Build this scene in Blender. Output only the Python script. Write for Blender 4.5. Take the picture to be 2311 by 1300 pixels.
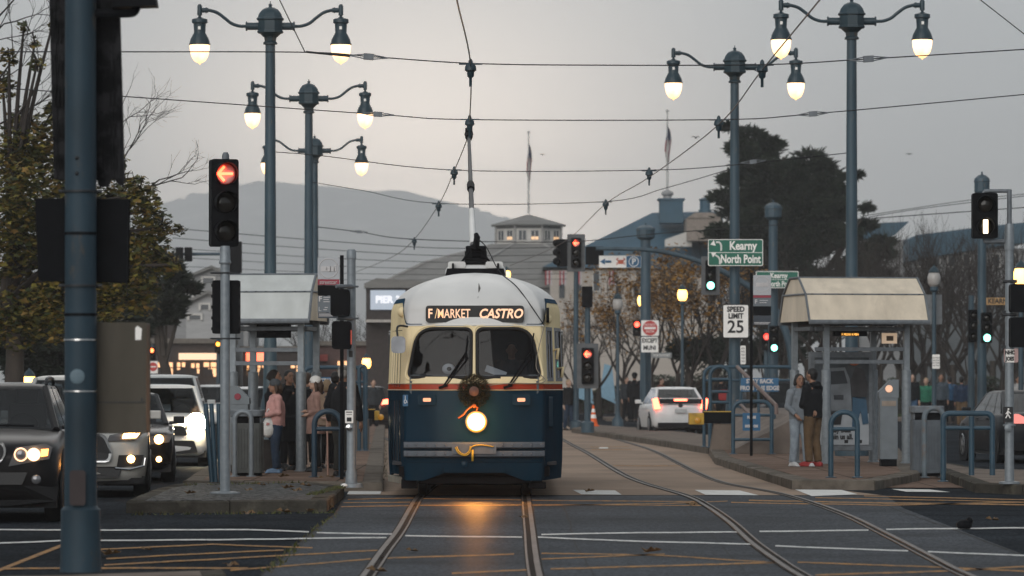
import bpy, math, random
from mathutils import Vector, Matrix, noise
PI = math.pi
R = math.radians
scene = bpy.context.scene
col = scene.collection
for _o in list(bpy.data.objects):
    bpy.data.objects.remove(_o)

# ------------------------------------------------------------------ camera
F, CX, HY, CH = 10000.0, 1155.5, 865.0, 1.6      # focal length in photo pixels, principal column, horizon row, eye height
cam_d = bpy.data.cameras.new('camera')
cam = bpy.data.objects.new('camera', cam_d)
col.objects.link(cam)
cam.location = (0, 0, CH)
cam.rotation_euler = (R(90), 0, 0)
cam_d.sensor_width = 36
cam_d.lens = 36 * F / 2311
cam_d.shift_y = (HY - 650) / 2311
cam_d.clip_end = 20000
cam_d.dof.use_dof = True
cam_d.dof.focus_distance = 62.0
cam_d.dof.aperture_fstop = 4.2
scene.camera = cam

# ------------------------------------------------------------------ sky
SUN_EL, SUN_AZ = 24.0, 200.0          # overcast: soft light from high behind the camera
w = bpy.data.worlds.new('World')
scene.world = w
w.use_nodes = True
nt = w.node_tree
nt.nodes.clear()
def wn(t, **k):
    n = nt.nodes.new(t)
    for a, b in k.items():
        setattr(n, a, b)
    return n
out = wn('ShaderNodeOutputWorld'); bg = wn('ShaderNodeBackground')
bg.inputs['Strength'].default_value = 0.1
sky = wn('ShaderNodeTexSky', sky_type='NISHITA', sun_disc=False)
sky.sun_elevation = R(SUN_EL); sky.sun_rotation = R(SUN_AZ)
hs = wn('ShaderNodeHueSaturation'); hs.inputs['Saturation'].default_value = 0.35; hs.inputs['Value'].default_value = 0.22
tc = wn('ShaderNodeTexCoord')
def gauss(direction, k):
    d = wn('ShaderNodeVectorMath', operation='DOT_PRODUCT')
    v = Vector(direction).normalized()
    d.inputs[1].default_value = v
    nt.links.new(tc.outputs['Generated'], d.inputs[0])
    m = wn('ShaderNodeMath', operation='MAXIMUM'); m.inputs[1].default_value = 0.0
    nt.links.new(d.outputs['Value'], m.inputs[0])
    p = wn('ShaderNodeMath', operation='POWER'); p.inputs[1].default_value = k
    nt.links.new(m.outputs[0], p.inputs[0])
    return p.outputs[0]
def cmix(blend, fac, a, b):
    n = wn('ShaderNodeMixRGB', blend_type=blend)
    for i, v in ((0, fac), (1, a), (2, b)):
        if isinstance(v, bpy.types.NodeSocket): nt.links.new(v, n.inputs[i])
        elif isinstance(v, tuple): n.inputs[i].default_value = v
        else: n.inputs[i].default_value = v
    return n.outputs[0]
nz = wn('ShaderNodeTexNoise'); nz.inputs['Scale'].default_value = 9; nz.inputs['Detail'].default_value = 4
mp = wn('ShaderNodeMapping'); mp.inputs['Scale'].default_value = (1, 1, 3)
nt.links.new(tc.outputs['Generated'], mp.inputs[0]); nt.links.new(mp.outputs[0], nz.inputs['Vector'])
OVER = cmix('MIX', nz.outputs['Fac'], (2.1, 2.4, 2.65, 1), (2.8, 3.05, 3.25, 1))
c1 = cmix('ADD', 1.0, OVER, hs.outputs[0])
glow = cmix('MIX', gauss((-0.022, 1, 0.004), 620), (0, 0, 0, 1), (66, 54, 43.5, 1))
wide = cmix('MIX', gauss((-0.030, 1, 0.66), 17), (0, 0, 0, 1), (12.5, 11.8, 10.9, 1))  # bright sky band added above the view to light the haze
glow = cmix('ADD', 1.0, glow, wide)
c2 = cmix('ADD', 1.0, c1, glow)
nt.links.new(sky.outputs[0], hs.inputs['Color'])
nt.links.new(c2, bg.inputs['Color'])
nt.links.new(bg.outputs[0], out.inputs[0])

sd = bpy.data.lights.new('sun', 'SUN')
sd.energy = 1.3; sd.angle = R(55); sd.color = (1, 0.97, 0.93)
so = bpy.data.objects.new('sun', sd)
col.objects.link(so)
_az = R(SUN_AZ); _el = R(SUN_EL)
_dir = Vector((math.sin(_az) * math.cos(_el), math.cos(_az) * math.cos(_el), math.sin(_el)))
so.rotation_euler = _dir.to_track_quat('Z', 'Y').to_euler()
so.location = (0, 0, 60)

vs = scene.view_settings
vs.view_transform = 'Standard'; vs.look = 'None'; vs.exposure = 0.2; vs.gamma = 1.0
cy = scene.cycles
cy.use_denoising = True
cy.sample_clamp_indirect = 4.0
cy.max_bounces = 8; cy.transparent_max_bounces = 12; cy.volume_bounces = 2
cy.caustics_reflective = False; cy.caustics_refractive = False

# ------------------------------------------------------------------ helpers
def P(px, py, d):
    return Vector(((px - CX) * d / F, d, CH - (py - HY) * d / F))
def G(px, py, z=0.0):
    return P(px, py, F * (CH - z) / (py - HY))
def A(px, d, z=0.0):
    return Vector(((px - CX) * d / F, d, z))
def ZY(py, d):
    return CH - (py - HY) * d / F

_mc = {}
def mat(name, c, rough=0.6, metal=0.0, var=0.18, scale=6.0, bump=0.0, bscale=40.0, spec=0.4, coat=0.0, emit=None, es=0.0,
        detail=4.0, stretch=None, dirt=None, dscale=1.5, dlow=0.5, dhigh=0.75):
    if name in _mc: return _mc[name]
    m = bpy.data.materials.new(name); m.use_nodes = True
    t = m.node_tree; b = t.nodes['Principled BSDF']; L = t.links.new
    b.inputs['Roughness'].default_value = rough; b.inputs['Metallic'].default_value = metal
    b.inputs['Specular IOR Level'].default_value = spec
    b.inputs['Coat Weight'].default_value = coat
    b.inputs['Coat Roughness'].default_value = 0.08
    b.inputs['Base Color'].default_value = (*c, 1)
    tcn = t.nodes.new('ShaderNodeTexCoord')
    src = tcn.outputs['Object']
    if stretch:
        mpn = t.nodes.new('ShaderNodeMapping'); mpn.inputs['Scale'].default_value = stretch
        L(src, mpn.inputs[0]); src = mpn.outputs[0]
    if var > 0:
        n = t.nodes.new('ShaderNodeTexNoise'); n.inputs['Scale'].default_value = scale; n.inputs['Detail'].default_value = detail
        L(src, n.inputs['Vector'])
        r = t.nodes.new('ShaderNodeValToRGB')
        r.color_ramp.elements[0].position = 0.3; r.color_ramp.elements[1].position = 0.7
        r.color_ramp.elements[0].color = (*[max(0, x * (1 - var)) for x in c], 1)
        r.color_ramp.elements[1].color = (*[min(1, x * (1 + var)) for x in c], 1)
        L(n.outputs['Fac'], r.inputs[0])
        o = r.outputs[0]
        if dirt:
            n2 = t.nodes.new('ShaderNodeTexNoise'); n2.inputs['Scale'].default_value = dscale; n2.inputs['Detail'].default_value = 8
            n2.inputs['Roughness'].default_value = 0.65
            L(src, n2.inputs['Vector'])
            r2 = t.nodes.new('ShaderNodeValToRGB')
            r2.color_ramp.elements[0].position = dlow; r2.color_ramp.elements[1].position = dhigh
            L(n2.outputs['Fac'], r2.inputs[0])
            mx = t.nodes.new('ShaderNodeMixRGB'); mx.inputs[2].default_value = (*dirt, 1)
            L(r2.outputs[0], mx.inputs[0]); L(o, mx.inputs[1]); o = mx.outputs[0]
        L(o, b.inputs['Base Color'])
    if bump > 0:
        n3 = t.nodes.new('ShaderNodeTexNoise'); n3.inputs['Scale'].default_value = bscale; n3.inputs['Detail'].default_value = 5
        L(src, n3.inputs['Vector'])
        bp = t.nodes.new('ShaderNodeBump'); bp.inputs['Strength'].default_value = bump; bp.inputs['Distance'].default_value = 0.02
        L(n3.outputs['Fac'], bp.inputs['Height']); L(bp.outputs[0], b.inputs['Normal'])
    if emit:
        b.inputs['Emission Color'].default_value = (*emit, 1); b.inputs['Emission Strength'].default_value = es
    _mc[name] = m
    return m

def flat_gloss(m, f, rough):
    """weathered paint: a fixed share of sheen instead of a mirror at grazing angles"""
    t = m.node_tree; b_ = t.nodes['Principled BSDF']; b_.inputs['Specular IOR Level'].default_value = 0.0; b_.inputs['Coat Weight'].default_value = 0.0
    o_ = next(n for n in t.nodes if n.type == 'OUTPUT_MATERIAL')
    g_ = t.nodes.new('ShaderNodeBsdfGlossy'); g_.inputs['Roughness'].default_value = rough
    if b_.inputs['Normal'].links: t.links.new(b_.inputs['Normal'].links[0].from_socket, g_.inputs['Normal'])
    x_ = t.nodes.new('ShaderNodeMixShader'); x_.inputs[0].default_value = f
    t.links.new(b_.outputs[0], x_.inputs[1]); t.links.new(g_.outputs[0], x_.inputs[2]); t.links.new(x_.outputs[0], o_.inputs['Surface'])
    return m

def lamp_mat(name, c, s):
    return mat(name, (0.6, 0.55, 0.5), 0.3, var=0, emit=c, es=s)

def glass_mat(name, tint, refl=1.0):
    if name in _mc: return _mc[name]
    m = bpy.data.materials.new(name); m.use_nodes = True
    t = m.node_tree; t.nodes.clear()
    o = t.nodes.new('ShaderNodeOutputMaterial'); mx = t.nodes.new('ShaderNodeMixShader')
    tr = t.nodes.new('ShaderNodeBsdfTransparent'); tr.inputs[0].default_value = (*tint, 1)
    gl = t.nodes.new('ShaderNodeBsdfGlossy'); gl.inputs['Roughness'].default_value = 0.03
    gl.inputs[0].default_value = (refl, refl, refl, 1)
    ge = t.nodes.new('ShaderNodeNewGeometry'); dp = t.nodes.new('ShaderNodeVectorMath'); dp.operation = 'DOT_PRODUCT'
    t.links.new(ge.outputs['Normal'], dp.inputs[0]); t.links.new(ge.outputs['Incoming'], dp.inputs[1])
    def mth(op, a, b_):
        n = t.nodes.new('ShaderNodeMath'); n.operation = op
        for i, q in enumerate((a, b_)):
            if isinstance(q, float): n.inputs[i].default_value = q
            elif q is not None: t.links.new(q, n.inputs[i])
        return n
    ab = mth('ABSOLUTE', dp.outputs['Value'], None); om = mth('SUBTRACT', 1.0, ab.outputs[0]); p5 = mth('POWER', om.outputs[0], 5.0)
    ml = mth('MULTIPLY', p5.outputs[0], 0.9); fr = mth('ADD', ml.outputs[0], 0.045)
    t.links.new(fr.outputs[0], mx.inputs[0]); t.links.new(tr.outputs[0], mx.inputs[1]); t.links.new(gl.outputs[0], mx.inputs[2])
    t.links.new(mx.outputs[0], o.inputs[0])
    _mc[name] = m
    return m

def leaf_mat(name, cols, rough=0.6):
    if name in _mc: return _mc[name]
    m = bpy.data.materials.new(name); m.use_nodes = True
    t = m.node_tree; b = t.nodes['Principled BSDF']
    g = t.nodes.new('ShaderNodeNewGeometry'); r = t.nodes.new('ShaderNodeValToRGB')
    el = r.color_ramp.elements
    while len(el) < len(cols): el.new(0.5)
    for i, c in enumerate(cols):
        el[i].position = i / (len(cols) - 1); el[i].color = (*c, 1)
    t.links.new(g.outputs['Random Per Island'], r.inputs[0]); t.links.new(r.outputs[0], b.inputs['Base Color'])
    b.inputs['Roughness'].default_value = rough; b.inputs['Specular IOR Level'].default_value = 0.25
    _mc[name] = m
    return m

class MB:
    def __init__(s): s.v = []; s.f = []; s.m = []; s.cur = 0
    def add(s, vs_, fs):
        o = len(s.v)
        s.v += [tuple(v) for v in vs_]
        for f in fs: s.f.append([i + o for i in f]); s.m.append(s.cur)
        return s
    def mi(s, i): s.cur = i; return s
    def box(s, x0, x1, y0, y1, z0, z1, mtx=None):
        v = [Vector((x, y, z)) for x in (x0, x1) for y in (y0, y1) for z in (z0, z1)]
        if mtx: v = [mtx @ p for p in v]
        return s.add(v, [(0, 1, 3, 2), (4, 6, 7, 5), (0, 4, 5, 1), (2, 3, 7, 6), (0, 2, 6, 4), (1, 5, 7, 3)])
    def cbox(s, c, sz, rz=0, rx=0, ry=0):
        m = Matrix.Translation(Vector(c)) @ Matrix.Rotation(rz, 4, 'Z') @ Matrix.Rotation(ry, 4, 'Y') @ Matrix.Rotation(rx, 4, 'X')
        a, b, c_ = [q / 2 for q in sz]
        return s.box(-a, a, -b, b, -c_, c_, m)
    def tube(s, pts, r, n=8, cap=True, flat=None):
        pts = [Vector(p) for p in pts]; k = len(pts)
        rs = r if isinstance(r, (list, tuple)) else [r] * k
        prev = None; vv = []; ff = []
        for i, p in enumerate(pts):
            t = (pts[min(i + 1, k - 1)] - pts[max(i - 1, 0)])
            if t.length < 1e-9: t = Vector((0, 0, 1))
            t.normalize()
            if prev is None:
                a = Vector((0, 0, 1)) if abs(t.z) < 0.9 else Vector((1, 0, 0))
                u = t.cross(a).normalized()
            else:
                u = (prev - t * prev.dot(t))
                u = u.normalized() if u.length > 1e-6 else t.orthogonal().normalized()
            prev = u; w_ = t.cross(u)
            for j in range(n):
                a = 2 * PI * j / n
                vv.append(p + (u * math.cos(a) + w_ * math.sin(a)) * rs[i])
        for i in range(k - 1):
            for j in range(n):
                ff.append((i * n + j, i * n + (j + 1) % n, (i + 1) * n + (j + 1) % n, (i + 1) * n + j))
        if cap: ff.append(list(range(n))[::-1]); ff.append([(k - 1) * n + j for j in range(n)])
        return s.add(vv, ff)
    def cyl(s, p0, p1, r0, r1=None, n=12): return s.tube([p0, p1], [r0, r0 if r1 is None else r1], n)
    def lathe(s, prof, c=(0, 0, 0), n=16, axis='z', cap=True):
        vv = []; ff = []; k = len(prof)
        for (r, h) in prof:
            for j in range(n):
                a = 2 * PI * (j + 0.5) / n
                if axis == 'z': q = (c[0] + r * math.cos(a), c[1] + r * math.sin(a), c[2] + h)
                elif axis == 'y': q = (c[0] + r * math.cos(a), c[1] + h, c[2] + r * math.sin(a))
                else: q = (c[0] + h, c[1] + r * math.cos(a), c[2] + r * math.sin(a))
                vv.append(q)
        for i in range(k - 1):
            for j in range(n):
                ff.append((i * n + j, i * n + (j + 1) % n, (i + 1) * n + (j + 1) % n, (i + 1) * n + j))
        if cap: ff.append(list(range(n))[::-1]); ff.append([(k - 1) * n + j for j in range(n)])
        return s.add(vv, ff)
    def ell(s, c, r, n=12, m=8):
        if not isinstance(r, (tuple, list)): r = (r, r, r)
        vv = []; ff = []
        for i in range(m + 1):
            th = PI * i / m
            for j in range(n):
                a = 2 * PI * j / n
                vv.append((c[0] + r[0] * math.sin(th) * math.cos(a), c[1] + r[1] * math.sin(th) * math.sin(a), c[2] + r[2] * math.cos(th)))
        for i in range(m):
            for j in range(n):
                ff.append((i * n + j, (i + 1) * n + j, (i + 1) * n + (j + 1) % n, i * n + (j + 1) % n))
        return s.add(vv, ff)
    def prism(s, poly, y0, y1):                       # polygon in x-z, thickness along y
        n = len(poly)
        v = [(x, y0, z) for x, z in poly] + [(x, y1, z) for x, z in poly]
        return s.add(v, [list(range(n)), list(range(n, 2 * n))[::-1]] + [(i, (i + 1) % n, n + (i + 1) % n, n + i) for i in range(n)])
    def slab(s, poly, z0, z1):                        # polygon in x-y, thickness along z
        n = len(poly)
        v = [(p[0], p[1], z0) for p in poly] + [(p[0], p[1], z1) for p in poly]
        return s.add(v, [list(range(n))[::-1], list(range(n, 2 * n))] + [(i, (i + 1) % n, n + (i + 1) % n, n + i) for i in range(n)])
    def prismx(s, poly, x0, x1):                      # polygon in y-z, thickness along x
        n = len(poly)
        v = [(x0, y, z) for y, z in poly] + [(x1, y, z) for y, z in poly]
        return s.add(v, [list(range(n)), list(range(n, 2 * n))[::-1]] + [(i, (i + 1) % n, n + (i + 1) % n, n + i) for i in range(n)])
    def ringloft(s, rings, cap0=True, cap1=True):
        k = len(rings); n = len(rings[0]); vv = [q for r_ in rings for q in r_]; ff = []
        for i in range(k - 1):
            for j in range(n):
                ff.append((i * n + j, i * n + (j + 1) % n, (i + 1) * n + (j + 1) % n, (i + 1) * n + j))
        if cap0: ff.append(list(range(n))[::-1])
        if cap1: ff.append([(k - 1) * n + j for j in range(n)])
        return s.add(vv, ff)
    def build(s, name, m, parent=None, smooth=None, bevel=0, loc=None):
        me = bpy.data.meshes.new(name)
        me.from_pydata(s.v, [], s.f)
        ms = m if isinstance(m, (list, tuple)) else [m]
        for q in ms: me.materials.append(q)
        if len(ms) > 1: me.polygons.foreach_set('material_index', s.m)
        me.validate(); me.update()
        if smooth is not None:
            me.polygons.foreach_set('use_smooth', [True] * len(me.polygons))
            if smooth < 180: me.set_sharp_from_angle(angle=R(smooth))
        o = bpy.data.objects.new(name, me); col.objects.link(o)
        if parent: o.parent = parent
        if loc: o.location = loc
        if bevel:
            bm_ = o.modifiers.new('bevel', 'BEVEL'); bm_.width = bevel; bm_.segments = 2; bm_.limit_method = 'ANGLE'
        return o

def tag(o, label=None, cat=None, group=None, kind=None):
    if label: o['label'] = label
    if cat: o['category'] = cat
    if group: o['group'] = group
    if kind: o['kind'] = kind
    return o
def thing(name, label, cat, loc=(0, 0, 0), rz=0, group=None):
    o = bpy.data.objects.new(name, None); col.objects.link(o)
    o.empty_display_size = 0.2
    o.location = loc; o.rotation_euler = (0, 0, rz)
    return tag(o, label, cat, group)
def kids(o): return [c for c in bpy.data.objects if c.parent == o]
def copy_tree(o, parent=None):
    c = o.copy(); col.objects.link(c)
    if parent: c.parent = parent
    for ch in kids(o): copy_tree(ch, c)
    return c
def place(o, loc, rz=0, label=None, group=None):
    o.location = loc; o.rotation_euler = (0, 0, rz)
    if label: o['label'] = label
    if group: o['group'] = group
    return o

_dg = None
def text(body, size, m, parent, loc, name='lettering', align='CENTER', ext=0.003, shear=0.0, sx=1.0, bold=0.0, rz=0.0):
    cu = bpy.data.curves.new(name, 'FONT'); cu.body = body; cu.size = size; cu.align_x = align; cu.align_y = 'CENTER'
    cu.extrude = ext; cu.shear = shear; cu.offset = bold; cu.resolution_u = 3
    to = bpy.data.objects.new('t', cu); col.objects.link(to)
    me = bpy.data.meshes.new_from_object(to.evaluated_get(bpy.context.evaluated_depsgraph_get()))
    bpy.data.objects.remove(to); bpy.data.curves.remove(cu)
    for v in me.vertices:
        x, y, z = v.co
        v.co = (x * sx, -z, y)
    me.materials.clear(); me.materials.append(m)
    o = bpy.data.objects.new(name, me); col.objects.link(o)
    o.parent = parent; o.location = loc; o.rotation_euler = (0, 0, rz)
    return o

def rpoly(pts, r, n=4):
    """round the corners of a polygon"""
    o = []; k = len(pts)
    rr = r if isinstance(r, (list, tuple)) else [r] * k
    for i in range(k):
        p = Vector(pts[i]); a = Vector(pts[i - 1]) - p; b = Vector(pts[(i + 1) % k]) - p
        q = min(rr[i], a.length * 0.49, b.length * 0.49)
        p0 = p + a.normalized() * q; p1 = p + b.normalized() * q
        for j in range(n + 1):
            t = j / n
            o.append(tuple(p0 * (1 - t) ** 2 + p * 2 * t * (1 - t) + p1 * t * t))
    return o
def rrect(x0, x1, z0, z1, r, n=3): return rpoly([(x0, z0), (x1, z0), (x1, z1), (x0, z1)], r, n)
def bez(pts, n=8):
    """Catmull-Rom through pts"""
    pts = [Vector(p) for p in pts]; o = []
    for i in range(len(pts) - 1):
        p0 = pts[max(i - 1, 0)]; p1 = pts[i]; p2 = pts[i + 1]; p3 = pts[min(i + 2, len(pts) - 1)]
        for j in range(n):
            t = j / n
            o.append(0.5 * ((2 * p1) + (p2 - p0) * t + (2 * p0 - 5 * p1 + 4 * p2 - p3) * t * t + (3 * p1 - p0 - 3 * p2 + p3) * t ** 3))
    o.append(pts[-1])
    return o

# ------------------------------------------------------------------ common materials
BLUEPOLE = mat('blue grey pole paint', (0.037, 0.066, 0.087), 0.5, var=0.3, scale=3, dirt=(0.12, 0.105, 0.09), dlow=0.60, dhigh=0.68, dscale=6, stretch=(1, 1, 0.3))
RAILBLUE = mat('blue railing paint', (0.026, 0.062, 0.092), 0.45, var=0.2, dirt=(0.12, 0.1, 0.08), dlow=0.62, dhigh=0.72, dscale=6)
LAMPBLUE = mat('dark lamp paint', (0.018, 0.038, 0.050), 0.42, var=0.2, scale=4)
GALV = mat('galvanised steel', (0.22, 0.245, 0.265), 0.5, metal=0.3, var=0.13, scale=14)
GALVD = mat('dull grey steel', (0.14, 0.155, 0.17), 0.55, metal=0.2, var=0.2, scale=12)
BLACK = mat('black housing', (0.006, 0.0065, 0.008), 0.6, var=0.2, spec=0.06)
DARKMETAL = mat('dark metal', (0.03, 0.032, 0.035), 0.5, metal=0.4, var=0.2)
RUBBER = mat('black rubber', (0.012, 0.012, 0.013), 0.75, var=0.2, scale=20)
CHROME = mat('bright metal', (0.6, 0.6, 0.6), 0.18, metal=1.0, var=0.05)
WHITE = mat('white sign face', (0.88, 0.85, 0.81), 0.5, var=0.05)
INK = mat('black ink', (0.015, 0.015, 0.017), 0.6, var=0)
SIGNGREEN = mat('green sign sheeting', (0.012, 0.13, 0.085), 0.45, var=0.12)
SIGNRED = mat('red sign sheeting', (0.5, 0.05, 0.045), 0.45, var=0.1)
SIGNBLUE = mat('blue sign sheeting', (0.025, 0.11, 0.22), 0.45, var=0.1)
GLASSDARK = glass_mat('dark glass', (0.10, 0.11, 0.12))
REDLIT = lamp_mat('red lamp lit', (1, 0.06, 0.02), 9)
REDLENS = lamp_mat('red lens glow', (1, 0.02, 0.006), 0.14)
GREENLIT = lamp_mat('green lamp lit', (0.25, 1.0, 0.75), 5)
DEADLENS = mat('unlit lens', (0.02, 0.017, 0.014), 0.15, var=0.1)
AMBER = lamp_mat('amber lamp lit', (1, 0.36, 0.03), 4)
CONC = mat('island concrete', (0.19, 0.155, 0.13), 0.85, var=0.2, scale=2.5, bump=0.3, bscale=60, spec=0.03, dirt=(0.07, 0.06, 0.05), dscale=1.2)
KERB = mat('kerb granite', (0.14, 0.12, 0.10), 0.8, var=0.25, scale=4, bump=0.4, bscale=30, spec=0.03, dirt=(0.05, 0.045, 0.035), dscale=2.5)

KERBD = mat('dark weathered kerb', (0.055, 0.050, 0.042), 0.85, var=0.35, scale=4, bump=0.5, bscale=30, spec=0.03, dirt=(0.13, 0.12, 0.095), dscale=2.5, dlow=.5, dhigh=.7)

# ================================================================== SETTING: ground, tracks, islands, hill
rnd = random.Random(7)

def asphalt(name, c, gl=0.02, rough=0.5):
    m = mat(name, c, 0.9, var=0.5, scale=0.6, detail=10, bump=0.55, bscale=26, spec=0.0,
            dirt=tuple(x * 0.42 for x in c), dscale=0.3, dlow=0.45, dhigh=0.66)
    t = m.node_tree; b_ = t.nodes['Principled BSDF']; o_ = next(n for n in t.nodes if n.type == 'OUTPUT_MATERIAL')
    # coarse aggregate: bright and dark stones
    tcn = t.nodes.new('ShaderNodeTexCoord'); vo = t.nodes.new('ShaderNodeTexVoronoi'); vo.inputs['Scale'].default_value = 42
    mpn = t.nodes.new('ShaderNodeMapping'); mpn.inputs['Scale'].default_value = (1, .28, 1)
    t.links.new(tcn.outputs['Object'], mpn.inputs[0]); t.links.new(mpn.outputs[0], vo.inputs['Vector'])
    bw = t.nodes.new('ShaderNodeValToRGB'); bw.color_ramp.elements[0].color = (.35, .35, .36, 1); bw.color_ramp.elements[1].color = (1.9, 1.85, 1.8, 1)
    t.links.new(vo.outputs['Color'], bw.inputs[0])
    mu = t.nodes.new('ShaderNodeMixRGB'); mu.blend_type = 'MULTIPLY'; mu.inputs[0].default_value = .8
    lk = b_.inputs['Base Color'].links[0].from_socket
    t.links.new(lk, mu.inputs[1]); t.links.new(bw.outputs[0], mu.inputs[2]); t.links.new(mu.outputs[0], b_.inputs['Base Color'])
    gs = t.nodes.new('ShaderNodeBsdfGlossy'); gs.inputs['Roughness'].default_value = rough
    t.links.new(b_.inputs['Normal'].links[0].from_socket, gs.inputs['Normal'])
    mx = t.nodes.new('ShaderNodeMixShader'); mx.inputs[0].default_value = gl
    t.links.new(b_.outputs[0], mx.inputs[1]); t.links.new(gs.outputs[0], mx.inputs[2]); t.links.new(mx.outputs[0], o_.inputs['Surface'])
    return m
ASPH = asphalt('worn asphalt', (0.024, 0.028, 0.034))
ASPHD = asphalt('dark patched asphalt', (0.020, 0.025, 0.031), 0.012)
TRACKBED = asphalt('track lane asphalt', (0.042, 0.050, 0.061), 0.05, 0.34)
TRACKCON = mat('track lane concrete', (0.33, 0.245, 0.185), 0.75, var=0.22, scale=0.8, detail=8, bump=0.3, bscale=20, spec=0.02,
               dirt=(0.16, 0.125, 0.10), dscale=0.4, dlow=0.45, dhigh=0.7)
def worn(name, c, base, lo=0.46, hi=0.60, sc=7.0):
    return mat(name, c, 0.6, var=0.15, scale=3, spec=0.03, dirt=base, dscale=sc, dlow=lo, dhigh=hi)
LINEW = worn('worn white road paint', (0.62, 0.62, 0.60), (0.14, 0.14, 0.145), 0.5, 0.66, 9)
LINEO = worn('worn yellow road paint', (0.40, 0.20, 0.055), (0.075, 0.065, 0.06), 0.44, 0.62, 9)
BARW = worn('crosswalk paint', (0.66, 0.65, 0.62), (0.30, 0.29, 0.28), 0.55, 0.75, 4)

g = MB()
g.add([(-3000, -60, 0), (3000, -60, 0), (3000, 9000, 0), (-3000, 9000, 0)], [(0, 1, 2, 3)])
tag(g.build('ground', ASPHD), kind='structure')

def sheet(name, pxs, z, m, kind='structure'):
    b = MB(); pts = [G(x, y) for x, y in pxs]
    b.add([(p.x, p.y, z) for p in pts], [list(range(len(pts)))])
    return tag(b.build(name, m), kind=kind)
sheet('track_lane', [(150, 1700), (590, 1300), (755, 1160), (782, 1119), (2000, 1119), (2040, 1148), (2311, 1253), (2900, 1700)], 0.004, TRACKBED)
sheet('track_lane', [(784, 1118), (862, 1088), (866, 980), (880, 935), (1240, 935), (1290, 968), (1460, 990), (1600, 1018), (1700, 1060), (1800, 1095), (1990, 1118)], 0.004, TRACKCON)

def strip_px(b, pts, wpx, z):
    L = []
    for i, (x, y) in enumerate(pts):
        L.append((x, y))
    v = []
    for x, y in L:
        a = G(x, y - wpx / 2); c = G(x, y + wpx / 2)
        v += [(a.x, a.y, z), (c.x, c.y, z)]
    b.add(v, [(2 * i, 2 * i + 1, 2 * i + 3, 2 * i + 2) for i in range(len(L) - 1)])
def dense(pts, step=60):
    o = []
    for (x0, y0), (x1, y1) in zip(pts, pts[1:]):
        n = max(1, int(abs(x1 - x0) / step))
        for j in range(n):
            t = j / n; o.append((x0 + (x1 - x0) * t, y0 + (y1 - y0) * t + rnd.uniform(-.5, .5)))
    o.append(pts[-1]); return o
b = MB()
for pts in ([(-40, 1197), (250, 1198), (560, 1197), (697, 1202)], [(-40, 1229), (140, 1222), (560, 1219), (690, 1217), (872, 1215)],
            [(715, 1204), (888, 1207)], [(915, 1211), (1178, 1214)], [(1222, 1208), (1450, 1204), (1668, 1202)],
            [(1214, 1214), (1400, 1222), (1702, 1230)], [(1714, 1201), (1960, 1198)], [(2000, 1196), (2400, 1192)],
            [(1750, 1234), (2050, 1245)], [(2094, 1247), (2400, 1259)]):
    strip_px(b, dense(pts), 2.9, 0.0085)
for pts in ([(870, 962), (858, 951)],):
    pass
tag(b.build('road_marking', LINEW), kind='structure')
b = MB()
for pts, wd in (([(222, 1241), (480, 1230), (705, 1238)], 3), ([(240, 1262), (480, 1250), (640, 1243)], 3.2), ([(235, 1277), (480, 1264), (610, 1257), (860, 1243)], 3.4),
            ([(520, 1289), (850, 1262), (1160, 1252)], 3.6), ([(-20, 1296), (60, 1264), (140, 1232)], 8), ([(-30, 1286), (140, 1284), (560, 1284)], 4),
            ([(1222, 1250), (1470, 1254), (1765, 1272)], 3), ([(1222, 1263), (1500, 1252)], 3), ([(1243, 1286), (1500, 1279), (1762, 1271)], 4),
            ([(1800, 1271), (2150, 1283), (2400, 1296)], 3.4), ([(1840, 1300), (2140, 1290), (2400, 1276)], 4), ([(1020, 1296), (1190, 1288)], 4),
            ([(785, 1128), (940, 1125)], 2), ([(775, 1136), (940, 1134)], 2.2), ([(770, 1145), (950, 1142), (1240, 1140), (1585, 1142)], 2.2),
            ([(950, 1126), (1200, 1130), (1590, 1133)], 2), ([(1200, 1142), (1500, 1138), (1642, 1132)], 2), ([(1690, 1130), (2000, 1136), (2400, 1142)], 3.2),
            ([(1950, 1120), (2400, 1131)], 2.4), ([(1840, 1124), (2311, 1134)], 2.2), ([(1650, 1135), (2000, 1141), (2400, 1133)], 2.6),
            ([(1335, 1015), (1425, 1015)], 2), ([(1385, 1052), (1540, 1052)], 2), ([(1332, 1009), (1420, 1008)], 1.5)):
    strip_px(b, dense(pts), wd * .85, 0.0075 if wd != 8 else 0.0065)
tag(b.build('road_hatching', LINEO), kind='structure')
b = MB()
for q in ([(790, 1106), (862, 1106), (858, 1117), (783, 1117)], [(1293, 1107), (1388, 1108), (1403, 1118), (1312, 1117)],
          [(1568, 1107), (1668, 1108), (1712, 1119), (1592, 1118)], [(1794, 1106), (1900, 1107), (1936, 1117), (1832, 1121)],
          [(2012, 1105), (2098, 1106), (2145, 1112), (2045, 1111)], [(1352, 1010), (1372, 1010), (1372, 1013), (1352, 1013)]):
    pts = [G(x, y) for x, y in q]
    b.add([(p.x, p.y, 0.0095) for p in pts], [(0, 1, 2, 3)])
tag(b.build('crosswalk_marking', BARW), kind='structure')
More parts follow.
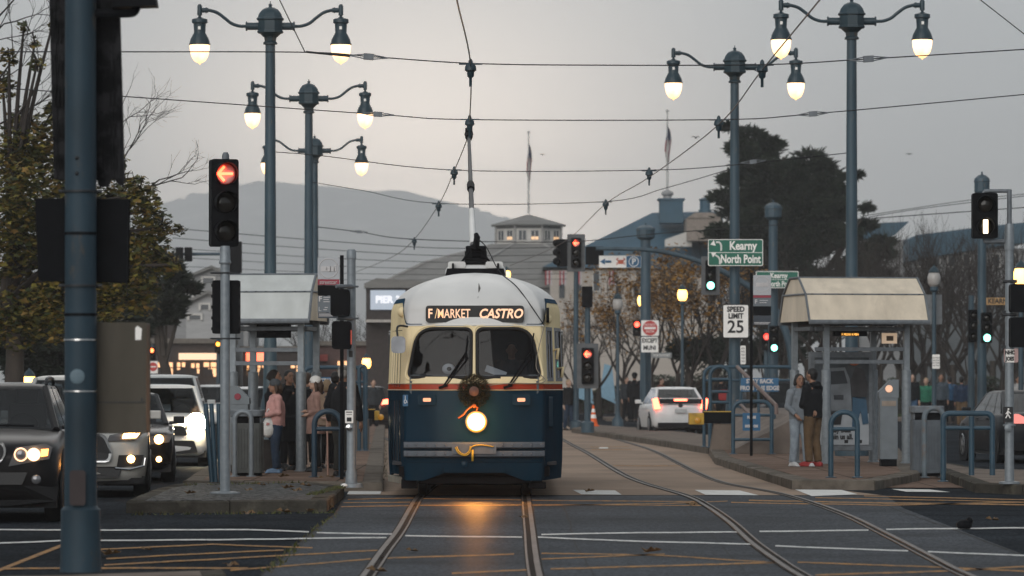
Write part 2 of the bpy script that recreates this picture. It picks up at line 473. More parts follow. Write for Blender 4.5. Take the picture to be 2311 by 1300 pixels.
# road seams and cracks: thin tar lines
b = MB()
for pts, wd in (([(588, 1300), (640, 1258), (700, 1208), (756, 1160), (778, 1124)], 3), ([(1942, 1120), (2040, 1158), (2140, 1192), (2311, 1256)], 3),
                ([(1262, 1130), (1280, 1165), (1300, 1230), (1340, 1300)], 1.2), ([(1530, 1140), (1600, 1200), (1680, 1290)], 0.9)):
    L = []
    for (x0, y0), (x1, y1) in zip(pts, pts[1:]):
        for j in range(8):
            t = j / 8; L.append((x0 + (x1 - x0) * t + rnd.uniform(-2.5, 2.5), y0 + (y1 - y0) * t))
    L.append(pts[-1]); v = []
    for x, y in L:
        p = G(x, y); hw = wd * 0.0042
        v += [(p.x - hw, p.y, 0.0062), (p.x + hw, p.y, 0.0062)]
    b.add(v, [(2 * i, 2 * i + 1, 2 * i + 3, 2 * i + 2) for i in range(len(L) - 1)])
tag(b.build('road_seam', mat('tar seam', (0.012, 0.013, 0.012), 0.8, var=0.3, spec=0.1)), kind='structure')

# rails: polished head, dark groove, guard lip
RAILH = mat('polished rail head', (0.07, 0.06, 0.054), 0.5, metal=0.5, var=0.35, scale=8, spec=.2, dirt=(0.028, 0.02, 0.016), dscale=1.2, dlow=.4, dhigh=.65)
GROOVE = mat('rail groove grime', (0.010, 0.009, 0.008), 0.9, var=0.3, spec=0.1)
def rail(pxs, side, ext=None):
    pts = [G(x, y) for x, y in pxs]
    pts = [Vector((p.x, p.y, 0)) for p in pts]
    if ext: pts += [Vector(e) for e in ext]
    pts = bez(pts, 10)
    b = MB()
    def band(o0, o1, z0, z1, mi):
        v = []
        for i, p in enumerate(pts):
            t = (pts[min(i + 1, len(pts) - 1)] - pts[max(i - 1, 0)]).normalized(); n_ = Vector((t.y, -t.x, 0))
            a = p + n_ * o0; c = p + n_ * o1
            v += [(a.x, a.y, z0), (a.x, a.y, z1), (c.x, c.y, z1), (c.x, c.y, z0)]
        f = []
        for i in range(len(pts) - 1):
            for k in range(3): f.append((4 * i + k, 4 * i + k + 1, 4 * i + 5 + k, 4 * i + 4 + k))
        b.mi(mi).add(v, f)
    s = side
    band(-0.075, 0.075, 0.0, 0.0075, 1)
    band(-s * 0.055, -s * 0.005, 0.0, 0.016, 0)
    band(s * 0.045, s * 0.066, 0.0, 0.014, 0)
    return tag(b.build('tram_rail', [RAILH, GROOVE]), kind='structure')
rail([(760, 1400), (830, 1300), (868, 1245), (905, 1195), (943, 1127)], 1, [(-1.26, 66, 0), (-1.27, 74, 0), (-1.9, 90, 0), (-3.2, 120, 0), (-6, 165, 0)])
rail([(1240, 1440), (1209, 1300), (1201, 1250), (1196, 1200), (1188, 1127)], -1, [(0.2, 66, 0), (0.18, 74, 0), (-0.45, 90, 0), (-1.75, 120, 0), (-4.5, 165, 0)])
rail([(1990, 1400), (1810, 1300), (1755, 1265), (1700, 1225), (1650, 1180), (1600, 1145), (1550, 1120), (1450, 1090), (1395, 1065), (1330, 1025), (1287, 1002), (1240, 975)], 1)
rail([(2420, 1400), (2180, 1300), (2100, 1260), (2000, 1208), (1900, 1160), (1770, 1117), (1640, 1092), (1580, 1070), (1530, 1045), (1480, 1020), (1430, 1003), (1330, 975)], -1)

# islands ----------------------------------------------------------
def cobble():
    m = bpy.data.materials.new('cobblestones'); m.use_nodes = True
    t = m.node_tree; bs = t.nodes['Principled BSDF']; L = t.links.new
    tcn = t.nodes.new('ShaderNodeTexCoord'); vo = t.nodes.new('ShaderNodeTexVoronoi'); vo.feature = 'DISTANCE_TO_EDGE'
    vo.inputs['Scale'].default_value = 7; v2 = t.nodes.new('ShaderNodeTexVoronoi'); v2.inputs['Scale'].default_value = 7
    L(tcn.outputs['Object'], vo.inputs['Vector']); L(tcn.outputs['Object'], v2.inputs['Vector'])
    r = t.nodes.new('ShaderNodeValToRGB'); r.color_ramp.elements[0].position = 0.02; r.color_ramp.elements[1].position = 0.16
    L(vo.outputs['Distance'], r.inputs[0])
    mx = t.nodes.new('ShaderNodeMixRGB'); mx.inputs[1].default_value = (0.02, 0.022, 0.02, 1)
    hv = t.nodes.new('ShaderNodeMixRGB'); hv.inputs[1].default_value = (0.07, 0.075, 0.08, 1); hv.inputs[2].default_value = (0.15, 0.145, 0.14, 1)
    L(v2.outputs['Color'], hv.inputs[0]); L(hv.outputs[0], mx.inputs[2]); L(r.outputs[0], mx.inputs[0]); L(mx.outputs[0], bs.inputs['Base Color'])
    bp = t.nodes.new('ShaderNodeBump'); bp.inputs['Strength'].default_value = 0.9; bp.inputs['Distance'].default_value = 0.04
    L(r.outputs[0], bp.inputs['Height']); L(bp.outputs[0], bs.inputs['Normal'])
    bs.inputs['Roughness'].default_value = 0.7; bs.inputs['Specular IOR Level'].default_value = 0.06
    return m
def island(name, pxs, z, top, kerbw=0.16, extra=None, km=None):
    """raised island: kerb stones round the rim, paving laid inside"""
    pts = [G(x, y, z) for x, y in pxs]; pts = [Vector((p.x, p.y)) for p in pts]
    if extra: pts += [Vector(e) for e in extra]
    n = len(pts); area = sum(pts[i].x * pts[(i + 1) % n].y - pts[(i + 1) % n].x * pts[i].y for i in range(n))
    sg = 1 if area > 0 else -1
    inner = []
    for i in range(n):
        a = (pts[i] - pts[i - 1]).normalized(); c = (pts[(i + 1) % n] - pts[i]).normalized()
        na = Vector((-a.y, a.x)) * sg; nc = Vector((-c.y, c.x)) * sg
        bis = (na + nc); bis = bis / max(0.5, bis.length_squared) * 2 if bis.length > 0.1 else na
        inner.append(pts[i] + bis * kerbw)
    k = MB()
    rk = random.Random(len(name) + n)
    for i in range(n):                                # one kerb stone after another, slightly uneven
        p, q = pts[i], pts[(i + 1) % n]; ip, iq = inner[i], inner[(i + 1) % n]
        m = max(1, min(14, int((q - p).length / 0.95)))
        for j in range(m):
            t0, t1 = j / m, (j + 1) / m - min(0.012, 0.02 / max(.5, (q - p).length))
            dz = rk.uniform(-0.008, 0.006); dp = rk.uniform(-0.008, 0.008)
            a, b_, c, d = p.lerp(q, t0), p.lerp(q, t1), ip.lerp(iq, t1), ip.lerp(iq, t0)
            off = (ip - p).normalized() * dp
            a = a + off; b_ = b_ + off
            cx = [a, b_, c, d]
            v = [(u.x, u.y, -0.02) for u in cx] + [(u.x, u.y, z + dz - 0.015) for u in cx[:2]] + [(u.x, u.y, z + dz) for u in cx[2:]]
            a2 = a.lerp(d, .12); b2 = b_.lerp(c, .12)
            v += [(a2.x, a2.y, z + dz + 0.002), (b2.x, b2.y, z + dz + 0.002)]
            k.add(v, [(0, 1, 5, 4), (4, 5, 9, 8), (8, 9, 6, 7), (1, 2, 6, 9, 5), (0, 4, 8, 7, 3), (2, 3, 7, 6)])
    tag(k.build('kerb', km or KERB), kind='structure')
    b = MB(); b.slab([(u.x, u.y) for u in inner], -0.02, z + 0.001)
    return tag(b.build(name, top), kind='structure')
COBBLE = cobble()
island('cobbled_island', [(284, 1131), (520, 1130), (738, 1128), (776, 1098), (700, 1089), (420, 1089), (352, 1101)], 0.15, COBBLE, 0.22, km=KERBD)
def paved(name, c, c2, sx, sy):
    m = mat(name, c, 0.85, var=0.22, scale=2.2, bump=0.25, bscale=60, spec=0.03, dirt=c2, dscale=1.0, dlow=0.5, dhigh=0.72)
    t = m.node_tree; bs = t.nodes['Principled BSDF']; lk = bs.inputs['Base Color'].links[0].from_socket
    tcn = t.nodes.new('ShaderNodeTexCoord'); br = t.nodes.new('ShaderNodeTexBrick')
    br.inputs['Color1'].default_value = (1, 1, 1, 1); br.inputs['Color2'].default_value = (.86, .84, .82, 1); br.inputs['Mortar'].default_value = (.3, .3, .28, 1)
    br.inputs['Scale'].default_value = 1; br.inputs['Brick Width'].default_value = sx; br.inputs['Row Height'].default_value = sy; br.inputs['Mortar Size'].default_value = 0.018
    br.offset = 0
    t.links.new(tcn.outputs['Object'], br.inputs['Vector'])
    mx = t.nodes.new('ShaderNodeMixRGB'); mx.blend_type = 'MULTIPLY'; mx.inputs[0].default_value = 1
    t.links.new(lk, mx.inputs[1]); t.links.new(br.outputs[0], mx.inputs[2]); t.links.new(mx.outputs[0], bs.inputs['Base Color'])
    return m
PAVE = paved('platform paving', (0.19, 0.13, 0.10), (0.09, 0.065, 0.053), 1.3, 1.5)
island('platform_pavement', [(412, 1084), (688, 1086), (864, 1087), (867, 1000), (869, 955), (690, 955), (560, 990)], 0.15, PAVE, 0.3)
island('platform_pavement', [(1614, 1031), (1700, 1057), (1788, 1083), (1975, 1084), (2075, 1066), (2020, 1000), (1990, 975), (1600, 975), (1600, 1012)], 0.15, PAVE, 0.3)
island('median_pavement', [(1290, 966), (1340, 958), (1480, 968), (1640, 985), (1655, 1000), (1598, 1010), (1450, 988)], 0.15, CONC, 0.2)
sheet('pavement_ramp', [(1976, 1102), (2030, 1070), (2090, 1062), (2215, 1075), (2222, 1103)], 0.012, PAVE)
island('median_pavement', [(2200, 1089), (2420, 1098), (2480, 1062), (2225, 1058), (2100, 1040), (2085, 1048)], 0.15, CONC, 0.22, km=KERBD)
island('kerb_foreground', [(130, 1296), (505, 1284), (520, 1310), (560, 1420), (-80, 1420), (-60, 1300)], 0.12, CONC, 0.2, km=KERBD)
GRASSC = mat('verge grass', (0.045, 0.075, 0.025), 0.9, var=0.4, scale=3, bump=0.8, bscale=14, spec=0.1)
b = MB(); b.slab([(6, 196), (80, 190), (80, 240), (6, 240)], -0.02, 0.12)
tag(b.build('grass_verge', GRASSC), kind='structure')
b = MB(); b.slab([(4, 187), (80, 181), (80, 189.9), (4, 195.9)], -0.02, 0.13)
tag(b.build('far_pavement', CONC), kind='structure')
b = MB(); b.slab([(-40, 60), (-9.1, 60), (-12.5, 185), (-60, 185)], -0.02, 0.15)
tag(b.build('left_pavement', CONC), kind='structure')
# turf tufts along the verge and weeds in the kerb joints: nobody could count them
b = MB()
for i in range(2600):
    x = rnd.uniform(6, 22); y = rnd.uniform(196, 215)
    for k in range(3):
        a = rnd.uniform(0, 2 * PI); h = rnd.uniform(.06, .2); dx, dy = math.cos(a) * .03, math.sin(a) * .03
        b.add([(x - dx, y - dy, .1), (x + dx, y + dy, .1), (x + rnd.uniform(-.1, .1), y + rnd.uniform(-.1, .1), .12 + h)], [(0, 1, 2)])
tag(b.build('grass', leaf_mat('grass blades', [(0.03, 0.06, 0.015), (0.07, 0.11, 0.03), (0.1, 0.1, 0.05)])), kind='stuff')
b = MB()
for (x0, y0, x1, y1, z, n) in ((700, 1118, 776, 1100, .15, 260), (300, 1163, 760, 1158, 0, 160), (600, 1295, 756, 1162, 0, 160), (1640, 1052, 1800, 1106, 0, 150), (866, 1088, 868, 1000, 0, 120), (405, 1096, 690, 1090, .15, 80), (1490, 998, 1640, 1022, 0, 80)):
    for i in range(n):
        t = rnd.random(); p = G(x0 + (x1 - x0) * t, y0 + (y1 - y0) * t, z); x, y = p.x + rnd.uniform(-.06, .06), p.y + rnd.uniform(-.06, .06)
        a = rnd.uniform(0, 6.28); h = rnd.uniform(.015, .06); dx, dy = math.cos(a) * .012, math.sin(a) * .012
        b.add([(x - dx, y - dy, z), (x + dx, y + dy, z), (x + rnd.uniform(-.04, .04), y + rnd.uniform(-.03, .03), z + h)], [(0, 1, 2)])
tag(b.build('moss_and_weeds', leaf_mat('weeds', [(0.05, 0.06, 0.02), (0.09, 0.1, 0.03), (0.08, 0.055, 0.03)])), kind='stuff')

# fallen leaves
LEAFDRY = leaf_mat('dry leaf', [(0.22, 0.11, 0.035), (0.11, 0.06, 0.03), (0.3, 0.19, 0.06)])
first = None
spots = [(500, 1108, .15), (560, 1110, .15), (590, 1098, .15), (650, 1106, .15), (668, 1112, .15), (690, 1100, .15), (430, 1118, .15), (740, 1150, 0), (640, 1160, 0),
         (700, 1156, 0), (560, 1164, 0), (330, 1245, 0), (250, 1258, 0), (520, 1282, 0), (930, 1248, 0), (1330, 1113, 0), (1560, 1145, 0), (2240, 1178, 0), (640, 1080, .15), (720, 1082, .15), (745, 1080, .15), (1470, 1252, 0), (1180, 1172, 0), (850, 1296, 0)]
for i, (x, y, z) in enumerate(spots):
    if first is None:
        b = MB(); r_ = random.Random(3); n = 14; v = [(0, 0, 0.02)]
        for j in range(n):
            a = 2 * PI * j / n; rr = 0.085 * (1 if j % 2 else 0.5); v.append((rr * math.cos(a), rr * math.sin(a), 0.012 + r_.uniform(0, .05)))
        b.add(v, [(0, 1 + j, 1 + (j + 1) % n) for j in range(n)])
        first = o = tag(b.build('fallen_leaf', LEAFDRY), 'curled brown plane tree leaf fallen flat on the ground', 'leaf', 'fallen brown leaves')
    else:
        o = first.copy(); col.objects.link(o)
    o.location = G(x, y, z) + Vector((0, 0, 0.006)); o.rotation_euler = (0, 0, i * 2.1); q = rnd.uniform(.7, 1.3); o.scale = (q, q, q)

# far hill -----------------------------------------------------------
HD = 7500.0
prof = [(-1500, 500), (-400, 480), (200, 478), (380, 464), (470, 440), (560, 424), (640, 421), (720, 431), (800, 439), (880, 443), (960, 455), (1010, 466), (1060, 480), (1120, 495), (1200, 518), (1280, 560), (1500, 640), (2300, 720), (3200, 760)]
def profz(px):
    for (a, ya), (c, yc) in zip(prof, prof[1:]):
        if a <= px <= c: t = (px - a) / (c - a); t = t * t * (3 - 2 * t); return ZY(ya + (yc - ya) * t, HD)
    return 20
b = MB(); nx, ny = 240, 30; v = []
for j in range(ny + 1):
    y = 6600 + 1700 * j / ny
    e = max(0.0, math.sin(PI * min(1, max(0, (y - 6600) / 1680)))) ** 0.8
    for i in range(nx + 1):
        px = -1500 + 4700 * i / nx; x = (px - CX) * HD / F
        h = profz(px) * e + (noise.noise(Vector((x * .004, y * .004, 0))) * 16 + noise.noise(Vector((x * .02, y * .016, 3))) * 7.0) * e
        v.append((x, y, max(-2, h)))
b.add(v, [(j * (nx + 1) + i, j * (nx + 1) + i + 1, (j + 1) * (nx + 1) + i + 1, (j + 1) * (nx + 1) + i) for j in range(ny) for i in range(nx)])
tag(b.build('hill', mat('haze paled hill', (0.15, 0.165, 0.155), 0.95, var=0.5, scale=0.015, detail=8, dirt=(0.4, 0.39, 0.38), dscale=0.014, dlow=0.56, dhigh=0.66), smooth=180), kind='structure')  # base colour paled to add haze fade; pale patches are houses
# tree clumps on the crest
b = MB(); rh = random.Random(5)
for i in range(420):
    px = rh.uniform(300, 1240); x = (px - CX) * HD / F; y = HD + rh.uniform(-60, 40)
    z = profz(px) - rh.uniform(4, 14); q = rh.uniform(6, 18)
    b.ell((x, y, z), (q, q, q * .8), 7, 5)
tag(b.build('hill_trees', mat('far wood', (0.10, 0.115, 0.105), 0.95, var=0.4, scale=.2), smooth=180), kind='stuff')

# ================================================================== STREETCAR
PB = mat('dark blue coach paint', (0.005, 0.026, 0.046), 0.3, var=0.15, scale=1.2, spec=0.14, coat=0.0, bump=.10, bscale=2.2, stretch=(1.6, 1.6, .5), dirt=(0.010, 0.030, 0.046), dscale=1.6, dlow=0.52, dhigh=0.8)
PC = mat('cream coach paint', (0.86, 0.70, 0.42), 0.4, var=0.08, scale=2, coat=0.2, stretch=(2, 2, .5), spec=.25, bump=.05, bscale=3, dirt=(0.60, 0.48, 0.29), dscale=1.6, dlow=0.55, dhigh=0.85)
PO = mat('orange red coach paint', (0.36, 0.038, 0.010), 0.4, var=0.1, spec=.15)
PW = mat('grey white roof paint', (0.66, 0.65, 0.63), 0.45, var=0.08, scale=1.5, coat=0.1, dirt=(0.52, 0.51, 0.49), dscale=0.9, dlow=0.52, dhigh=0.85)
PS = mat('blue roof stripe paint', (0.012, 0.05, 0.09), 0.35, var=0.1)
BUMP = mat('grey bumper paint', (0.12, 0.135, 0.155), 0.5, metal=0.1, var=0.25, scale=3, spec=.2, stretch=(2, 2, .6), dirt=(.06, .065, .07), dscale=3)
CARGLASS = glass_mat('streetcar glass', (0.45, 0.48, 0.52), 0.45)

flat_gloss(PB, .014, .2); flat_gloss(PC, .03, .3); flat_gloss(PO, .03, .3); flat_gloss(PS, .03, .3)
tram = thing('streetcar', 'vintage blue and cream streetcar with white domed roof and lit headlight heading along the rails', 'streetcar', (-0.526, 61.5, 0))
LB = 13.6
def setback(z):
    if z < 0.5: return 0.05 * (0.5 - z) / 0.25
    if z < 1.62: return 0.0
    if z < 2.42: return 0.26 * ((z - 1.62) / 0.8) ** 1.1
    if z < 2.60: return 0.26 + 0.05 * (z - 2.42) / 0.18
    q = min(1.0, (z - 2.60) / 0.575)
    return 0.31 + 1.5 * (1 - max(0.0, 1 - q ** 2.1) ** (1 / 2.1))
def halfw(z):
    if z < 1.5: return 1.255 - 0.02 * max(0, (0.6 - z)) / .35
    if z < 2.50: return 1.255 - 0.035 * (z - 1.5)
    if z < 2.56: return 1.22
    q = min(1.0, (z - 2.56) / 0.615)
    return 1.22 * max(0.0, 1 - q ** 2.15) ** (1 / 2.15)
base = []
NF = 46
for i in range(NF + 1):
    x = 0.96 * i / NF; base.append((x, 0.20 * (x / 0.96) ** 2.6))
for a in (0.35, 0.7, 1.0): base.append((0.96 + 0.055 * a, 0.20 + 0.17 * a ** 1.6))
for i in range(1, 19):
    t = i / 18; base.append((1.015 + 0.255 * (1 - (1 - t) ** 1.35), 0.37 + 1.9 * t))
for i in range(1, 13): base.append((1.27, 2.27 + 9.2 * i / 12))
for i in range(1, 9):
    a = PI / 2 * i / 8; base.append((1.27 * math.cos(a) ** 0.6 if i < 8 else 0.0, 11.47 + 2.13 * math.sin(a)))
NB = len(base)
def shell(i, z):
    x, y = base[i]; k = halfw(z) / 1.27; s0 = setback(z)
    Lz = LB - 2 * s0
    return (x * k if z < 2.56 else x * k, s0 + y * Lz / LB, z)
def front_y(x, z):
    k = halfw(z) / 1.27; q = min(1.0, abs(x) / k / 0.96)
    s0 = setback(z)
    return s0 + 0.20 * q ** 2.6 * (LB - 2 * s0) / LB
zs = [0.246, 0.36, 0.5, 0.8, 1.1, 1.35, 1.507, 1.595]
zs += [1.62 + 0.0235 * i for i in range(1, 35)]            # to 2.42
zs += [2.45 + 0.025 * i for i in range(0, 14)]              # to 2.775
zs += [2.82, 2.87, 2.92, 2.97, 3.02, 3.06, 3.095, 3.125, 3.15, 3.165, 3.174]
def roofline(i):
    y = base[i][1]
    t = min(1, max(0, (y - 0.20) / 0.62)); t = t * t * (3 - 2 * t)
    return 2.425 + 0.345 * t ** 0.8
WS = rpoly([(-0.92, 1.685), (-0.045, 1.675), (-0.04, 2.36), (-0.79, 2.365)], [0.09, 0.09, 0.09, 0.24], 7)
WS2 = [(-x, z) for x, z in WS][::-1]
def inside(p, poly):
    x, z = p; c = False; n = len(poly)
    for i in range(n):
        (x0, z0), (x1, z1) = poly[i], poly[i - 1]
        if (z0 > z) != (z1 > z) and x < (x1 - x0) * (z - z0) / (z1 - z0) + x0: c = not c
    return c
def side_window(i, z):
    y = base[i][1]; m = base[min(i + 1, NB - 1)][1]; yc = (y + m) / 2
    return 1.66 < z < 2.36 and ((0.52 < yc < 0.98) or (1.3 < yc < 2.1))
parts = {'skirt_panel': MB(), 'belt_band': MB(), 'upper_body': MB(), 'roof': MB()}
vert_cache = {}
def addq(mb, pts):
    d = vert_cache.setdefault(id(mb), {}); ids = []
    for p in pts:
        k = tuple(round(c, 5) for c in p)
        if k not in d: d[k] = len(mb.v); mb.v.append(p)
        ids.append(d[k])
    u = []
    for q in ids:
        if q not in u: u.append(q)
    if len(u) > 2: mb.f.append(u); mb.m.append(0)
for sgn in (1, -1):
    for i in range(NB - 1):
        for j in range(len(zs) - 1):
            z0, z1 = zs[j], zs[j + 1]; zc = (z0 + z1) / 2
            pts = [shell(i, z0), shell(i + 1, z0), shell(i + 1, z1), shell(i, z1)]
            if j == 0:                                     # skirt hem, raised in the middle over the coupler
                def hem(x):
                    q = abs(x)
                    return 0.246 + 0.105 * max(0, min(1, (0.70 - q) / 0.28))
                if base[i][1] < 0.19:
                    pts[0] = (pts[0][0], pts[0][1], hem(pts[0][0])); pts[1] = (pts[1][0], pts[1][1], hem(pts[1][0]))
            cx = sum(p[0] for p in pts) / 4
            if sgn > 0 and side_window(i, zc): continue
            if sgn < 0 and 0.55 < (base[i][1] + base[i + 1][1]) / 2 < 1.75 and 0.3 < zc < 2.36: continue   # door opening
            if base[i + 1][1] < 0.22 and (inside((-cx, zc), WS)): continue
            if sgn < 0: pts = [(-p[0], p[1], p[2]) for p in pts][::-1]
            nm = 'skirt_panel' if zc < 1.507 else 'belt_band' if zc < 1.595 else 'roof' if zc > (roofline(i) + roofline(i + 1)) / 2 else 'upper_body'
            addq(parts[nm], pts)
top = [shell(i, 3.174) for i in range(NB)]
cap = top + [(-x, y, z) for x, y, z in top[1:-1]][::-1]
b = parts['roof']; b.add([(x, y, z) for x, y, z in cap] + [(0, LB / 2, 3.178)], [(i, (i + 1) % len(cap), len(cap)) for i in range(len(cap))])
PM = {'skirt_panel': PB, 'belt_band': PO, 'upper_body': PC, 'roof': PW}
built = {k: v.build(k, PM[k], tram, smooth=50) for k, v in parts.items()}
# stripe between cream and white
for sgn in (1, -1):
    pts = []
    for i in range(NF - 10, NB - 1):
        z = roofline(i); p = Vector(shell(i, z)); pts.append(Vector((p.x * sgn * 1.004 + 0.004 * sgn, p.y, z)))
    b = MB(); v = []
    for i, p in enumerate(pts):
        h = 0.006 + 0.026 * min(1, max(0, (i - 8) / 9))
        q = Vector(shell(NF - 10 + i, p.z + h)); r0 = Vector(shell(NF - 10 + i, p.z - h))
        v += [(sgn * (r0.x + .006), r0.y - .006, r0.z), (sgn * (q.x + .006), q.y - .006, q.z)]
    b.add(v, [(2 * k, 2 * k + 1, 2 * k + 3, 2 * k + 2) for k in range(len(pts) - 1)])
    b.build('roof_stripe', PS, tram, smooth=180)
# drip rail along the white cap and rivet row
b = MB(); b.tube([(x, front_y(x, 2.42) - 0.008, 2.42 - 0.012) for x in [-.97 + 1.94 * i / 40 for i in range(41)]], 0.011, 6)
for i in range(32):
    x = -.92 + 1.84 * i / 31; b.ell((x, front_y(x, 2.445) - .001, 2.447), (.007, .005, .007), 6, 4)
b.build('drip_rail', PW, tram, smooth=60)
# mouldings beside the orange band
b = MB()
for z in (1.507, 1.595):
    for sgn in (1, -1):
        b.tube([(sgn * (shell(i, z)[0] + .004), shell(i, z)[1] - .004, z) for i in range(0, 80)], 0.008, 5)
b.build('belt_moulding', mat('moulding paint', (0.42, 0.33, 0.2), 0.4), tram, smooth=60)
# windscreens with rubber gaskets and cream reveal
for poly in (WS, WS2):
    n = 16; z0 = min(z for x, z in poly); z1 = max(z for x, z in poly); v = []; M_ = 12
    for r in range(n + 1):
        z = z0 + 0.004 + (z1 - z0 - 0.008) * r / n; xs = []
        for i in range(len(poly)):
            (xa, za), (xb, zb) = poly[i - 1], poly[i]
            if (za > z) != (zb > z): xs.append(xa + (xb - xa) * (z - za) / (zb - za))
        xl, xr = min(xs), max(xs)
        for c in range(M_ + 1):
            x = xl + (xr - xl) * c / M_; v.append((x, front_y(x, z) + 0.012, z))
    b = MB(); b.add(v, [(r * (M_ + 1) + c, r * (M_ + 1) + c + 1, (r + 1) * (M_ + 1) + c + 1, (r + 1) * (M_ + 1) + c) for r in range(n) for c in range(M_)])
    ws = b.build('windscreen', CARGLASS, tram, smooth=180)
    b = MB(); pl = list(poly) + [poly[0], poly[1]]
    b.tube([(x, front_y(x, z) - 0.004, z) for x, z in pl], 0.024, 8, cap=False); b.build('gasket', RUBBER, ws, smooth=180)
    cxm = sum(x for x, z in poly) / len(poly); czm = (z0 + z1) / 2
    b = MB(); pl2 = [((x - cxm) * 1.10 + cxm, (z - czm) * 1.12 + czm) for x, z in pl]
    b.tube([(x, front_y(x, z) + 0.006, z) for x, z in pl2], 0.02, 8, cap=False); b.build('window_reveal', PC, ws, smooth=180)
# wipers
for x0, x1, z1 in ((-0.43, -0.12, 2.02), (0.47, 0.80, 2.06)):
    b = MB(); p0 = Vector((x0, front_y(x0, 1.56) - .03, 1.555)); p1 = Vector((x1, front_y(x1, z1) - .04, z1))
    b.tube([p0, p0.lerp(p1, .5) + Vector((0, -.02, 0)), p1], 0.012, 6); b.tube([p0 + Vector((.03, 0, 0)), p1 + Vector((.04, 0, -.06))], 0.008, 6)
    b.cbox(p0, (.13, .05, .035), ry=-.3)
    b.tube([p1 + Vector((.03, .01, .24)), p1 + Vector((-.0, .01, -.02)), p1 + Vector((.0, .015, -.30))], 0.011, 6)
    b.cbox(p1 + Vector((0, .0, -.02)), (.05, .04, .05))
    b.build('wiper', BLACK, tram, smooth=60)
# destination sign
b = MB(); zc = 2.566
def signpoly(x0, x1, z0, z1, r, y0, y1, mb):
    pl = rrect(x0, x1, z0, z1, r, 4); n = len(pl)
    v = [(x, front_y(x, z) + y0, z) for x, z in pl] + [(x, front_y(x, z) + y1, z) for x, z in pl]
    mb.add(v, [list(range(n)), list(range(n, 2 * n))[::-1]] + [(i, (i + 1) % n, n + (i + 1) % n, n + i) for i in range(n)])
signpoly(-.715, .735, zc - .145, zc + .145, .07, -.006, .03, b)
fr = b.build('sign_frame', PW, tram)
b = MB(); b.prism(rrect(-.678, .695, zc - .118, zc + .118, .05, 4), front_y(0, zc) - .012, front_y(0, zc) + .05)
ds = b.build('destination_sign', mat('roller sign blind', (0.012, 0.012, 0.013), 0.35, var=0.3, scale=12), tram)
LETTER = lamp_mat('backlit sign letters', (1.0, 0.46, 0.19), 0.75)
ty = front_y(0, zc) - .014
text('F', .18, LETTER, ds, (-.615, ty, zc), sx=.78, bold=.004)
text('/', .20, lamp_mat('backlit amber slash', (1.0, 0.5, 0.08), .8), ds, (-.535, ty, zc), sx=.6, shear=.1)
text('MARKET', .178, LETTER, ds, (-.285, ty, zc), sx=.68, bold=.002)
text('CASTRO', .18, LETTER, ds, (.365, ty, zc), sx=.88, bold=.005, shear=.25)
# headlight: reflector ring and domed lens standing proud of the panel
hx, hz_ = 0.03, 1.066
b = MB(); b.lathe([(.165, -.015), (.165, -.05), (.15, -.065), (.14, -.05)], (hx, 0.0, hz_), 28, 'y', cap=False)
hl = b.build('headlight', CHROME, tram, smooth=60)
b = MB(); b.lathe([(.14, -.045), (.137, -.07), (.122, -.095)], (hx, 0, hz_), 28, 'y', cap=False); b.build('lens_rim', lamp_mat('headlight halo rim', (1.0, .36, .03), 1.3), hl, smooth=180)  # orange halo of the lamp put into a glowing rim
b = MB(); b.lathe([(.1215, -.0955), (.08, -.118), (.04, -.128), (.001, -.131)], (hx, 0, hz_), 28, 'y')
b.build('lens', lamp_mat('headlight lens lit', (1.0, 0.47, 0.12), 13), hl, smooth=180)
# wreath
LEAFW = leaf_mat('wreath needles', [(0.014, 0.020, 0.009), (0.03, 0.03, 0.012), (0.05, 0.032, 0.018)])
b = MB(); rw = random.Random(2); wz = 1.49
for i in range(2600):
    a = rw.uniform(0, 2 * PI); q = rw.uniform(0, 2 * PI); rr = .075 * math.sqrt(rw.random())
    r0 = .145 + rr * math.cos(q); y = -.07 + rr * math.sin(q) * .8
    c = Vector((r0 * math.cos(a), y, wz + r0 * math.sin(a) * 1.05))
    d = Vector((math.cos(a) * math.cos(q) + rw.uniform(-.6, .6), math.sin(q) * .8 + rw.uniform(-.5, .1), math.sin(a) * math.cos(q) + rw.uniform(-.6, .6))).normalized() * rw.uniform(.025, .05)
    s_ = d.orthogonal().normalized() * .006
    b.add([c - s_, c + s_, c + d], [(0, 1, 2)])
wr = tag(b.build('wreath', LEAFW, None), 'green Christmas wreath hung on the streetcar front above its headlight', 'wreath')
wr.location = tram.location
b = MB(); b.lathe([(.07, 0), (.07, -.012), (.02, -.03)], (0, -.10, wz), 14, 'y'); b.build('centre_disc', mat('brown card', (0.12, 0.06, 0.045), .7), wr)
b = MB()
b.tube(bez([(-.02, -.13, wz - .2), (-.10, -.14, wz - .26), (-.15, -.13, wz - .32), (-.22, -.12, wz - .37)], 4), .014, 6); b.tube([(.01, -.13, wz - .2), (.05, -.13, wz - .23), (.03, -.13, wz - .27)], .014, 6); b.ell((0, -.13, wz - .2), .03, 8, 6)
b.build('bow', mat('orange ribbon', (0.42, 0.10, 0.02), .55), wr, smooth=60)
# turn signals
for sx in (-1, 1):
    x = sx * .655; y = front_y(x, 1.37)
    b = MB(); b.prism(rrect(x - .12, x + .12, 1.30, 1.44, .03), y - .05, y + .02)
    ts = b.build('turn_signal', PB, tram, bevel=.006)
    b = MB(); b.prism(rrect(x - .055, x + .055, 1.345, 1.395, .015), y - .058, y - .04); b.build('signal_lens', lamp_mat('turn lens', (1, .25, .02), .8), ts)
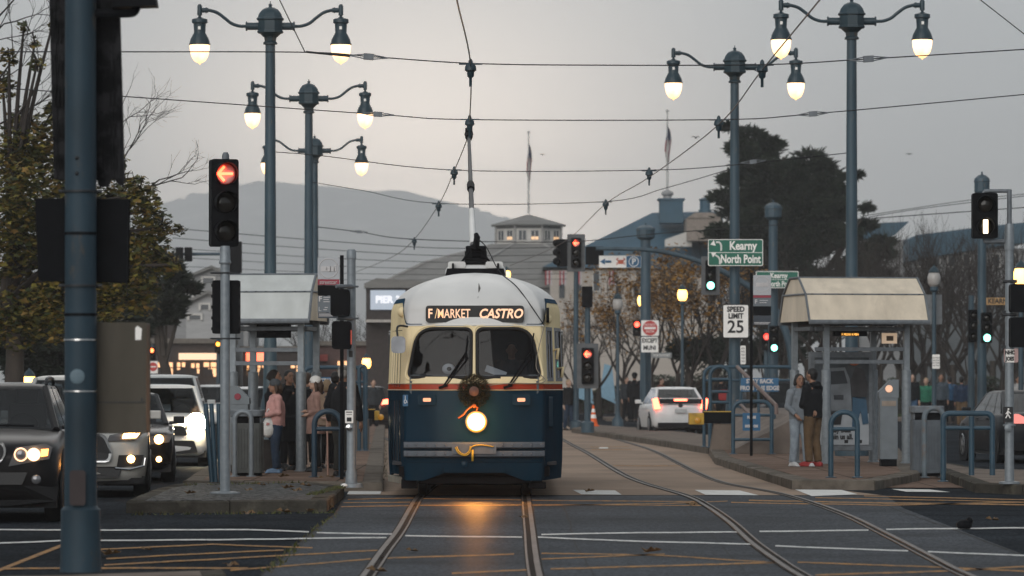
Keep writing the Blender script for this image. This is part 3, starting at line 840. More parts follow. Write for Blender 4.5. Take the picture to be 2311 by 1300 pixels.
# bumper beams with rivets
BX = [-.98 + 1.96 * i / 30 for i in range(31)]
b = MB()
for z0, z1 in ((.695, .785), (.575, .665)):
    v = []
    for x in BX:
        y = front_y(x, .7); v += [(x, y - .005, z1), (x, y - .075, z1 - .006), (x, y - .085, z1 - .02), (x, y - .085, z0 + .02), (x, y - .075, z0 + .006), (x, y - .005, z0)]
    f = [list(range(6)), [30 * 6 + k for k in range(6)][::-1]]
    f += [(6 * i + k, 6 * i + (k + 1) % 6, 6 * i + 6 + (k + 1) % 6, 6 * i + 6 + k) for i in range(30) for k in range(6)]
    b.add(v, f)
bp = b.build('bumper', BUMP, tram)
b = MB()
for z in (.74, .62):
    for i in range(15):
        x = -.93 + 1.86 * i / 14
        if abs(x) > .3: b.ell((x, front_y(x, .7) - .086, z), (.016, .012, .016), 8, 5)
b.build('rivets', BUMP, bp, smooth=180)
b = MB(); v = []
for i in range(13):
    x = -.29 + .58 * i / 12; y = front_y(x, .7) - .10; v.append((x, y))
pl = [(-.30, .63), (.30, .63), (.30, .73), (-.30, .73)]
b.prism(pl, -.12, -.07); b.build('coupler_cover', BUMP, bp, bevel=.008)
b = MB(); b.tube(bez([(-.26, -.13, .71), (-.21, -.14, .63), (-.12, -.14, .60), (-.06, -.14, .64), (-.03, -.14, .72), (.1, -.13, .745), (.27, -.13, .72)], 8), .009, 6)
b.tube(bez([(-.24, -.135, .72), (-.20, -.145, .65), (-.13, -.145, .615), (-.07, -.145, .66), (-.05, -.145, .73)], 8), .008, 6)
b.cbox((-.02, -.125, .60), (.03, .02, .16)); b.build('safety_rope', mat('yellow rope', (0.55, 0.33, 0.03), .6), bp, smooth=180)
b = MB(); b.lathe([(.05, .0), (.05, -.02), (.02, -.035)], (-.13, -.004, .47), 14, 'y'); b.build('plug_cover', PB, tram, smooth=60)
# door on the left shoulder: two glazed leaves
def bp_on(y, z, off=0.0):
    for i in range(NB - 1):
        if base[i][1] <= y <= base[i + 1][1]:
            t = (y - base[i][1]) / (base[i + 1][1] - base[i][1] + 1e-9)
            a, c = Vector(shell(i, z)), Vector(shell(i + 1, z)); p = a.lerp(c, t); return Vector((-p.x - off, p.y, p.z))
def door_quad(mb, y0, y1, z0, z1, off=0.0, th=.03):
    a0, a1, c0, c1 = bp_on(y0, z0, off), bp_on(y1, z0, off), bp_on(y1, z1, off), bp_on(y0, z1, off)
    v = [a0, a1, c0, c1] + [q + Vector((th, 0, 0)) for q in (a0, a1, c0, c1)]
    mb.add(v, [(0, 1, 2, 3), (7, 6, 5, 4), (0, 4, 5, 1), (1, 5, 6, 2), (2, 6, 7, 3), (3, 7, 4, 0)])
for k in range(4):
    y0 = .56 + .295 * k; y1 = y0 + .285
    b = MB()
    for (a, c_, z0, z1) in ((y0, y0 + .05, .32, 2.34), (y1 - .05, y1, .32, 2.34), (y0 + .051, y1 - .051, .32, .5), (y0 + .051, y1 - .051, 1.36, 1.55), (y0 + .051, y1 - .051, 2.24, 2.34)):
        for q0, q1, mi in ((z0, min(z1, 1.507), 0), (max(z0, 1.507), min(z1, 1.595), 1), (max(z0, 1.595), z1, 2)):
            if q1 > q0: b.mi(mi); door_quad(b, a, c_, q0, q1)
    dr = b.build('door', [PB, PO, PC], tram)
    b = MB(); door_quad(b, y0 + .052, y1 - .052, .502, 1.358, -.012, .004); door_quad(b, y0 + .052, y1 - .052, 1.552, 2.238, -.012, .004)
    b.build('door_glass', CARGLASS, dr)
b = MB(); door_quad(b, .5, 1.8, .20, .29, .05, .2); b.build('door_step', mat('worn step plate', (0.42, 0.40, 0.34), .4, metal=.5, dirt=(.15, .14, .12)), tram)
# side windows on the right shoulder and along both flanks
for (y0, y1) in ((.52, .98), (1.3, 2.1)):
    b = MB()
    def rq(mb, ya, yb, za, zb, off, th=.012):
        q = []
        for (y, z) in ((ya, za), (yb, za), (yb, zb), (ya, zb)):
            p = bp_on(y, z, off); q.append(Vector((-p.x, p.y, p.z)))
        v = q + [p - Vector((th, 0, 0)) for p in q]
        mb.add(v, [(3, 2, 1, 0), (4, 5, 6, 7), (1, 5, 4, 0), (2, 6, 5, 1), (3, 7, 6, 2), (0, 4, 7, 3)])
    rq(b, y0 - .02, y0 + .03, 1.63, 2.39, .01); rq(b, y1 - .03, y1 + .02, 1.63, 2.39, .01); rq(b, y0 + .031, y1 - .031, 1.63, 1.68, .01); rq(b, y0 + .031, y1 - .031, 2.34, 2.39, .01)
    rq(b, (y0 + y1) / 2 - .02, (y0 + y1) / 2 + .02, 1.681, 2.339, .008)
    sw = b.build('side_window', mat('window frame alloy', (0.10, 0.11, 0.13), .4, metal=.4), tram)
    b = MB(); rq(b, y0 + .02, y1 - .02, 1.67, 2.35, -.01, .004); b.build('pane', CARGLASS, sw)
for sgn in (1, -1):
    for k in range(7):
        y0 = 2.7 + 1.22 * k; b = MB()
        x = sgn * 1.262; b.prismx(rrect(y0, y0 + 1.05, 1.68, 2.36, .06), min(x, x - sgn * .03), max(x, x - sgn * .03))
        b.build('side_window', GLASSDARK if False else mat('side glazing', (0.015, 0.017, 0.02), .06, var=0, spec=.6), tram)
for sx, z, y in ((-1, 2.60, .62), (1, 2.50, .62)):
    b = MB(); p = bp_on(y, z); b.ell((sx * (-p.x), p.y, z), (.075, .09, .075), 10, 7); b.build('marker_lamp', PC, tram, smooth=180)
b = MB()
for z, y in ((2.06, 1.15), (1.80, 1.6)):
    p = bp_on(y, z); b.tube([(-p.x - .01, p.y, z), (-p.x + .07, p.y - .02, z + .03), (-p.x + .05, p.y - .02, z - .12)], .022, 8)
b.build('grab_handle', PC, tram, smooth=180)
b = MB(); p = bp_on(.75, 1.2); b.prismx(rrect(.55, .95, .98, 1.42, .03), -p.x - .03, -p.x + .035); b.build('side_vent', PB, tram, bevel=.006)
b = MB(); p = bp_on(.62, 2.6); b.prismx(rrect(.56, .74, 2.45, 2.66, .04), -p.x - .01, -p.x + .03); b.build('number_window', BLACK, tram, bevel=.004)
# mirror
b = MB(); b.tube(bez([(-.93, .22, 2.39), (-1.03, .10, 2.40), (-1.07, .03, 2.36), (-1.06, .0, 2.24)], 6), .016, 6)
mr = b.build('mirror', DARKMETAL, tram, smooth=180)
b = MB(); b.prism(rrect(-1.14, -.965, 2.03, 2.24, .05), -.03, .07); b.build('mirror_housing', mat('pewter shell', (.25, .26, .28), .3, metal=.7), mr, bevel=.02)
# access plate
b = MB(); x = -.955; b.prism(rrect(x - .04, x + .035, 1.28, 1.44, .008), .165, .18)
ap = b.build('access_sign', SIGNBLUE, tram)
b = MB(); b.tube([(x - .005, .162, 1.41), (x - .005, .162, 1.365), (x + .012, .162, 1.36), (x + .02, .162, 1.325)], .005, 5)
b.ell((x - .005, .162, 1.42), .007, 6, 5); b.tube([(x + .012 * math.cos(a) - .007, .162, 1.345 + .024 * math.sin(a)) for a in [R(100 + 20 * k) for k in range(13)]], .004, 5); b.build('wheelchair_symbol', WHITE, ap)
# roof gear: monitor, trolley base, pole, retriever rope
b = MB(); rings = []
for (y0, y1, hw, z) in ((2.4, 12, .44, 3.12), (2.4, 12, .44, 3.24), (2.46, 11.9, .40, 3.30), (2.6, 11.8, .32, 3.325)):
    rings.append([(x, y, z) for x, y in rpoly([(-hw, y0), (hw, y0), (hw, y1), (-hw, y1)], .35, 5)])
b.ringloft(rings); b.build('roof_monitor', PW, tram, smooth=40)
b = MB(); b.prism([(-.42, 3.16), (.42, 3.16), (.40, 3.24), (-.40, 3.24)], 2.16, 2.36)
b.box(-.33, .33, 2.5, 3.5, 3.326, 3.36); b.box(-.34, -.31, 2.3, 2.45, 3.2, 3.33); b.box(.31, .34, 2.3, 2.45, 3.2, 3.33)
b.build('trolley_board', BLACK, tram, bevel=.01)
b = MB()
for sx in (-1, 1):
    b.prism(rrect(sx * .27 - .12, sx * .27 + .12, 3.27, 3.35, .03), 2.42, 2.9)
b.build('vent_cover', PW, tram, bevel=.02)
b = MB()
b.lathe([(.17, 0), (.17, .06), (.11, .07), (.11, .18), (.08, .22)], (0, 3.0, 3.362), 14); b.cbox((-.10, 2.98, 3.50), (.09, .4, .18)); b.cbox((.11, 2.98, 3.49), (.08, .36, .15))
b.cyl((-.16, 2.9, 3.47), (.16, 2.9, 3.47), .05); b.cyl((-.13, 2.8, 3.56), (.15, 2.8, 3.56), .035); b.tube([(.0, 2.75, 3.55), (.02, 2.7, 3.72), (.0, 2.72, 3.77)], [.05, .045, .03], 8)
b.tube([(-.2, 2.75, 3.36), (0, 2.8, 3.66), (.2, 2.75, 3.36)], .018, 6)
b.build('trolley_base', BLACK, tram, smooth=40)
tip = P(1058, 303, 72.4) - tram.location
b = MB(); p0 = Vector((-.04, 2.9, 3.58)); b.tube([p0, p0.lerp(tip, .5), tip], [.045, .036, .026], 8)
tp = b.build('trolley_pole', DARKMETAL, tram, smooth=60)
b = MB(); q = p0.lerp(tip, .14); b.tube([p0.lerp(tip, .02), p0.lerp(tip, .30)], [.052, .045], 8); b.build('pole_sleeve', PW, tp, smooth=60)
b = MB(); b.tube([p0.lerp(tip, .48), p0.lerp(tip, .53)], .06, 8); b.build('pole_joint', BLACK, tp); b = MB(); b.tube([p0.lerp(tip, .965), tip, tip + Vector((0, .05, .09))], [.06, .075, .05], 8); b.cbox(tip + Vector((0, .03, .02)), (.12, .2, .16)); b.build('trolley_shoe', BLACK, tp)
b = MB(); b.tube(bez([(.02, 2.7, 3.7), (.16, 2.2, 3.55), (.35, 1.2, 3.18), (.62, .6, 2.92), (.98, .33, 2.40)], 10), .008, 5); b.build('retriever_rope', BLACK, tram)
b = MB(); b.tube(bez([(.98, .3, 2.42), (.86, .2, 1.85), (.98, .16, 1.62), (.5, -.02, 1.60), (.2, -.03, 1.57)], 8), .006, 5); b.build('loose_cord', mat('cord', (.25, .22, .18), .7), tram)
b = MB(); b.cbox((-.54, .95, 2.985), (.09, .1, .03)); b.build('roof_bracket', BLACK, tram)
# undercarriage
b = MB(); b.box(-1.05, 1.05, .35, 13.2, .30, .44); b.box(-.78, .78, .25, .45, .2, .3); b.box(-1.02, -.8, .35, .75, .13, .26); b.box(.75, 1.0, .35, .75, .13, .22)
b.box(-.95, .95, 1.2, 3.8, .16, .3); b.build('underframe', BLACK, tram, bevel=.01)
for y in (1.3, 3.2, 10.4, 12.3):
    b = MB()
    for sx in (-1, 1):
        b.lathe([(.02, -.07), (.30, -.07), (.33, -.05), (.33, .05), (.30, .07), (.02, .07)], (sx * .735, y, .345), 24, 'x')
    b.cyl((-.7, y, .345), (.7, y, .345), .06); b.build('wheelset', DARKMETAL, tram, smooth=40)
# cab interior seen through the glass
INT = mat('cab interior', (0.035, 0.037, 0.042), .8); DASH = mat('grey dash', (.10, .115, .125), .7)
b = MB(); b.prism(rrect(-.9, .9, 1.45, 1.72, .05), .16, .55); b.build('dashboard', DASH, tram)
b = MB(); b.box(-1.15, 1.15, 1.9, 1.94, .5, 2.5); b.box(-1.15, 1.15, .5, 12.8, .46, .5); b.box(-.95, .95, .45, 1.89, 2.40, 2.43); b.build('bulkhead', INT, tram)
b = MB(); b.cbox((.30, .30, 1.76), (.30, .004, .12), ry=.35, rx=-.7); tag(b.build('route_paper', WHITE, tram))
b = MB(); b.ell((-.36, .27, 1.80), (.09, .05, .075), 12, 8); b.build('dash_dial', WHITE, tram, smooth=180)
b = MB(); b.ell((-.35, .222, 1.80), (.035, .01, .03), 8, 6); b.build('dial_centre', BLACK, tram)

# added point lamp ahead of the lens, for a halo on the paint
pl_d = bpy.data.lights.new('headlight_halo_fill', 'POINT'); pl_d.energy = 12; pl_d.color = (1.0, .46, .12); pl_d.shadow_soft_size = .09
pl_o = bpy.data.objects.new('headlight_halo_fill', pl_d); col.objects.link(pl_o); pl_o.parent = tram; pl_o.location = (hx, -.30, hz_)

# panel seams down the corner posts and along the apron
b = MB()
for sx in (-1, 1):
    b.tube([(sx * (shell(NF + 2, z)[0] + .001), shell(NF + 2, z)[1] - .003, z) for z in (.27, .5, .8, 1.1, 1.35, 1.5)], .005, 4)
b.tube([(x, front_y(x, .50) - .003, .50) for x in [-.95 + 1.9 * i / 24 for i in range(25)]], .004, 4)
b.build('panel_seam', mat('dark seam', (.004, .014, .024), .7, spec=.1), tram)
b = MB()
for (x, z, l) in ((.06, 2.93, .14),):
    b.tube([(x, front_y(x, z + l / 2) - .002, z + l / 2), (x + .01, front_y(x, z) - .002, z), (x - .01, front_y(x, z - l) - .002, z - l)], [.004, .016, .003], 6)
b.build('roof_grease_stain', mat('grease stain', (.10, .095, .09), .8), tram)

sp_d = bpy.data.lights.new('headlight_beam', 'SPOT'); sp_d.energy = 330; sp_d.color = (1.0, .38, .07); sp_d.shadow_soft_size = .11; sp_d.spot_size = R(75); sp_d.spot_blend = .9
sp_o = bpy.data.objects.new('headlight_beam', sp_d); col.objects.link(sp_o); sp_o.parent = tram; sp_o.location = (hx, -.26, hz_); sp_o.rotation_euler = (R(86), 0, 0)
sp_o.rotation_euler = Vector((0, 1, .07)).to_track_quat('Z', 'Y').to_euler()

# ================================================================== STREET FURNITURE
GLOBE = None
def globe_mat():
    m = bpy.data.materials.new('lit lamp globe'); m.use_nodes = True
    t = m.node_tree; b = t.nodes['Principled BSDF']; L = t.links.new
    tcn = t.nodes.new('ShaderNodeTexCoord'); sp = t.nodes.new('ShaderNodeSeparateXYZ'); L(tcn.outputs['Generated'], sp.inputs[0])
    r = t.nodes.new('ShaderNodeValToRGB'); r.color_ramp.elements[0].color = (1.0, 0.47, 0.15, 1); r.color_ramp.elements[1].color = (1.0, 0.62, 0.33, 1)
    r.color_ramp.elements[1].position = .6
    n = t.nodes.new('ShaderNodeTexNoise'); n.inputs['Scale'].default_value = 3
    L(tcn.outputs['Generated'], n.inputs['Vector'])
    L(sp.outputs[2], r.inputs[0]); L(r.outputs[0], b.inputs['Emission Color'])
    ad = t.nodes.new('ShaderNodeMath'); ad.operation = 'MULTIPLY_ADD'; ad.inputs[1].default_value = 2.4; ad.inputs[2].default_value = 1.5
    L(n.outputs['Fac'], ad.inputs[0]); L(ad.outputs[0], b.inputs['Emission Strength'])
    b.inputs['Base Color'].default_value = (.5, .4, .3, 1)
    return m
GLOBE = globe_mat()

def lamp_post():
    t = thing('street_lamp', '', 'street lamp')
    b = MB(); b.lathe([(.34, 0), (.34, .5), (.27, .6), (.22, .75), (.19, 1.2), (.15, 1.35), (.125, 2.5), (.112, 5.5), (.098, 8.38)], n=18); b.build('pole', BLUEPOLE, t, smooth=40)
    b = MB(); b.lathe([(.098, 8.36), (.15, 8.37), (.15, 8.40), (.12, 8.43), (.13, 8.50), (.22, 8.58), (.275, 8.60), (.275, 8.635), (.255, 8.64), (.255, 8.84), (.29, 8.86), (.29, 8.885), (.265, 8.90), (.235, 8.98), (.17, 9.06), (.09, 9.10), (.04, 9.11), (.03, 9.135), (.045, 9.15), (.03, 9.175), (.01, 9.18), (.008, 9.23)], n=8)
    b.build('junction_box', LAMPBLUE, t, smooth=25)
    for s in (-1, 1):
        b = MB(); b.cyl((s * .24, 0, 8.73), (s * .47, 0, 8.73), .075, n=12); b.cyl((s * .46, 0, 8.73), (s * .49, 0, 8.73), .095, n=12)
        b.tube(bez([(s * .48, 0, 8.73), (s * .62, 0, 8.735), (s * .78, 0, 8.79), (s * .92, 0, 8.90), (s * 1.06, 0, 9.00), (s * 1.20, 0, 9.045), (s * 1.30, 0, 9.05)], 6), .033, 8)
        b.cyl((s * 1.24, 0, 9.05), (s * 1.36, 0, 9.05), .05, n=10); b.cyl((s * 1.27, 0, 9.05), (s * 1.29, 0, 9.05), .062, n=10)
        b.tube([(s * 1.41, 0, 8.95), (s * 1.41, 0, 9.13), (s * 1.41, 0, 9.17)], [.05, .05, .028], 10); b.cyl((s * 1.41, 0, 8.88), (s * 1.41, 0, 8.96), .028)
        b.build('arm', LAMPBLUE, t, smooth=40)
        b = MB(); b.lathe([(.03, 8.92), (.06, 8.90), (.155, 8.87), (.16, 8.80), (.125, 8.78), (.115, 8.60), (.145, 8.55), (.19, 8.46), (.205, 8.39), (.215, 8.385), (.215, 8.355), (.2, 8.355)], (s * 1.41, 0, 0), 16)
        h = b.build('lamp_housing', LAMPBLUE, t, smooth=35)
        b = MB(); b.cbox((s * 1.41 - s * 0.0, -.12, 8.69), (.05, .012, .06)); b.build('number_tag', WHITE, h)
        b = MB(); b.lathe([(.198, 8.356), (.2, 8.30), (.19, 8.22), (.165, 8.13), (.12, 8.05), (.06, 8.01), (.02, 7.995), (.012, 7.97)], (s * 1.41, 0, 0), 16)
        b.build('globe', GLOBE, h, smooth=180)
    return t
lp0 = lamp_post()
LG = 'twin globe street lamps along the tracks'
for i, (px, d, lab) in enumerate(((610, 88.5, 'tall blue twin globe street lamp rising behind the left streetcar shelter, largest on that side'),
                                  (697, 111, 'twin globe street lamp behind the left shelter, middle one of its row of three'),
                                  (710, 133, 'twin globe street lamp partly hidden behind two others, smallest of the left row'),
                                  (1922, 88.5, 'tall blue twin globe street lamp rising over the right streetcar shelter roof'),
                                  (1658, 102, 'twin globe street lamp carrying the green direction sign and the speed limit sign'))):
    o = lp0 if i == 0 else copy_tree(lp0)
    place(o, A(px, d), 0, lab, LG)
    dz = {2: -.15, 3: .1, 4: .15}.get(i, 0)
    o.location.z = dz

def sign(name, label, cat, px0, px1, py0, py1, d, m, r=.03, border=None, th=.02, rz=0, group=None):
    """flat sign plate whose face is centred between the pixel columns; origin on the plate's centre"""
    c = P((px0 + px1) / 2, (py0 + py1) / 2, d); W_ = (px1 - px0) * d / F; H_ = (py1 - py0) * d / F
    t = thing(name, label, cat, c, rz, group)
    b = MB(); b.prism(rrect(-W_ / 2, W_ / 2, -H_ / 2, H_ / 2, r), 0, th); b.build('plate', border or m, t)
    if border:
        e = .014 * max(1, d / 90); b = MB(); b.prism(rrect(-W_ / 2 + e, W_ / 2 - e, -H_ / 2 + e, H_ / 2 - e, r * .7), -.004, .001); b.build('face', m, t)
    return t, W_, H_

# green direction sign
t, W_, H_ = sign('direction_sign', 'green sign reading Kearny and North Point with white left arrows on a lamp pole', 'road sign', 1598, 1722, 540, 600, 101.6, SIGNGREEN, .04, WHITE)
b = MB(); b.box(-W_ / 2 + .01, W_ / 2 - .01, -.007, -.004, -.006, .006); b.build('divider', WHITE, t)
text('Kearny', .27, WHITE, t, (.17, -.008, .15), sx=.80, bold=.008); text('North Point', .265, WHITE, t, (.115, -.008, -.155), sx=.70, bold=.008)
def arrow(parent, pts, wd, hx, hz, ang, sz, m=WHITE, y=-.008):
    b = MB(); b.tube(bez([(x, y, z) for x, z in pts], 6), wd, 4)
    ca, sa = math.cos(ang), math.sin(ang); tri = [(sz, 0), (-sz * .3, sz * .8), (-sz * .3, -sz * .8)]
    b.prism([(hx + x * ca - z * sa, hz + x * sa + z * ca) for x, z in tri], y - .003, y); b.build('arrow', m, parent)
arrow(t, [(-.33, .04), (-.33, .16), (-.37, .23), (-.45, .23)], .02, -.50, .21, R(200), .085)
arrow(t, [(-.36, -.27), (-.36, -.17), (-.40, -.10), (-.47, -.06)], .02, -.50, -.045, R(145), .08)
# second, farther green sign
t, W_, H_ = sign('direction_sign', 'smaller farther green sign ending Kearny half hidden behind the right shelter roof', 'road sign', 1706, 1802, 612, 650, 139.5, SIGNGREEN, .04, WHITE)
b = MB(); b.box(-W_ / 2 + .02, W_ / 2 - .02, -.007, -.004, -.006, .006); b.build('divider', WHITE, t)
text('Kearny', .23, WHITE, t, (.05, -.008, .12), sx=.82, bold=.006); text('North Point', .225, WHITE, t, (.08, -.008, -.14), sx=.72, bold=.006)
# speed limit
t, W_, H_ = sign('speed_sign', 'white speed limit 25 sign fixed to a blue lamp pole', 'road sign', 1631, 1690, 687, 763, 101.7, WHITE, .045, INK)
for s_, z, q, sx in (('SPEED', .27, .165, .9), ('LIMIT', .115, .165, .88), ('25', -.14, .40, .98)):
    text(s_, q, INK, t, (0, -.008, z), sx=sx, bold=.007)
# do not enter + except
t, W_, H_ = sign('no_entry_sign', 'red and white DO NOT ENTER sign over an EXCEPT MUNI plate', 'road sign', 1447, 1487, 723, 758, 165, WHITE, .03)
b = MB(); b.lathe([(.275, 0), (.275, -.012)], (0, 0, 0), 28, 'y'); dsc = b.build('disc', SIGNRED, t)
b = MB(); b.box(-.21, .21, -.018, -.012, -.04, .04); b.build('bar', WHITE, dsc)
text('DO NOT', .13, WHITE, dsc, (0, -.016, .12), sx=.8); text('ENTER', .13, WHITE, dsc, (0, -.016, -.13), sx=.8)
b = MB(); b.prism(rrect(-.33, .30, -.90, -.33, .03), 0, .02); pl = b.build('lower_plate', WHITE, t)
text('EXCEPT', .22, INK, pl, (-.015, -.004, -.47), sx=.75, bold=.008); text('MUNI', .22, INK, pl, (-.015, -.004, -.74), sx=.85, bold=.008)
# blade sign with arrow, crab and P
t, W_, H_ = sign('parking_sign', 'wide white and blue sign with left arrow, red crab and letter P', 'road sign', 1352, 1447, 577, 604, 149.5, WHITE, .02)
b = MB(); b.box(W_ / 2 - .50, W_ / 2 - .01, -.006, -.001, -H_ / 2 + .01, H_ / 2 - .01); pp = b.build('blue_panel', SIGNBLUE, t)
text('P', .27, WHITE, pp, (W_ / 2 - .25, -.012, 0), bold=.006)
b = MB(); b.tube([(W_ / 2 - .25 + .16 * math.cos(R(15 * k)), -.01, .16 * math.sin(R(15 * k))) for k in range(25)], .014, 5, cap=False); b.build('ring', WHITE, pp)
arrow(t, [(-.30, 0), (-.5, 0)], .04, -.55, 0, PI, .13, SIGNBLUE)
b = MB(); CR = [(-.1, -.02), (-.06, -.08), (.06, -.08), (.1, -.02), (.07, .06), (-.07, .06)]
b.prism([(x + .02, z) for x, z in CR], -.01, -.002)
for s_ in (-1, 1):
    b.tube([(.02 + s_ * .08, -.006, .03), (.02 + s_ * .14, -.006, .08), (.02 + s_ * .09, -.006, .12)], [.02, .025, .02], 5)
    for q in (-.06, -.01): b.tube([(.02 + s_ * .08, -.006, q), (.02 + s_ * .15, -.006, q - .05)], .012, 5)
b.build('crab_symbol', mat('orange red print', (.5, .1, .05), .5), t)
# little far signs
t, W_, H_ = sign('street_name_sign', 'grey street name plate beside the DO NOT ENTER pole', 'road sign', 1470, 1516, 796, 808, 164, mat('faded plate', (.22, .23, .23), .6), .02)
text('NORTH POINT', .13, WHITE, t, (0, -.008, 0), sx=.72)
t, W_, H_ = sign('street_name_sign', 'yellow lit KEARNY street name blade at far right', 'road sign', 2206, 2290, 672, 688, 130, mat('yellow name plate', (.42, .25, .10), .5), .02)
text('KEARNY', .2, INK, t, (.1, -.008, 0), sx=.9, bold=.006)
t, W_, H_ = sign('stop_sign_plate', 'small red and white do not enter sign beyond the left traffic', 'road sign', 334, 356, 815, 843, 150, WHITE, .02)
b = MB(); b.lathe([(.15, 0), (.15, -.012)], (0, 0, .02), 20, 'y'); b.build('disc', SIGNRED, t); b = MB(); b.box(-.11, .11, -.018, -.012, 0, .04); b.build('bar', WHITE, t); b = MB(); b.cyl((0, .05, -3), (0, .05, .2), .03); b.build('post', GALVD, t)
t, W_, H_ = sign('notice_sign', 'small white notice on the thin blue lamp post right of the right shelter', 'road sign', 2104, 2121, 800, 832, 119.6, WHITE, .02)
for k in range(4): text('NO PARKING'[:7 - k % 2], .05, INK, t, (0, -.006, .1 - .07 * k))
t, W_, H_ = sign('notice_sign', 'vertical white notice strip behind the speed limit pole', 'road sign', 1671, 1683, 780, 822, 110, WHITE, .02)
for k in range(5): text('NO', .055, INK, t, (0, -.006, .16 - .08 * k))
t, W_, H_ = sign('notice_sign', 'pair of grey sign backs on a blue lamp post right of the right shelter', 'road sign', 2088, 2126, 665, 732, 120.2, mat('grey sign back', (.15, .16, .17), .6), .02)
t, W_, H_ = sign('notice_sign', 'pink backed notice behind the right signal pole', 'road sign', 2266, 2298, 787, 818, 100, mat('pink sign back', (.42, .27, .25), .6), .03)

# ---------------------------------------------------------------- signals
def visor(mb, x, z, r=.11, ln=.22, y=-.0):
    n = 14; v = []
    for k in range(n + 1):
        a = R(-60) + R(300) * k / n; ca, sa = math.sin(a + R(0)), math.cos(a)
        a2 = R(90) + (k / n - .5) * R(290)
        c_, s_ = math.cos(a2), math.sin(a2)
        ext = ln * (0.55 + 0.45 * max(0, s_ * .5 + .5))
        v += [(x + r * c_, y, z + r * s_), (x + r * c_, y - ext, z + r * s_), (x + (r - .008) * c_, y - ext, z + (r - .008) * s_), (x + (r - .008) * c_, y, z + (r - .008) * s_)]
    f = []
    for k in range(n):
        for q in range(4): f.append((4 * k + q, 4 * k + (q + 1) % 4, 4 * k + 4 + (q + 1) % 4, 4 * k + 4 + q))
    mb.add(v, f)
def left_arrow(mb, x, z, r, y):
    mb.tube([(x - r * .55, y, z), (x + r * .62, y, z)], r * .13, 6)
    for s_ in (-1, 1): mb.tube([(x - r * .68, y, z), (x - r * .12, y, z + s_ * r * .62)], r * .13, 6)
def head(t, z0, n=3, lit=None, kind='ball', cell=.36, w_=.34, plate=False, y0=0.0, x0=0.0, colr=None):
    """signal head with n cells stacked up from z0; lit = index from the top"""
    H_ = cell * n
    b = MB(); b.prism(rrect(x0 - w_ / 2, x0 + w_ / 2, z0, z0 + H_, .03), y0, y0 + .2)
    for k in range(1, n): b.box(x0 - w_ / 2 - .01, x0 + w_ / 2 + .01, y0 + .02, y0 + .18, z0 + k * cell - .012, z0 + k * cell + .012)
    hd = b.build('signal_head', BLACK, t, bevel=.008)
    if plate:
        b = MB(); b.prism(rrect(x0 - w_ / 2 - .14, x0 + w_ / 2 + .14, z0 - .14, z0 + H_ + .14, .03), y0 + .1, y0 + .115); b.build('backplate', mat('grey backplate', (.10, .105, .11), .6), t)
    r = cell * .37
    for k in range(n):
        zc = z0 + H_ - (k + .5) * cell
        b = MB(); visor(b, x0, zc, r * 1.08, cell * .62, y0); b.build('visor', BLACK, hd, smooth=40)
        b = MB(); b.lathe([(r, 0), (r * .9, -.02), (r * .5, -.035), (.001, -.04)], (x0, y0 - .002, zc), 18, 'y')
        on = lit == k
        lens = b.build('lens', (colr if (on and kind == 'ball') else REDLENS if (on and kind == 'arrow') else DEADLENS), hd, smooth=180)
        if on and kind == 'arrow':
            b = MB(); left_arrow(b, x0, zc, r * 1.1, y0 - .05); b.build('arrow', REDLIT, hd)
        if on and kind == 'bar':
            b = MB(); b.prism(rrect(x0 - .035, x0 + .035, zc - r * .85, zc + r * .85, .01), y0 - .055, y0 - .04); b.build('bar_symbol', lamp_mat('white bar lit', (1, .8, .52), 3), hd)
    return hd
# left near signal with red arrow
L0 = G(508, 1114, .15); s0 = F / L0.y
t = thing('traffic_signal', 'traffic signal with lit red left arrow on a galvanised pole at the cobbled island', 'traffic light', L0)
zt = (1114 - 360) / s0; zb = (1114 - 555) / s0
b = MB(); b.lathe([(.2, 0), (.2, .02), (.07, .03), (.066, .3), (.062, zb - .25), (.062, zb - .24)], n=16); b.lathe([(.075, zb - .24), (.085, zb - .22), (.07, zb - .18), (.07, zb - .05), (.06, zb)], n=14)
b.build('pole', GALV, t, smooth=40)
hd = head(t, zb, 3, 0, 'arrow', (zt - zb) / 3, .35); 
for o in [hd]: o.rotation_euler.z = R(14)
b = MB(); b.tube([(0, .1, zt), (0, .1, zt + .06), (0, .1, zt + .1)], [.05, .05, .03], 10); b.build('cap', GALVD, t, smooth=60)
b = MB(); z0 = (1114 - 752) / s0; z1 = (1114 - 633) / s0
b.prism(rrect(-.17, .18, z0, z1, .02), .08, .3)
for k in range(5):
    for x in (-.185, .18): b.cbox((x, .2, z0 + .06 + (z1 - z0 - .12) * k / 4), (.02, .05, .04))
b.build('rear_signal_head', BLACK, t, bevel=.006)
b = MB()
for z in (z0 - .07, z1 + .1): b = MB(); b.tube([(.19 * math.cos(R(30 * k)) , .04 + .10 * math.sin(R(30 * k)), z) for k in range(13)], .012, 6, cap=False); b.build('clamp', DARKMETAL, t, smooth=60)

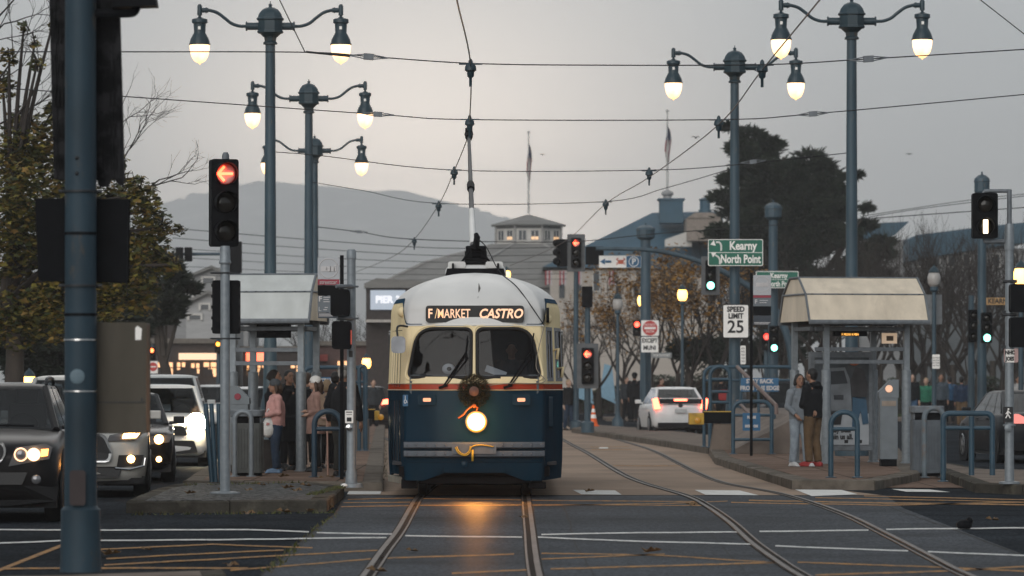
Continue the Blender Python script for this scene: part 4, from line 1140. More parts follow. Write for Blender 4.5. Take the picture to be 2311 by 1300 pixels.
# foreground sign pole, left
L0 = G(182, 1290, .12); s0 = F / L0.y
def lz(py): return (1290 - py) / s0
def lx(px): return (px - 182) / s0
FPOLE = mat('shaded weathered blue pole paint', (.022, .041, .056), .55, var=.3, scale=3, spec=.25, dirt=(.06, .055, .05), dlow=.60, dhigh=.67, dscale=5, stretch=(1, 1, .4))  # darker copy of the pole paint, shade put into its colour
t = thing('signal_pole', 'thick blue grey foreground pole carrying backs of signs and a beige cabinet', 'signal pole', L0)
b = MB(); b.lathe([(.165, 0), (.16, .05), (.155, lz(1150)), (.128, lz(1142)), (.126, lz(900)), (.120, lz(0) + 1.5)], n=24); b.build('pole', FPOLE, t, smooth=40)
b = MB(); b.prism(rrect(lx(163), lx(196), lz(1138), lz(1062), .02), -.16, -.10); b.build('hand_hole_cover', mat('rusty cover', (.035, .025, .025), .7), t, bevel=.006)
b = MB()
for py in (432, 645): b.lathe([(.132, -.008), (.142, -.008), (.142, .008), (.132, .008)], (0, 0, lz(py)), 20, cap=False); b.cyl((.13, -.02, lz(py)), (.17, -.02, lz(py)), .014); b.cyl((-.17, -.02, lz(py)), (-.13, -.02, lz(py)), .014)
b.build('strap', DARKMETAL, t, smooth=40)
for py in (527, 710):
    b = MB(); b.lathe([(.127, -.011), (.132, -.011), (.132, .011), (.127, .011)], (0, 0, lz(py)), 20, cap=False); b.build('band', BLACK, t, smooth=40)
for py in (767, 883):
    b = MB(); b.lathe([(.128, -.006), (.134, -.006), (.134, .006), (.128, .006)], (0, 0, lz(py)), 20, cap=False); b.build('bright_band', CHROME, t, smooth=40)
b = MB()
for py in (358, 393): b.ell((lx(177), -.125, lz(py)), (.016, .014, .016), 10, 6)
b.build('bolt', DARKMETAL, t, smooth=180)
# weathered louvred sign back high up
RUSTB = mat('weathered black sign back', (.022, .022, .024), .8, spec=.1, var=.4, scale=8, dirt=(.006, .006, .007), dscale=5, dlow=.45, dhigh=.55)
b = MB(); b.prism([(lx(116), lz(402)), (lx(104), lz(-60)), (lx(262), lz(-60)), (lx(275), lz(402))], .18, .30)
for px in (118, 145, 222, 246, 262):
    b.prism([(lx(px), lz(400)), (lx(px) - .02, lz(-60)), (lx(px) + .005, lz(-60)), (lx(px) + .025, lz(400))], .165, .179)
ob = b.build('sign_cabinet_back', RUSTB, t)
for r_ in range(5):
    for (xa, n_) in ((112, 3), (240, 2)):
        for k in range(n_):
            xx = xa + k * 9 + r_ * 1.6; b = MB(); b.prism(rrect(lx(xx), lx(xx + 5), lz(60 + r_ * 72 + 34), lz(60 + r_ * 72), .006), .160, .164); b.build('louvre', mat('louvre slot', (.010, .010, .011), .8, spec=.1), ob)
b = MB(); rr = random.Random(4); pl = []
for k in range(24): pl.append((lx(116 + 158 * k / 23), lz(402 + rr.uniform(-8, 22))))
b.prism(pl + [(lx(274), lz(375)), (lx(116), lz(375))], .19, .25); b.build('ragged_edge', RUSTB, ob)
b = MB(); b.prism([(lx(85), lz(630)), (lx(77), lz(448)), (lx(283), lz(450)), (lx(281), lz(634))], .15, .34); b.build('dark_sign_back', BLACK, t, bevel=.01)
CAB = mat('beige cabinet paint', (.080, .070, .055), .6, var=.2, scale=2, spec=.15, stretch=(2, 2, .5), dirt=(.055, .05, .042), dscale=2)
b = MB(); b.prism(rrect(lx(205), lx(327), lz(978), lz(728), .012), .10, .5); cb = b.build('cabinet', CAB, t, bevel=.008)
b = MB(); b.box(lx(206), lx(326), .094, .0995, lz(909), lz(907)); b.box(lx(316), lx(320), .088, .0995, lz(905), lz(898)); b.build('cabinet_seam', DARKMETAL, cb)
b = MB(); b.prism([(lx(303), lz(767)), (lx(316), lz(767)), (lx(318), lz(742)), (lx(308), lz(735)), (lx(303), lz(740))], .094, .0995); b.build('sticker', WHITE, cb)
b = MB(); b.tube(bez([(.1, 0, lz(30)), (lx(285), 0, lz(30)), (lx(303), 0, lz(26)), (lx(308), 0, lz(14))], 5), .035, 8); b.prism([(lx(255), lz(18)), (lx(260), lz(-20)), (lx(350), lz(-20)), (lx(355), lz(15))], -.1, .15); b.build('lamp_bracket', BLACK, t, smooth=40)
b = MB(); b.ell((lx(178), -.128, lz(850)), (.06, .01, .06), 10, 6); b.build('faded_sticker', mat('faded sticker', (.11, .16, .19), .6), t)

# pedestrian signal pole beside left shelter
L0 = G(793, 1100, .15); s0 = F / L0.y
def lz2(py): return (1100 - py) / s0
t = thing('pedestrian_signal', 'galvanised pole with two black pedestrian signal boxes and a push button', 'traffic light', L0)
b = MB(); b.lathe([(.17, 0), (.15, .05), (.085, .06), (.08, .2), (.066, .25), (.06, lz2(590)), (.06, lz2(585)), (.068, lz2(584)), (.068, lz2(568)), (.05, lz2(563))], n=18); b.build('pole', GALV, t, smooth=40)
for (x0, x1, y0, y1) in ((750, 789, 655, 713), (753, 793, 727, 787)):
    b = MB(); X = lambda p: (p - 793) / s0
    b.prism(rrect(X(x0), X(x1), lz2(y1), lz2(y0), .04), -.42, -.12)
    hd = b.build('signal_box', BLACK, t, bevel=.015)
    b = MB(); b.tube([(X(x0) + .06, -.2, lz2(y0) + .05), (0, -.1, lz2(y0) + .05), (0, 0, lz2(y0) + .05)], .03, 8); b.tube([(.09 * math.cos(R(30 * k)), .09 * math.sin(R(30 * k)), lz2(y0) + .05) for k in range(13)], .014, 6, cap=False); b.build('bracket', GALVD, t, smooth=60)
b = MB(); b.prism(rrect((789 - 793) / s0, (794 - 793) / s0, lz2(778), lz2(745), .01), -.39, -.2); b.build('red_hand_glow', lamp_mat('red hand light', (1, .08, .03), 1.2), t)
b = MB(); b.prism(rrect(-.085, .03, lz2(955), lz2(926), .012), -.1, -.085); ps = b.build('button_plate', WHITE, t)
b = MB(); b.prism(rrect(-.06, .005, lz2(951), lz2(942), .006), -.104, -.101); b.box(-.07, .015, -.104, -.101, lz2(931), lz2(929)); b.box(-.065, .01, -.104, -.101, lz2(936), lz2(935)); b.build('button_symbol', INK, ps)
b = MB(); b.lathe([(.045, -.06), (.045, -.11), (.02, -.12)], (-.03, 0, lz2(965)), 12, 'y'); b.build('push_button', CHROME, t, smooth=60)
b = MB(); b.prism(rrect(-.03, .02, lz2(806), lz2(792), .004), -.066, -.062); b.build('sticker', mat('old sticker', (.05, .05, .05), .7), t)

# transit signal at right with white bar
L0 = G(2278, 1092, .15); s0 = F / L0.y
def lz3(py): return (1092 - py) / s0
def lx3(px): return (px - 2278) / s0
t = thing('transit_signal', 'transit signal showing a white vertical bar above a galvanised pole at right', 'traffic light', L0)
b = MB(); b.lathe([(.15, 0), (.15, .03), (.07, .04), (.066, .4), (.06, lz3(565)), (.06, lz3(560))], n=16); b.lathe([(.07, lz3(565)), (.075, lz3(560)), (.065, lz3(510)), (.055, lz3(505))], n=12); b.build('pole', GALV, t, smooth=40)
b = MB(); b.tube([(0, 0, lz3(510)), (0, 0, lz3(430)), (0, 0, lz3(428))], .035, 8); b.tube([(.02, 0, lz3(431)), (lx3(2222), 0, lz3(431)), (lx3(2218), 0, lz3(440))], .028, 8); b.tube([(0, 0, lz3(545)), (lx3(2222), 0, lz3(545)), (lx3(2220), 0, lz3(535))], .03, 8); b.build('bracket', GALVD, t, smooth=60)
head(t, lz3(537), 2, 1, 'bar', (537 - 437) / s0 / 2, .35, y0=-.1, x0=lx3(2222))
for (y0, y1) in ((643, 704), (718, 783)):
    b = MB(); b.prism(rrect(lx3(2276), lx3(2311) + .1, lz3(y1), lz3(y0), .03), -.36, -.08); b.build('signal_box', BLACK, t, bevel=.015)
    b = MB(); b.tube([(-.09, -.02, lz3(y0) + .05), (.1, -.08, lz3(y0) + .05)], .025, 8); b.build('bracket_arm', DARKMETAL, t, smooth=60); b = MB(); b.cbox((-.07, 0, lz3(y1)), (.1, .06, .04)); b.build('clamp', DARKMETAL, t, smooth=60)
b = MB(); b.prism(rrect(-.10, .04, lz3(952), lz3(918), .01), -.1, -.085); ps = b.build('walk_sign', INK, t)
b = MB(); x, z = -.03, lz3(935)
b.ell((x + .005, -.104, z + .075), (.014, .006, .014), 8, 5); b.tube([(x, -.104, z + .055), (x - .006, -.104, z + .005)], .014, 5)
for q in ((.03, -.055), (-.035, -.055)): b.tube([(x - .006, -.104, z + .005), (x + q[0] * .5, -.104, z - .025), (x + q[0], -.104, z + q[1])], .009, 5)
for q in ((.04, .01), (-.035, .005)): b.tube([(x, -.104, z + .05), (x + q[0] * .6, -.104, z + .02), (x + q[0], -.104, z + q[1])], .007, 5)
b.build('walking_figure', WHITE, ps)
b = MB(); b.lathe([(.05, -.06), (.05, -.12), (.02, -.13)], (-.03, 0, lz3(966)), 12, 'y'); b.tube([(.08 * math.cos(R(30 * k)), .08 * math.sin(R(30 * k)), lz3(960)) for k in range(13)], .016, 6, cap=False); b.build('push_button', GALV, t, smooth=60)
b = MB(); b.prism(rrect(-.062, .062, lz3(818), lz3(788), .004), -.075, -.07); st = b.build('sticker', WHITE, t)
text('NHC', .075, INK, st, (0, -.078, lz3(796)), sx=.85, bold=.004); text('JOES', .075, INK, st, (0, -.078, lz3(810)), sx=.75, bold=.004)

# farther signals and their poles
def far_signal(label, px, py0, py1, d, n, lit, kind, colr, base_z=0.0, plate=True, polepx=None, name='traffic_signal', pole=True, ptop=None):
    s_ = F / d; t = thing(name, label, 'traffic light', A(px, d, base_z))
    z1 = ZY(py0, d) - base_z; z0 = ZY(py1, d) - base_z
    head(t, z0, n, lit, kind, (z1 - z0) / n, min(.42, (z1 - z0) / n), plate, -.25, 0, colr)
    if pole:
        xo = ((polepx if polepx else px) - px) / s_
        b = MB(); b.lathe([(.2, 0), (.2, .3), (.10, .35), (.075, ptop if ptop else z1 + .1)], (xo, 0, 0), 12); b.build('pole', BLUEPOLE, t, smooth=40)
        b = MB(); b.tube([(xo, 0, z1 - .1), (0, -.1, z1 - .1)], .03, 6); b.build('bracket', DARKMETAL, t)
    return t
t = far_signal('backplated signal with glowing red left arrow standing just right of the streetcar', 1326, 786, 866, 130, 3, 0, 'arrow', None, 0.15, ptop=(865 - 655) / 77 + 1.5)
b = MB(); z = ZY(693, 130) - .15; b.prism(rrect(-.16, .14, z, ZY(647, 130) - .15, .02), -.2, .1); b.build('dark_box', BLACK, t, bevel=.01)
t = far_signal('high backplated signal with red left arrow at the mast arm tip beside blank black box', 1300, 538, 604, 150, 3, 0, 'arrow', None, 0)
b = MB(); z0 = ZY(602, 150); z1 = ZY(540, 150); b.prism(rrect(-.66, -.3, z0, z1, .04), -.2, .1)
for k in range(3): b.ell((-.66, -.2, z0 + .18 + k * .31), (.14, .2, .13), 10, 6)
b.build('side_signal_head', BLACK, t, smooth=40)
b = MB(); b.prism(rrect(.33, .93, ZY(597, 150), ZY(557, 150), .02), -.15, .1); b.build('blank_box', BLACK, t, bevel=.01)
GRN = lamp_mat('green lamp lit', (0.25, 1.0, 0.75), 5)
far_signal('signal with green light hanging below the curved blue mast arm', 1603, 588, 656, 148, 3, 2, 'ball', GRN, 0, pole=False)
far_signal('signal with green light left of the right shelter roof', 1746, 736, 795, 139.5, 3, 2, 'ball', GRN, 0, polepx=1745, plate=False, pole=False)
far_signal('signal with green light on the tall capped pole at far right', 2225, 706, 774, 119, 3, 2, 'ball', GRN, 0, plate=False, pole=False)
far_signal('small dark signal seen edge on beside the far right green light', 2196, 700, 772, 121, 3, None, 'ball', None, 0, plate=False, polepx=2192, ptop=4)
far_signal('two lamp signal with wide red light left of the DO NOT ENTER sign', 1437, 724, 758, 165.5, 2, 0, 'ball', lamp_mat('soft red lamp lit', (1, .06, .03), 5), 0, plate=False, polepx=1455, ptop=3.6)
far_signal('signal with small red light behind the speed limit sign', 1729, 750, 790, 160, 2, 0, 'ball', lamp_mat('dim red lamp lit', (1, .05, .03), 2.2), 0, plate=False)
far_signal('small signal with red light among the trees at left', 317, 681, 708, 170, 2, 0, 'ball', lamp_mat('soft red lamp lit', (1, .06, .03), 5), 0, plate=False)
far_signal('small signal with amber red light over the left traffic', 344, 784, 812, 160, 2, 0, 'ball', lamp_mat('orange red lamp lit', (1, .16, .04), 5), 0, plate=False)
far_signal('small signal with amber light right of the red arrow signal pole', 493, 770, 797, 175, 2, 0, 'ball', lamp_mat('amber lamp lit', (1, .36, .03), 4), 0, plate=False)
# mast arms
def mast(label, pts, d, r0, r1, base_px, extra=None):
    t = thing('mast_arm', label, 'mast arm', A(base_px, d)); q = [P(x, y, d) - t.location for x, y in pts]
    L_ = bez([(0, 0, 0), (0, 0, q[0].z * .6)] + q, 6); n = len(L_)
    b = MB(); b.tube(L_, [r0 + (r1 - r0) * i / (n - 1) for i in range(n)], 10); b.build('arm', BLUEPOLE, t, smooth=60)
    return t
mast('curved blue mast arm reaching left from behind the right shelter', [(1770, 740), (1720, 668), (1600, 598), (1480, 566), (1345, 561)], 149, .17, .06, 1790)
t = mast('thin blue mast arm with two black signal backs over the left traffic', [(300, 585), (360, 575), (545, 573)], 155, .10, .05, 290)
for (x0, x1) in ((398, 414), (418, 434)): 
    b = MB(); q0 = P(x0, 590, 155) - t.location; q1 = P(x1, 559, 155) - t.location; b.prism(rrect(q0.x, q1.x, q0.z, q1.z, .03), -.3, -.08); b.build('signal_back', BLACK, t, bevel=.01)
b = MB(); q0 = P(516, 616, 155) - t.location; q1 = P(546, 546, 155) - t.location
b.prism(rrect(q0.x, q1.x, q0.z, q1.z, .03), -.3, -.08)
b.build('signal_back', BLACK, t, bevel=.01)
# capped poles
def cap_pole(label, px, d, ytop, r, base=0):
    t = thing('capped_pole', label, 'pole', A(px, d, base)); h = ZY(ytop, d) - base; s_ = 1
    b = MB(); b.lathe([(.28, 0), (.28, .4), (r * 1.3, .5), (r * 1.1, h - .5)], n=14); b.build('pole', BLUEPOLE, t, smooth=40)
    b = MB(); w_ = r * 2.1; b.lathe([(r * 1.05, h - .56), (w_ * .8, h - .52), (w_, h - .46), (w_, h - .2), (w_ * 1.08, h - .19), (w_ * .95, h - .1), (w_ * .5, h - .02), (.03, h), (.02, h + .08)], n=10); b.build('cap', LAMPBLUE if r < .1 else BLUEPOLE, t, smooth=30)
    return t
cap_pole('pale blue pole with a domed cap in front of the big dark tree', 1745, 140, 457, .13)
cap_pole('tall blue pole with a dark domed cap beside the white bar signal', 2216, 119.5, 394, .10)
cap_pole('dim blue capped pole among the bare trees left of the lamp with signs', 1457, 166, 508, .17)
# small park lamps
CLEARG = mat('unlit frosted globe', (.40, .38, .36), .3, var=.1)
def park_lamp(label, px, d, ytop, lit, base=0, r=.05, group='single globe lamps along the waterfront'):
    t = thing('park_lamp', label, 'street lamp', A(px, d, base), 0, group); h = ZY(ytop, d) - base
    b = MB(); b.lathe([(.2, 0), (.2, .35), (.09, .5), (r * 1.3, .7), (r, h - .75), (.11, h - .7), (.11, h - .6)], n=12); b.build('pole', BLUEPOLE, t, smooth=40)
    b = MB(); b.lathe([(.11, h - .6), (.17, h - .5), (.18, h - .35), (.14, h - .22)], n=12); b.build('globe', lamp_mat('lit park globe', (1, .50, .10), 5.0) if lit else CLEARG, t, smooth=180)
    b = MB(); b.lathe([(.15, h - .22), (.16, h - .2), (.08, h - .08), (.03, h - .05), (.015, h)], n=10); b.build('cap', LAMPBLUE, t, smooth=40)
park_lamp('glowing amber park lamp on a blue post above the white car', 1540, 155, 640, True)
park_lamp('smaller glowing amber lamp touching the pole left of the amber park lamp', 1449, 170, 655, True)
park_lamp('unlit white globe lamp on a blue post between streetcar and DO NOT ENTER sign', 1394, 150, 660, False)
park_lamp('unlit pale globe lamp on a thin blue post right of the right shelter', 2108, 120, 597, False)
park_lamp('glowing amber lamp at the right edge behind the black signal boxes', 2304, 105, 585, True)
park_lamp('lit amber lamp peeping over the right end of the streetcar roof', 1143, 190, 600, True)
park_lamp('low amber lamp behind the dark car at far left', 66, 110, 830, True)
park_lamp('lit white lamp beyond the left railing beside the streetcar', 827, 170, 796, True)
park_lamp('amber lamp glowing through the leaves at left', 287, 150, 655, True)

# ---------------------------------------------------------------- boarding stop signs
def stop_pole(label, px, py_base, z, ytop, pan):
    L0 = G(px, py_base, z); s_ = F / L0.y
    t = thing('stop_sign_pole', label, 'stop sign', L0)
    Z = lambda py: (py_base - py) / s_
    X = lambda q: (q - px) / s_
    w_ = .028
    b = MB(); b.box(-w_, w_, -w_, w_, 0, Z(ytop)); b.build('post', BLACK, t, bevel=.004)
    for (x0, x1, y0, y1, m, nm) in pan:
        b = MB(); b.prism(rrect(X(x0), X(x1), Z(y1), Z(y0), .006), -.02, .02); b.build(nm, m, t)
    return t, X, Z
PANEL = mat('pale stop panel', (.40, .41, .43), .5, var=.05); MAP = mat('grey map panel', (.12, .14, .16), .4, var=.1); MAROON = mat('dark red panel', (.26, .03, .05), .5)
LT = mat('pale print', (.52, .50, .50), .5, var=0)
def stop_faces(t, X, Z, x0, x1, y0, y1, sgn):
    cx, cz = (X(x0) + X(x1)) / 2, Z((y0 + y1) / 2); r = (X(x1) - X(x0)) * .44
    b = MB(); b.tube([(cx + r * math.cos(R(15 * k)), -.022, cz + r * math.sin(R(15 * k))) for k in range(25)], .007, 4, cap=False); b.build('logo_ring', LT, t)
    text('muni', r * .78, LT, t, (cx, -.024, cz), sx=1.0, bold=.012)
t, X, Z = stop_pole('black stop pole with pale streetcar panel and F L route plate near left shelter', 771.5, 1082, .15, 576,
                    [(717, 766, 581, 630, PANEL, 'logo_panel'), (717, 766, 630.5, 643, MAROON, 'name_panel'), (717, 766, 668, 705, MAP, 'route_panel'), (717, 766, 643.5, 667.5, BLACK, 'dark_panel'), (718, 766, 705.5, 718, mat('dark info panel', (.03, .04, .055), .4), 'info_panel')])
stop_faces(t, X, Z, 717, 766, 581, 630, 1)
text('streetcar', .085, LT, t, (X(741), -.024, Z(637)), sx=.85); text('F', .11, LT, t, (X(723), -.024, Z(675)), bold=.004); text('L', .09, LT, t, (X(722), -.024, Z(698)))
b = MB()
for (xa, xb, y) in ((730, 745, 671), (730, 742, 676), (730, 744, 681), (733, 740, 694), (730, 738, 699), (720, 755, 709), (720, 752, 713)): b.box(X(xa), X(xb), -.024, -.0205, Z(y) - .006, Z(y) + .006)
b.build('print_lines', LT, t)
t, X, Z = stop_pole('slim black stop pole with pale circular logo panel left of the right shelter', 1695.5, 1029, .15, 616,
                    [(1700, 1740, 621, 666, PANEL, 'logo_panel'), (1700, 1740, 666.5, 672, MAROON, 'name_panel'), (1700, 1740, 672.5, 691, MAP, 'route_panel'), (1700, 1740, 691.5, 712, BLACK, 'dark_panel'), (1700, 1740, 712.5, 733, mat('dark info panel', (.03, .04, .055), .4), 'info_panel')])
stop_faces(t, X, Z, 1700, 1740, 621, 662, 1)
text('F', .11, LT, t, (X(1706), -.024, Z(681)), bold=.004)
b = MB()
for (xa, xb, y) in ((1714, 1733, 678), (1714, 1730, 683), (1702, 1738, 728), (1702, 1735, 731)): b.box(X(xa), X(xb), -.024, -.0205, Z(y) - .006, Z(y) + .006)
b.build('print_lines', LT, t)

# ---------------------------------------------------------------- shelters
TRANSL = mat('lamp-tinted translucent roof panel', (.64, .55, .43), .45, var=.12, scale=1.4, stretch=(2.5, 2.5, .7), dirt=(.46, .39, .30), dscale=1.0, dlow=.5, dhigh=.8)  # warm lamp light put into the panel colour
TRANSG = mat('grey translucent roof panel', (.50, .515, .50), .45, var=.10, scale=1.4, stretch=(2.5, 2.5, .7), dirt=(.44, .45, .43), dscale=1.0, dlow=.5, dhigh=.8)
def shelter(label, loc, rz, W_, D_, posts_x, h_eave, h_ridge, poster, mirror=1):
    TR = TRANSL if poster else TRANSG
    t = thing('streetcar_shelter', label, 'shelter', loc, rz)
    hr, he = h_ridge, h_eave; hm_ = he + (hr - he) * .62
    prof_ = [(-D_ / 2 - .12, he), (-D_ / 2 + .16, hm_), (-D_ * .16, hr), (D_ * .16, hr), (D_ / 2 - .16, hm_), (D_ / 2 + .12, he)]
    x0, x1 = -W_ / 2, W_ / 2
    def pane(a, c_, nm, th=.012):
        (ya, za), (yb, zb) = a, c_
        b = MB(); b.add([(x0, ya, za), (x1, ya, za), (x1, yb, zb), (x0, yb, zb), (x0, ya, za - th), (x1, ya, za - th), (x1, yb, zb - th), (x0, yb, zb - th)],
                        [(0, 1, 2, 3), (7, 6, 5, 4), (0, 4, 5, 1), (1, 5, 6, 2), (2, 6, 7, 3), (3, 7, 4, 0)])
        b.build(nm, TR, t)
    for a, c_ in zip(prof_, prof_[1:]): pane(a, c_, 'roof_panel')
    for sx in (-1, 1):
        xe = sx * (W_ / 2 - .01)
        b = MB(); pl = [(y, z - .02) for y, z in prof_]
        b.prismx([(prof_[0][0] + .04, he + .015), (prof_[1][0] + .03, hm_ - .03), (prof_[2][0], hr - .03), (prof_[3][0], hr - .03), (prof_[4][0] - .03, hm_ - .03), (prof_[5][0] - .04, he + .015)], xe - .008, xe + .008)
        b.build('gable_panel', TRANSL, t)
    b = MB()
    for sx in (-1, 1):
        for a, c_ in zip(prof_, prof_[1:]): b.tube([(sx * (W_ / 2 + .012), a[0], a[1]), (sx * (W_ / 2 + .012), c_[0], c_[1])], .022, 6)
        b.tube([(sx * (W_ / 2 + .012), prof_[1][0], hm_), (sx * (W_ / 2 + .012), prof_[4][0], hm_)], .02, 6)
    for (y, z), r in ((prof_[0], .045), (prof_[1], .016), (prof_[2], .02), (prof_[3], .02), (prof_[4], .016), (prof_[5], .045)):
        b.tube([(x0 - .02, y, z), (x1 + .02, y, z)], r, 6)
    b.build('roof_frame', GALVD, t, smooth=60)
    b = MB(); rv = random.Random(3)
    for k in range(9): b.ell((x0 + .1 + (W_ - .2) * k / 8, prof_[1][0] - .018, hm_ + .004), (.012, .01, .012), 6, 4)
    b.build('roof_bolts', DARKMETAL, t)
    for (x, y) in posts_x:
        b = MB(); b.lathe([(.11, 0), (.11, .02), (.085, .03), (.085, he * .66), (.07, he * .665)], (x, y, 0), 16); b.box(x - .05, x + .05, y - .05, y + .05, he * .66, he + .02); b.build('post', GALV, t, smooth=40)
    b = MB(); xs = sorted(p[0] for p in posts_x); fy = min(p[1] for p in posts_x)
    for z in (he - .12, he * .81, he * .72): b.box(xs[0] + .051, xs[-1] - .051, fy - .03, fy + .03, z - .035, z + .035)
    by = max(p[1] for p in posts_x); b.box(xs[0] + .051, xs[-1] - .051, by - .03, by + .03, he - .155, he - .085)
    for sx in (xs[0], xs[-1]): b.box(sx - .03, sx + .03, fy + .051, by - .051, he - .15, he - .08)
    b.build('beam', GALVD, t, bevel=.006)
    return t
# right shelter
c0 = A(1926, 80.6, .15)
tr_ = shelter('right streetcar shelter with warm translucent barrel roof and a poster panel', c0, R(11), 2.2, 1.95, [(-.66, -.55), (.84, -.55), (-.92, .7), (.57, .7)], 2.55, 3.36, True)
q = .55
b = MB(); b.box(-.50, .12, -.5, -.38, 2.30, 2.46); lb = b.build('arrival_board', BLACK, tr_, bevel=.01)
text('F MUNI 4 MIN', .065, lamp_mat('amber dots', (1, .45, .05), 1.6), lb, (-.20, -.505, 2.33), sx=.8)
b = MB(); b.box(.44, .72, -.36, -.33, 2.17, 2.36); lb = b.build('lit_notice', lamp_mat('lit notice', (.8, .52, .30), .32), tr_)
b = MB(); b.box(.52, .65, -.366, -.361, 2.22, 2.31); b.build('notice_print', mat('brown print', (.12, .08, .05), .7), lb)
# poster panel inside right shelter
POST = mat('poster dark ground', (.05, .058, .066), .35, var=.5, scale=2.5, dirt=(.10, .10, .10), dscale=2, spec=.35); POSTW = mat('poster pale ground', (.34, .36, .38), .4, var=.08)
b = MB(); b.box(-.80, .38, .05, .20, .22, 2.02)
pf = b.build('poster_frame', GALVD, tr_, bevel=.01)
b = MB(); b.box(-.72, .30, .035, .049, .90, 1.92); b.mi(1).box(-.72, .30, .035, .049, .33, .899); po = b.build('poster', [POST, POSTW], pf)
b = MB(); b.prism([(-.62, .95), (-.60, 1.45), (-.52, 1.72), (-.15, 1.74), (-.05, 1.5), (-.02, .95)], .028, .034); b.build('van_picture', mat('pale van print', (.16, .175, .19), .5, var=.3, scale=3), po)
b = MB(); b.prism([(-.54, 1.42), (-.5, 1.66), (-.17, 1.68), (-.1, 1.45)], .022, .027); b.box(-.36, -.18, .022, .027, 1.15, 1.24); b.build('van_window_picture', mat('dark print', (.03, .034, .04), .4), po)
b = MB(); b.prism([(-.02, 1.2), (-.06, 1.5), (.05, 1.75), (.2, 1.7), (.28, 1.4), (.24, 1.15)], .016, .021); b.build('jacket_picture', mat('brown coat print', (.035, .033, .036), .6, var=.4, scale=5), po)
b = MB(); b.prism([(-.01, 1.2), (.24, 1.2), (.29, .72), (.18, .70), (.14, .95), (.06, .64), (-.02, .66)], .016, .0205); b.build('trousers_picture', mat('blue trousers print', (.035, .085, .14), .5), po)
b = MB(); b.ell((.02, .018, 1.82), (.09, .006, .05), 12, 6); b.build('hat_picture', mat('orange hat print', (.28, .075, .03), .5), po)
b = MB(); b.prism([(-.42, .93), (-.20, .93), (-.235, .70), (-.385, .70)], .016, .0205); b.build('bucket_picture', INK, po)
b = MB(); b.tube([(-.66, .024, 1.0), (-.50, .024, .68)], .01, 4); b.tube([(-.62, .024, 1.05), (-.60, .024, .66)], .01, 4); b.build('ladder_picture', INK, po)
text('mokey Bear', .135, INK, po, (-.29, .030, .60), sx=.82, bold=.005); text('within us all.', .135, INK, po, (-.27, .030, .475), sx=.80, bold=.005)
b = MB(); b.box(-.16, -.09, .030, .034, .36, .42); b.box(.11, .17, .030, .034, .36, .42); b.build('poster_emblem', INK, po)
# left shelter
c0 = A(617, 73.5, .15)
tl_ = shelter('left streetcar shelter with grey translucent roof panels above waiting people', c0, R(-7), 1.50, 1.7, [(-.60, -.42), (.55, -.50), (-.45, .6), (.62, .6)], 2.47, 3.25, False)
b = MB(); b.box(-.22, .34, -.36, -.22, 2.20, 2.42); lb = b.build('arrival_board', BLACK, tl_, bevel=.01)

# ---------------------------------------------------------------- railings
def hoop(mb, x0, x1, z1, r=.03, rad=.22, y=0, z0=0.0):
    rad = min(rad, (x1 - x0) / 2 - .001)
    pts = [(x0, y, z0), (x0, y, z1 - rad)] + [(x0 + rad - rad * math.cos(R(15 * k)), y, z1 - rad + rad * math.sin(R(15 * k))) for k in range(1, 7)]
    pts += [(x1 - rad + rad * math.sin(R(15 * k)), y, z1 - rad + rad * math.cos(R(15 * k))) for k in range(0, 7)] + [(x1, y, z0)]
    mb.tube(pts, r, 10)
def rail_thing(label, px0, px1, pyb, pyt, z, bars, m, r=.038, rad=.24, cat='railing', rz=0, d=None):
    L0 = G((px0 + px1) / 2, pyb, z) if d is None else A((px0 + px1) / 2, d, z); s_ = F / L0.y
    t = thing('railing', label, cat, L0, rz); hw = (px1 - px0) / 2 / s_
    b = MB(); h = (pyb - pyt) / s_ if d is None else ZY(pyt, d) - z
    hoop(b, -hw + r, hw - r, h, r, rad); b.build('hoop', m, t, smooth=60)
    for py in bars:
        b = MB(); zz = (pyb - py) / s_ if d is None else ZY(py, d) - z
        b.tube([(-hw + r, 0, zz), (hw - r, 0, zz)], r * .75, 8); b.build('bar', m, t, smooth=60)
    b = MB()
    for x in (-hw + r, hw - r): b.lathe([(r * 2.1, 0), (r * 2.1, .012), (r * 1.1, .02)], (x, 0, 0), 10)
    b.build('foot_plate', m, t)
    return t
rail_thing('dark blue tubular hoop with one crossbar in front of the left shelter', 703, 777, 1077, 928, .15, [968], mat('navy railing paint', (.02, .045, .07), .45, var=.2), .045)
rail_thing('pale grey tubular hoop beside the left trash bin', 524, 573, 1076, 929, .15, [], GALV, .04)
rail_thing('blue tubular hoop standing alone at the end of the right platform', 1869, 1941, 1078, 930, .15, [968], RAILBLUE, .042, .3)
rail_thing('blue hoop railing with three crossbars beside the right stop pole', 1650, 1746, 1025, 906, .15, [937, 992], RAILBLUE, .042, .2)
rail_thing('blue ramp hoop with crossbars above the yellow tipped barrier', 1598, 1652, 950, 827, .15, [856, 884, 908], RAILBLUE, .045, .3, d=100)
t = rail_thing('long blue ramp top rail running behind the couple', 1585, 1800, 980, 828, .15, [858], RAILBLUE, .04, .2, d=101)
t = rail_thing('grey and rust brown hoop railing right of the right trash bin', 2080, 2136, 1078, 921, .05, [], mat('worn grey rail paint', (.12, .15, .17), .5, dirt=(.16, .10, .07), dscale=4), .045, .2)
t = rail_thing('blue two bay railing before the dark grey car at right', 2122, 2246, 1087, 933, .05, [966], RAILBLUE, .045, .1)
b = MB(); b.cyl((.06, 0, 0), (.06, 0, 1.03), .045); b.build('post', RAILBLUE, t, smooth=60)
t = rail_thing('long blue railing with STAY BACK plate behind the left shelter crowd', 680, 828, 985, 829, .15, [862], RAILBLUE, .045, .2, d=97)
t = rail_thing('narrow blue hoop right of the left crowd by the streetcar', 799, 834, 1001, 925, .15, [978], RAILBLUE, .042, .14)
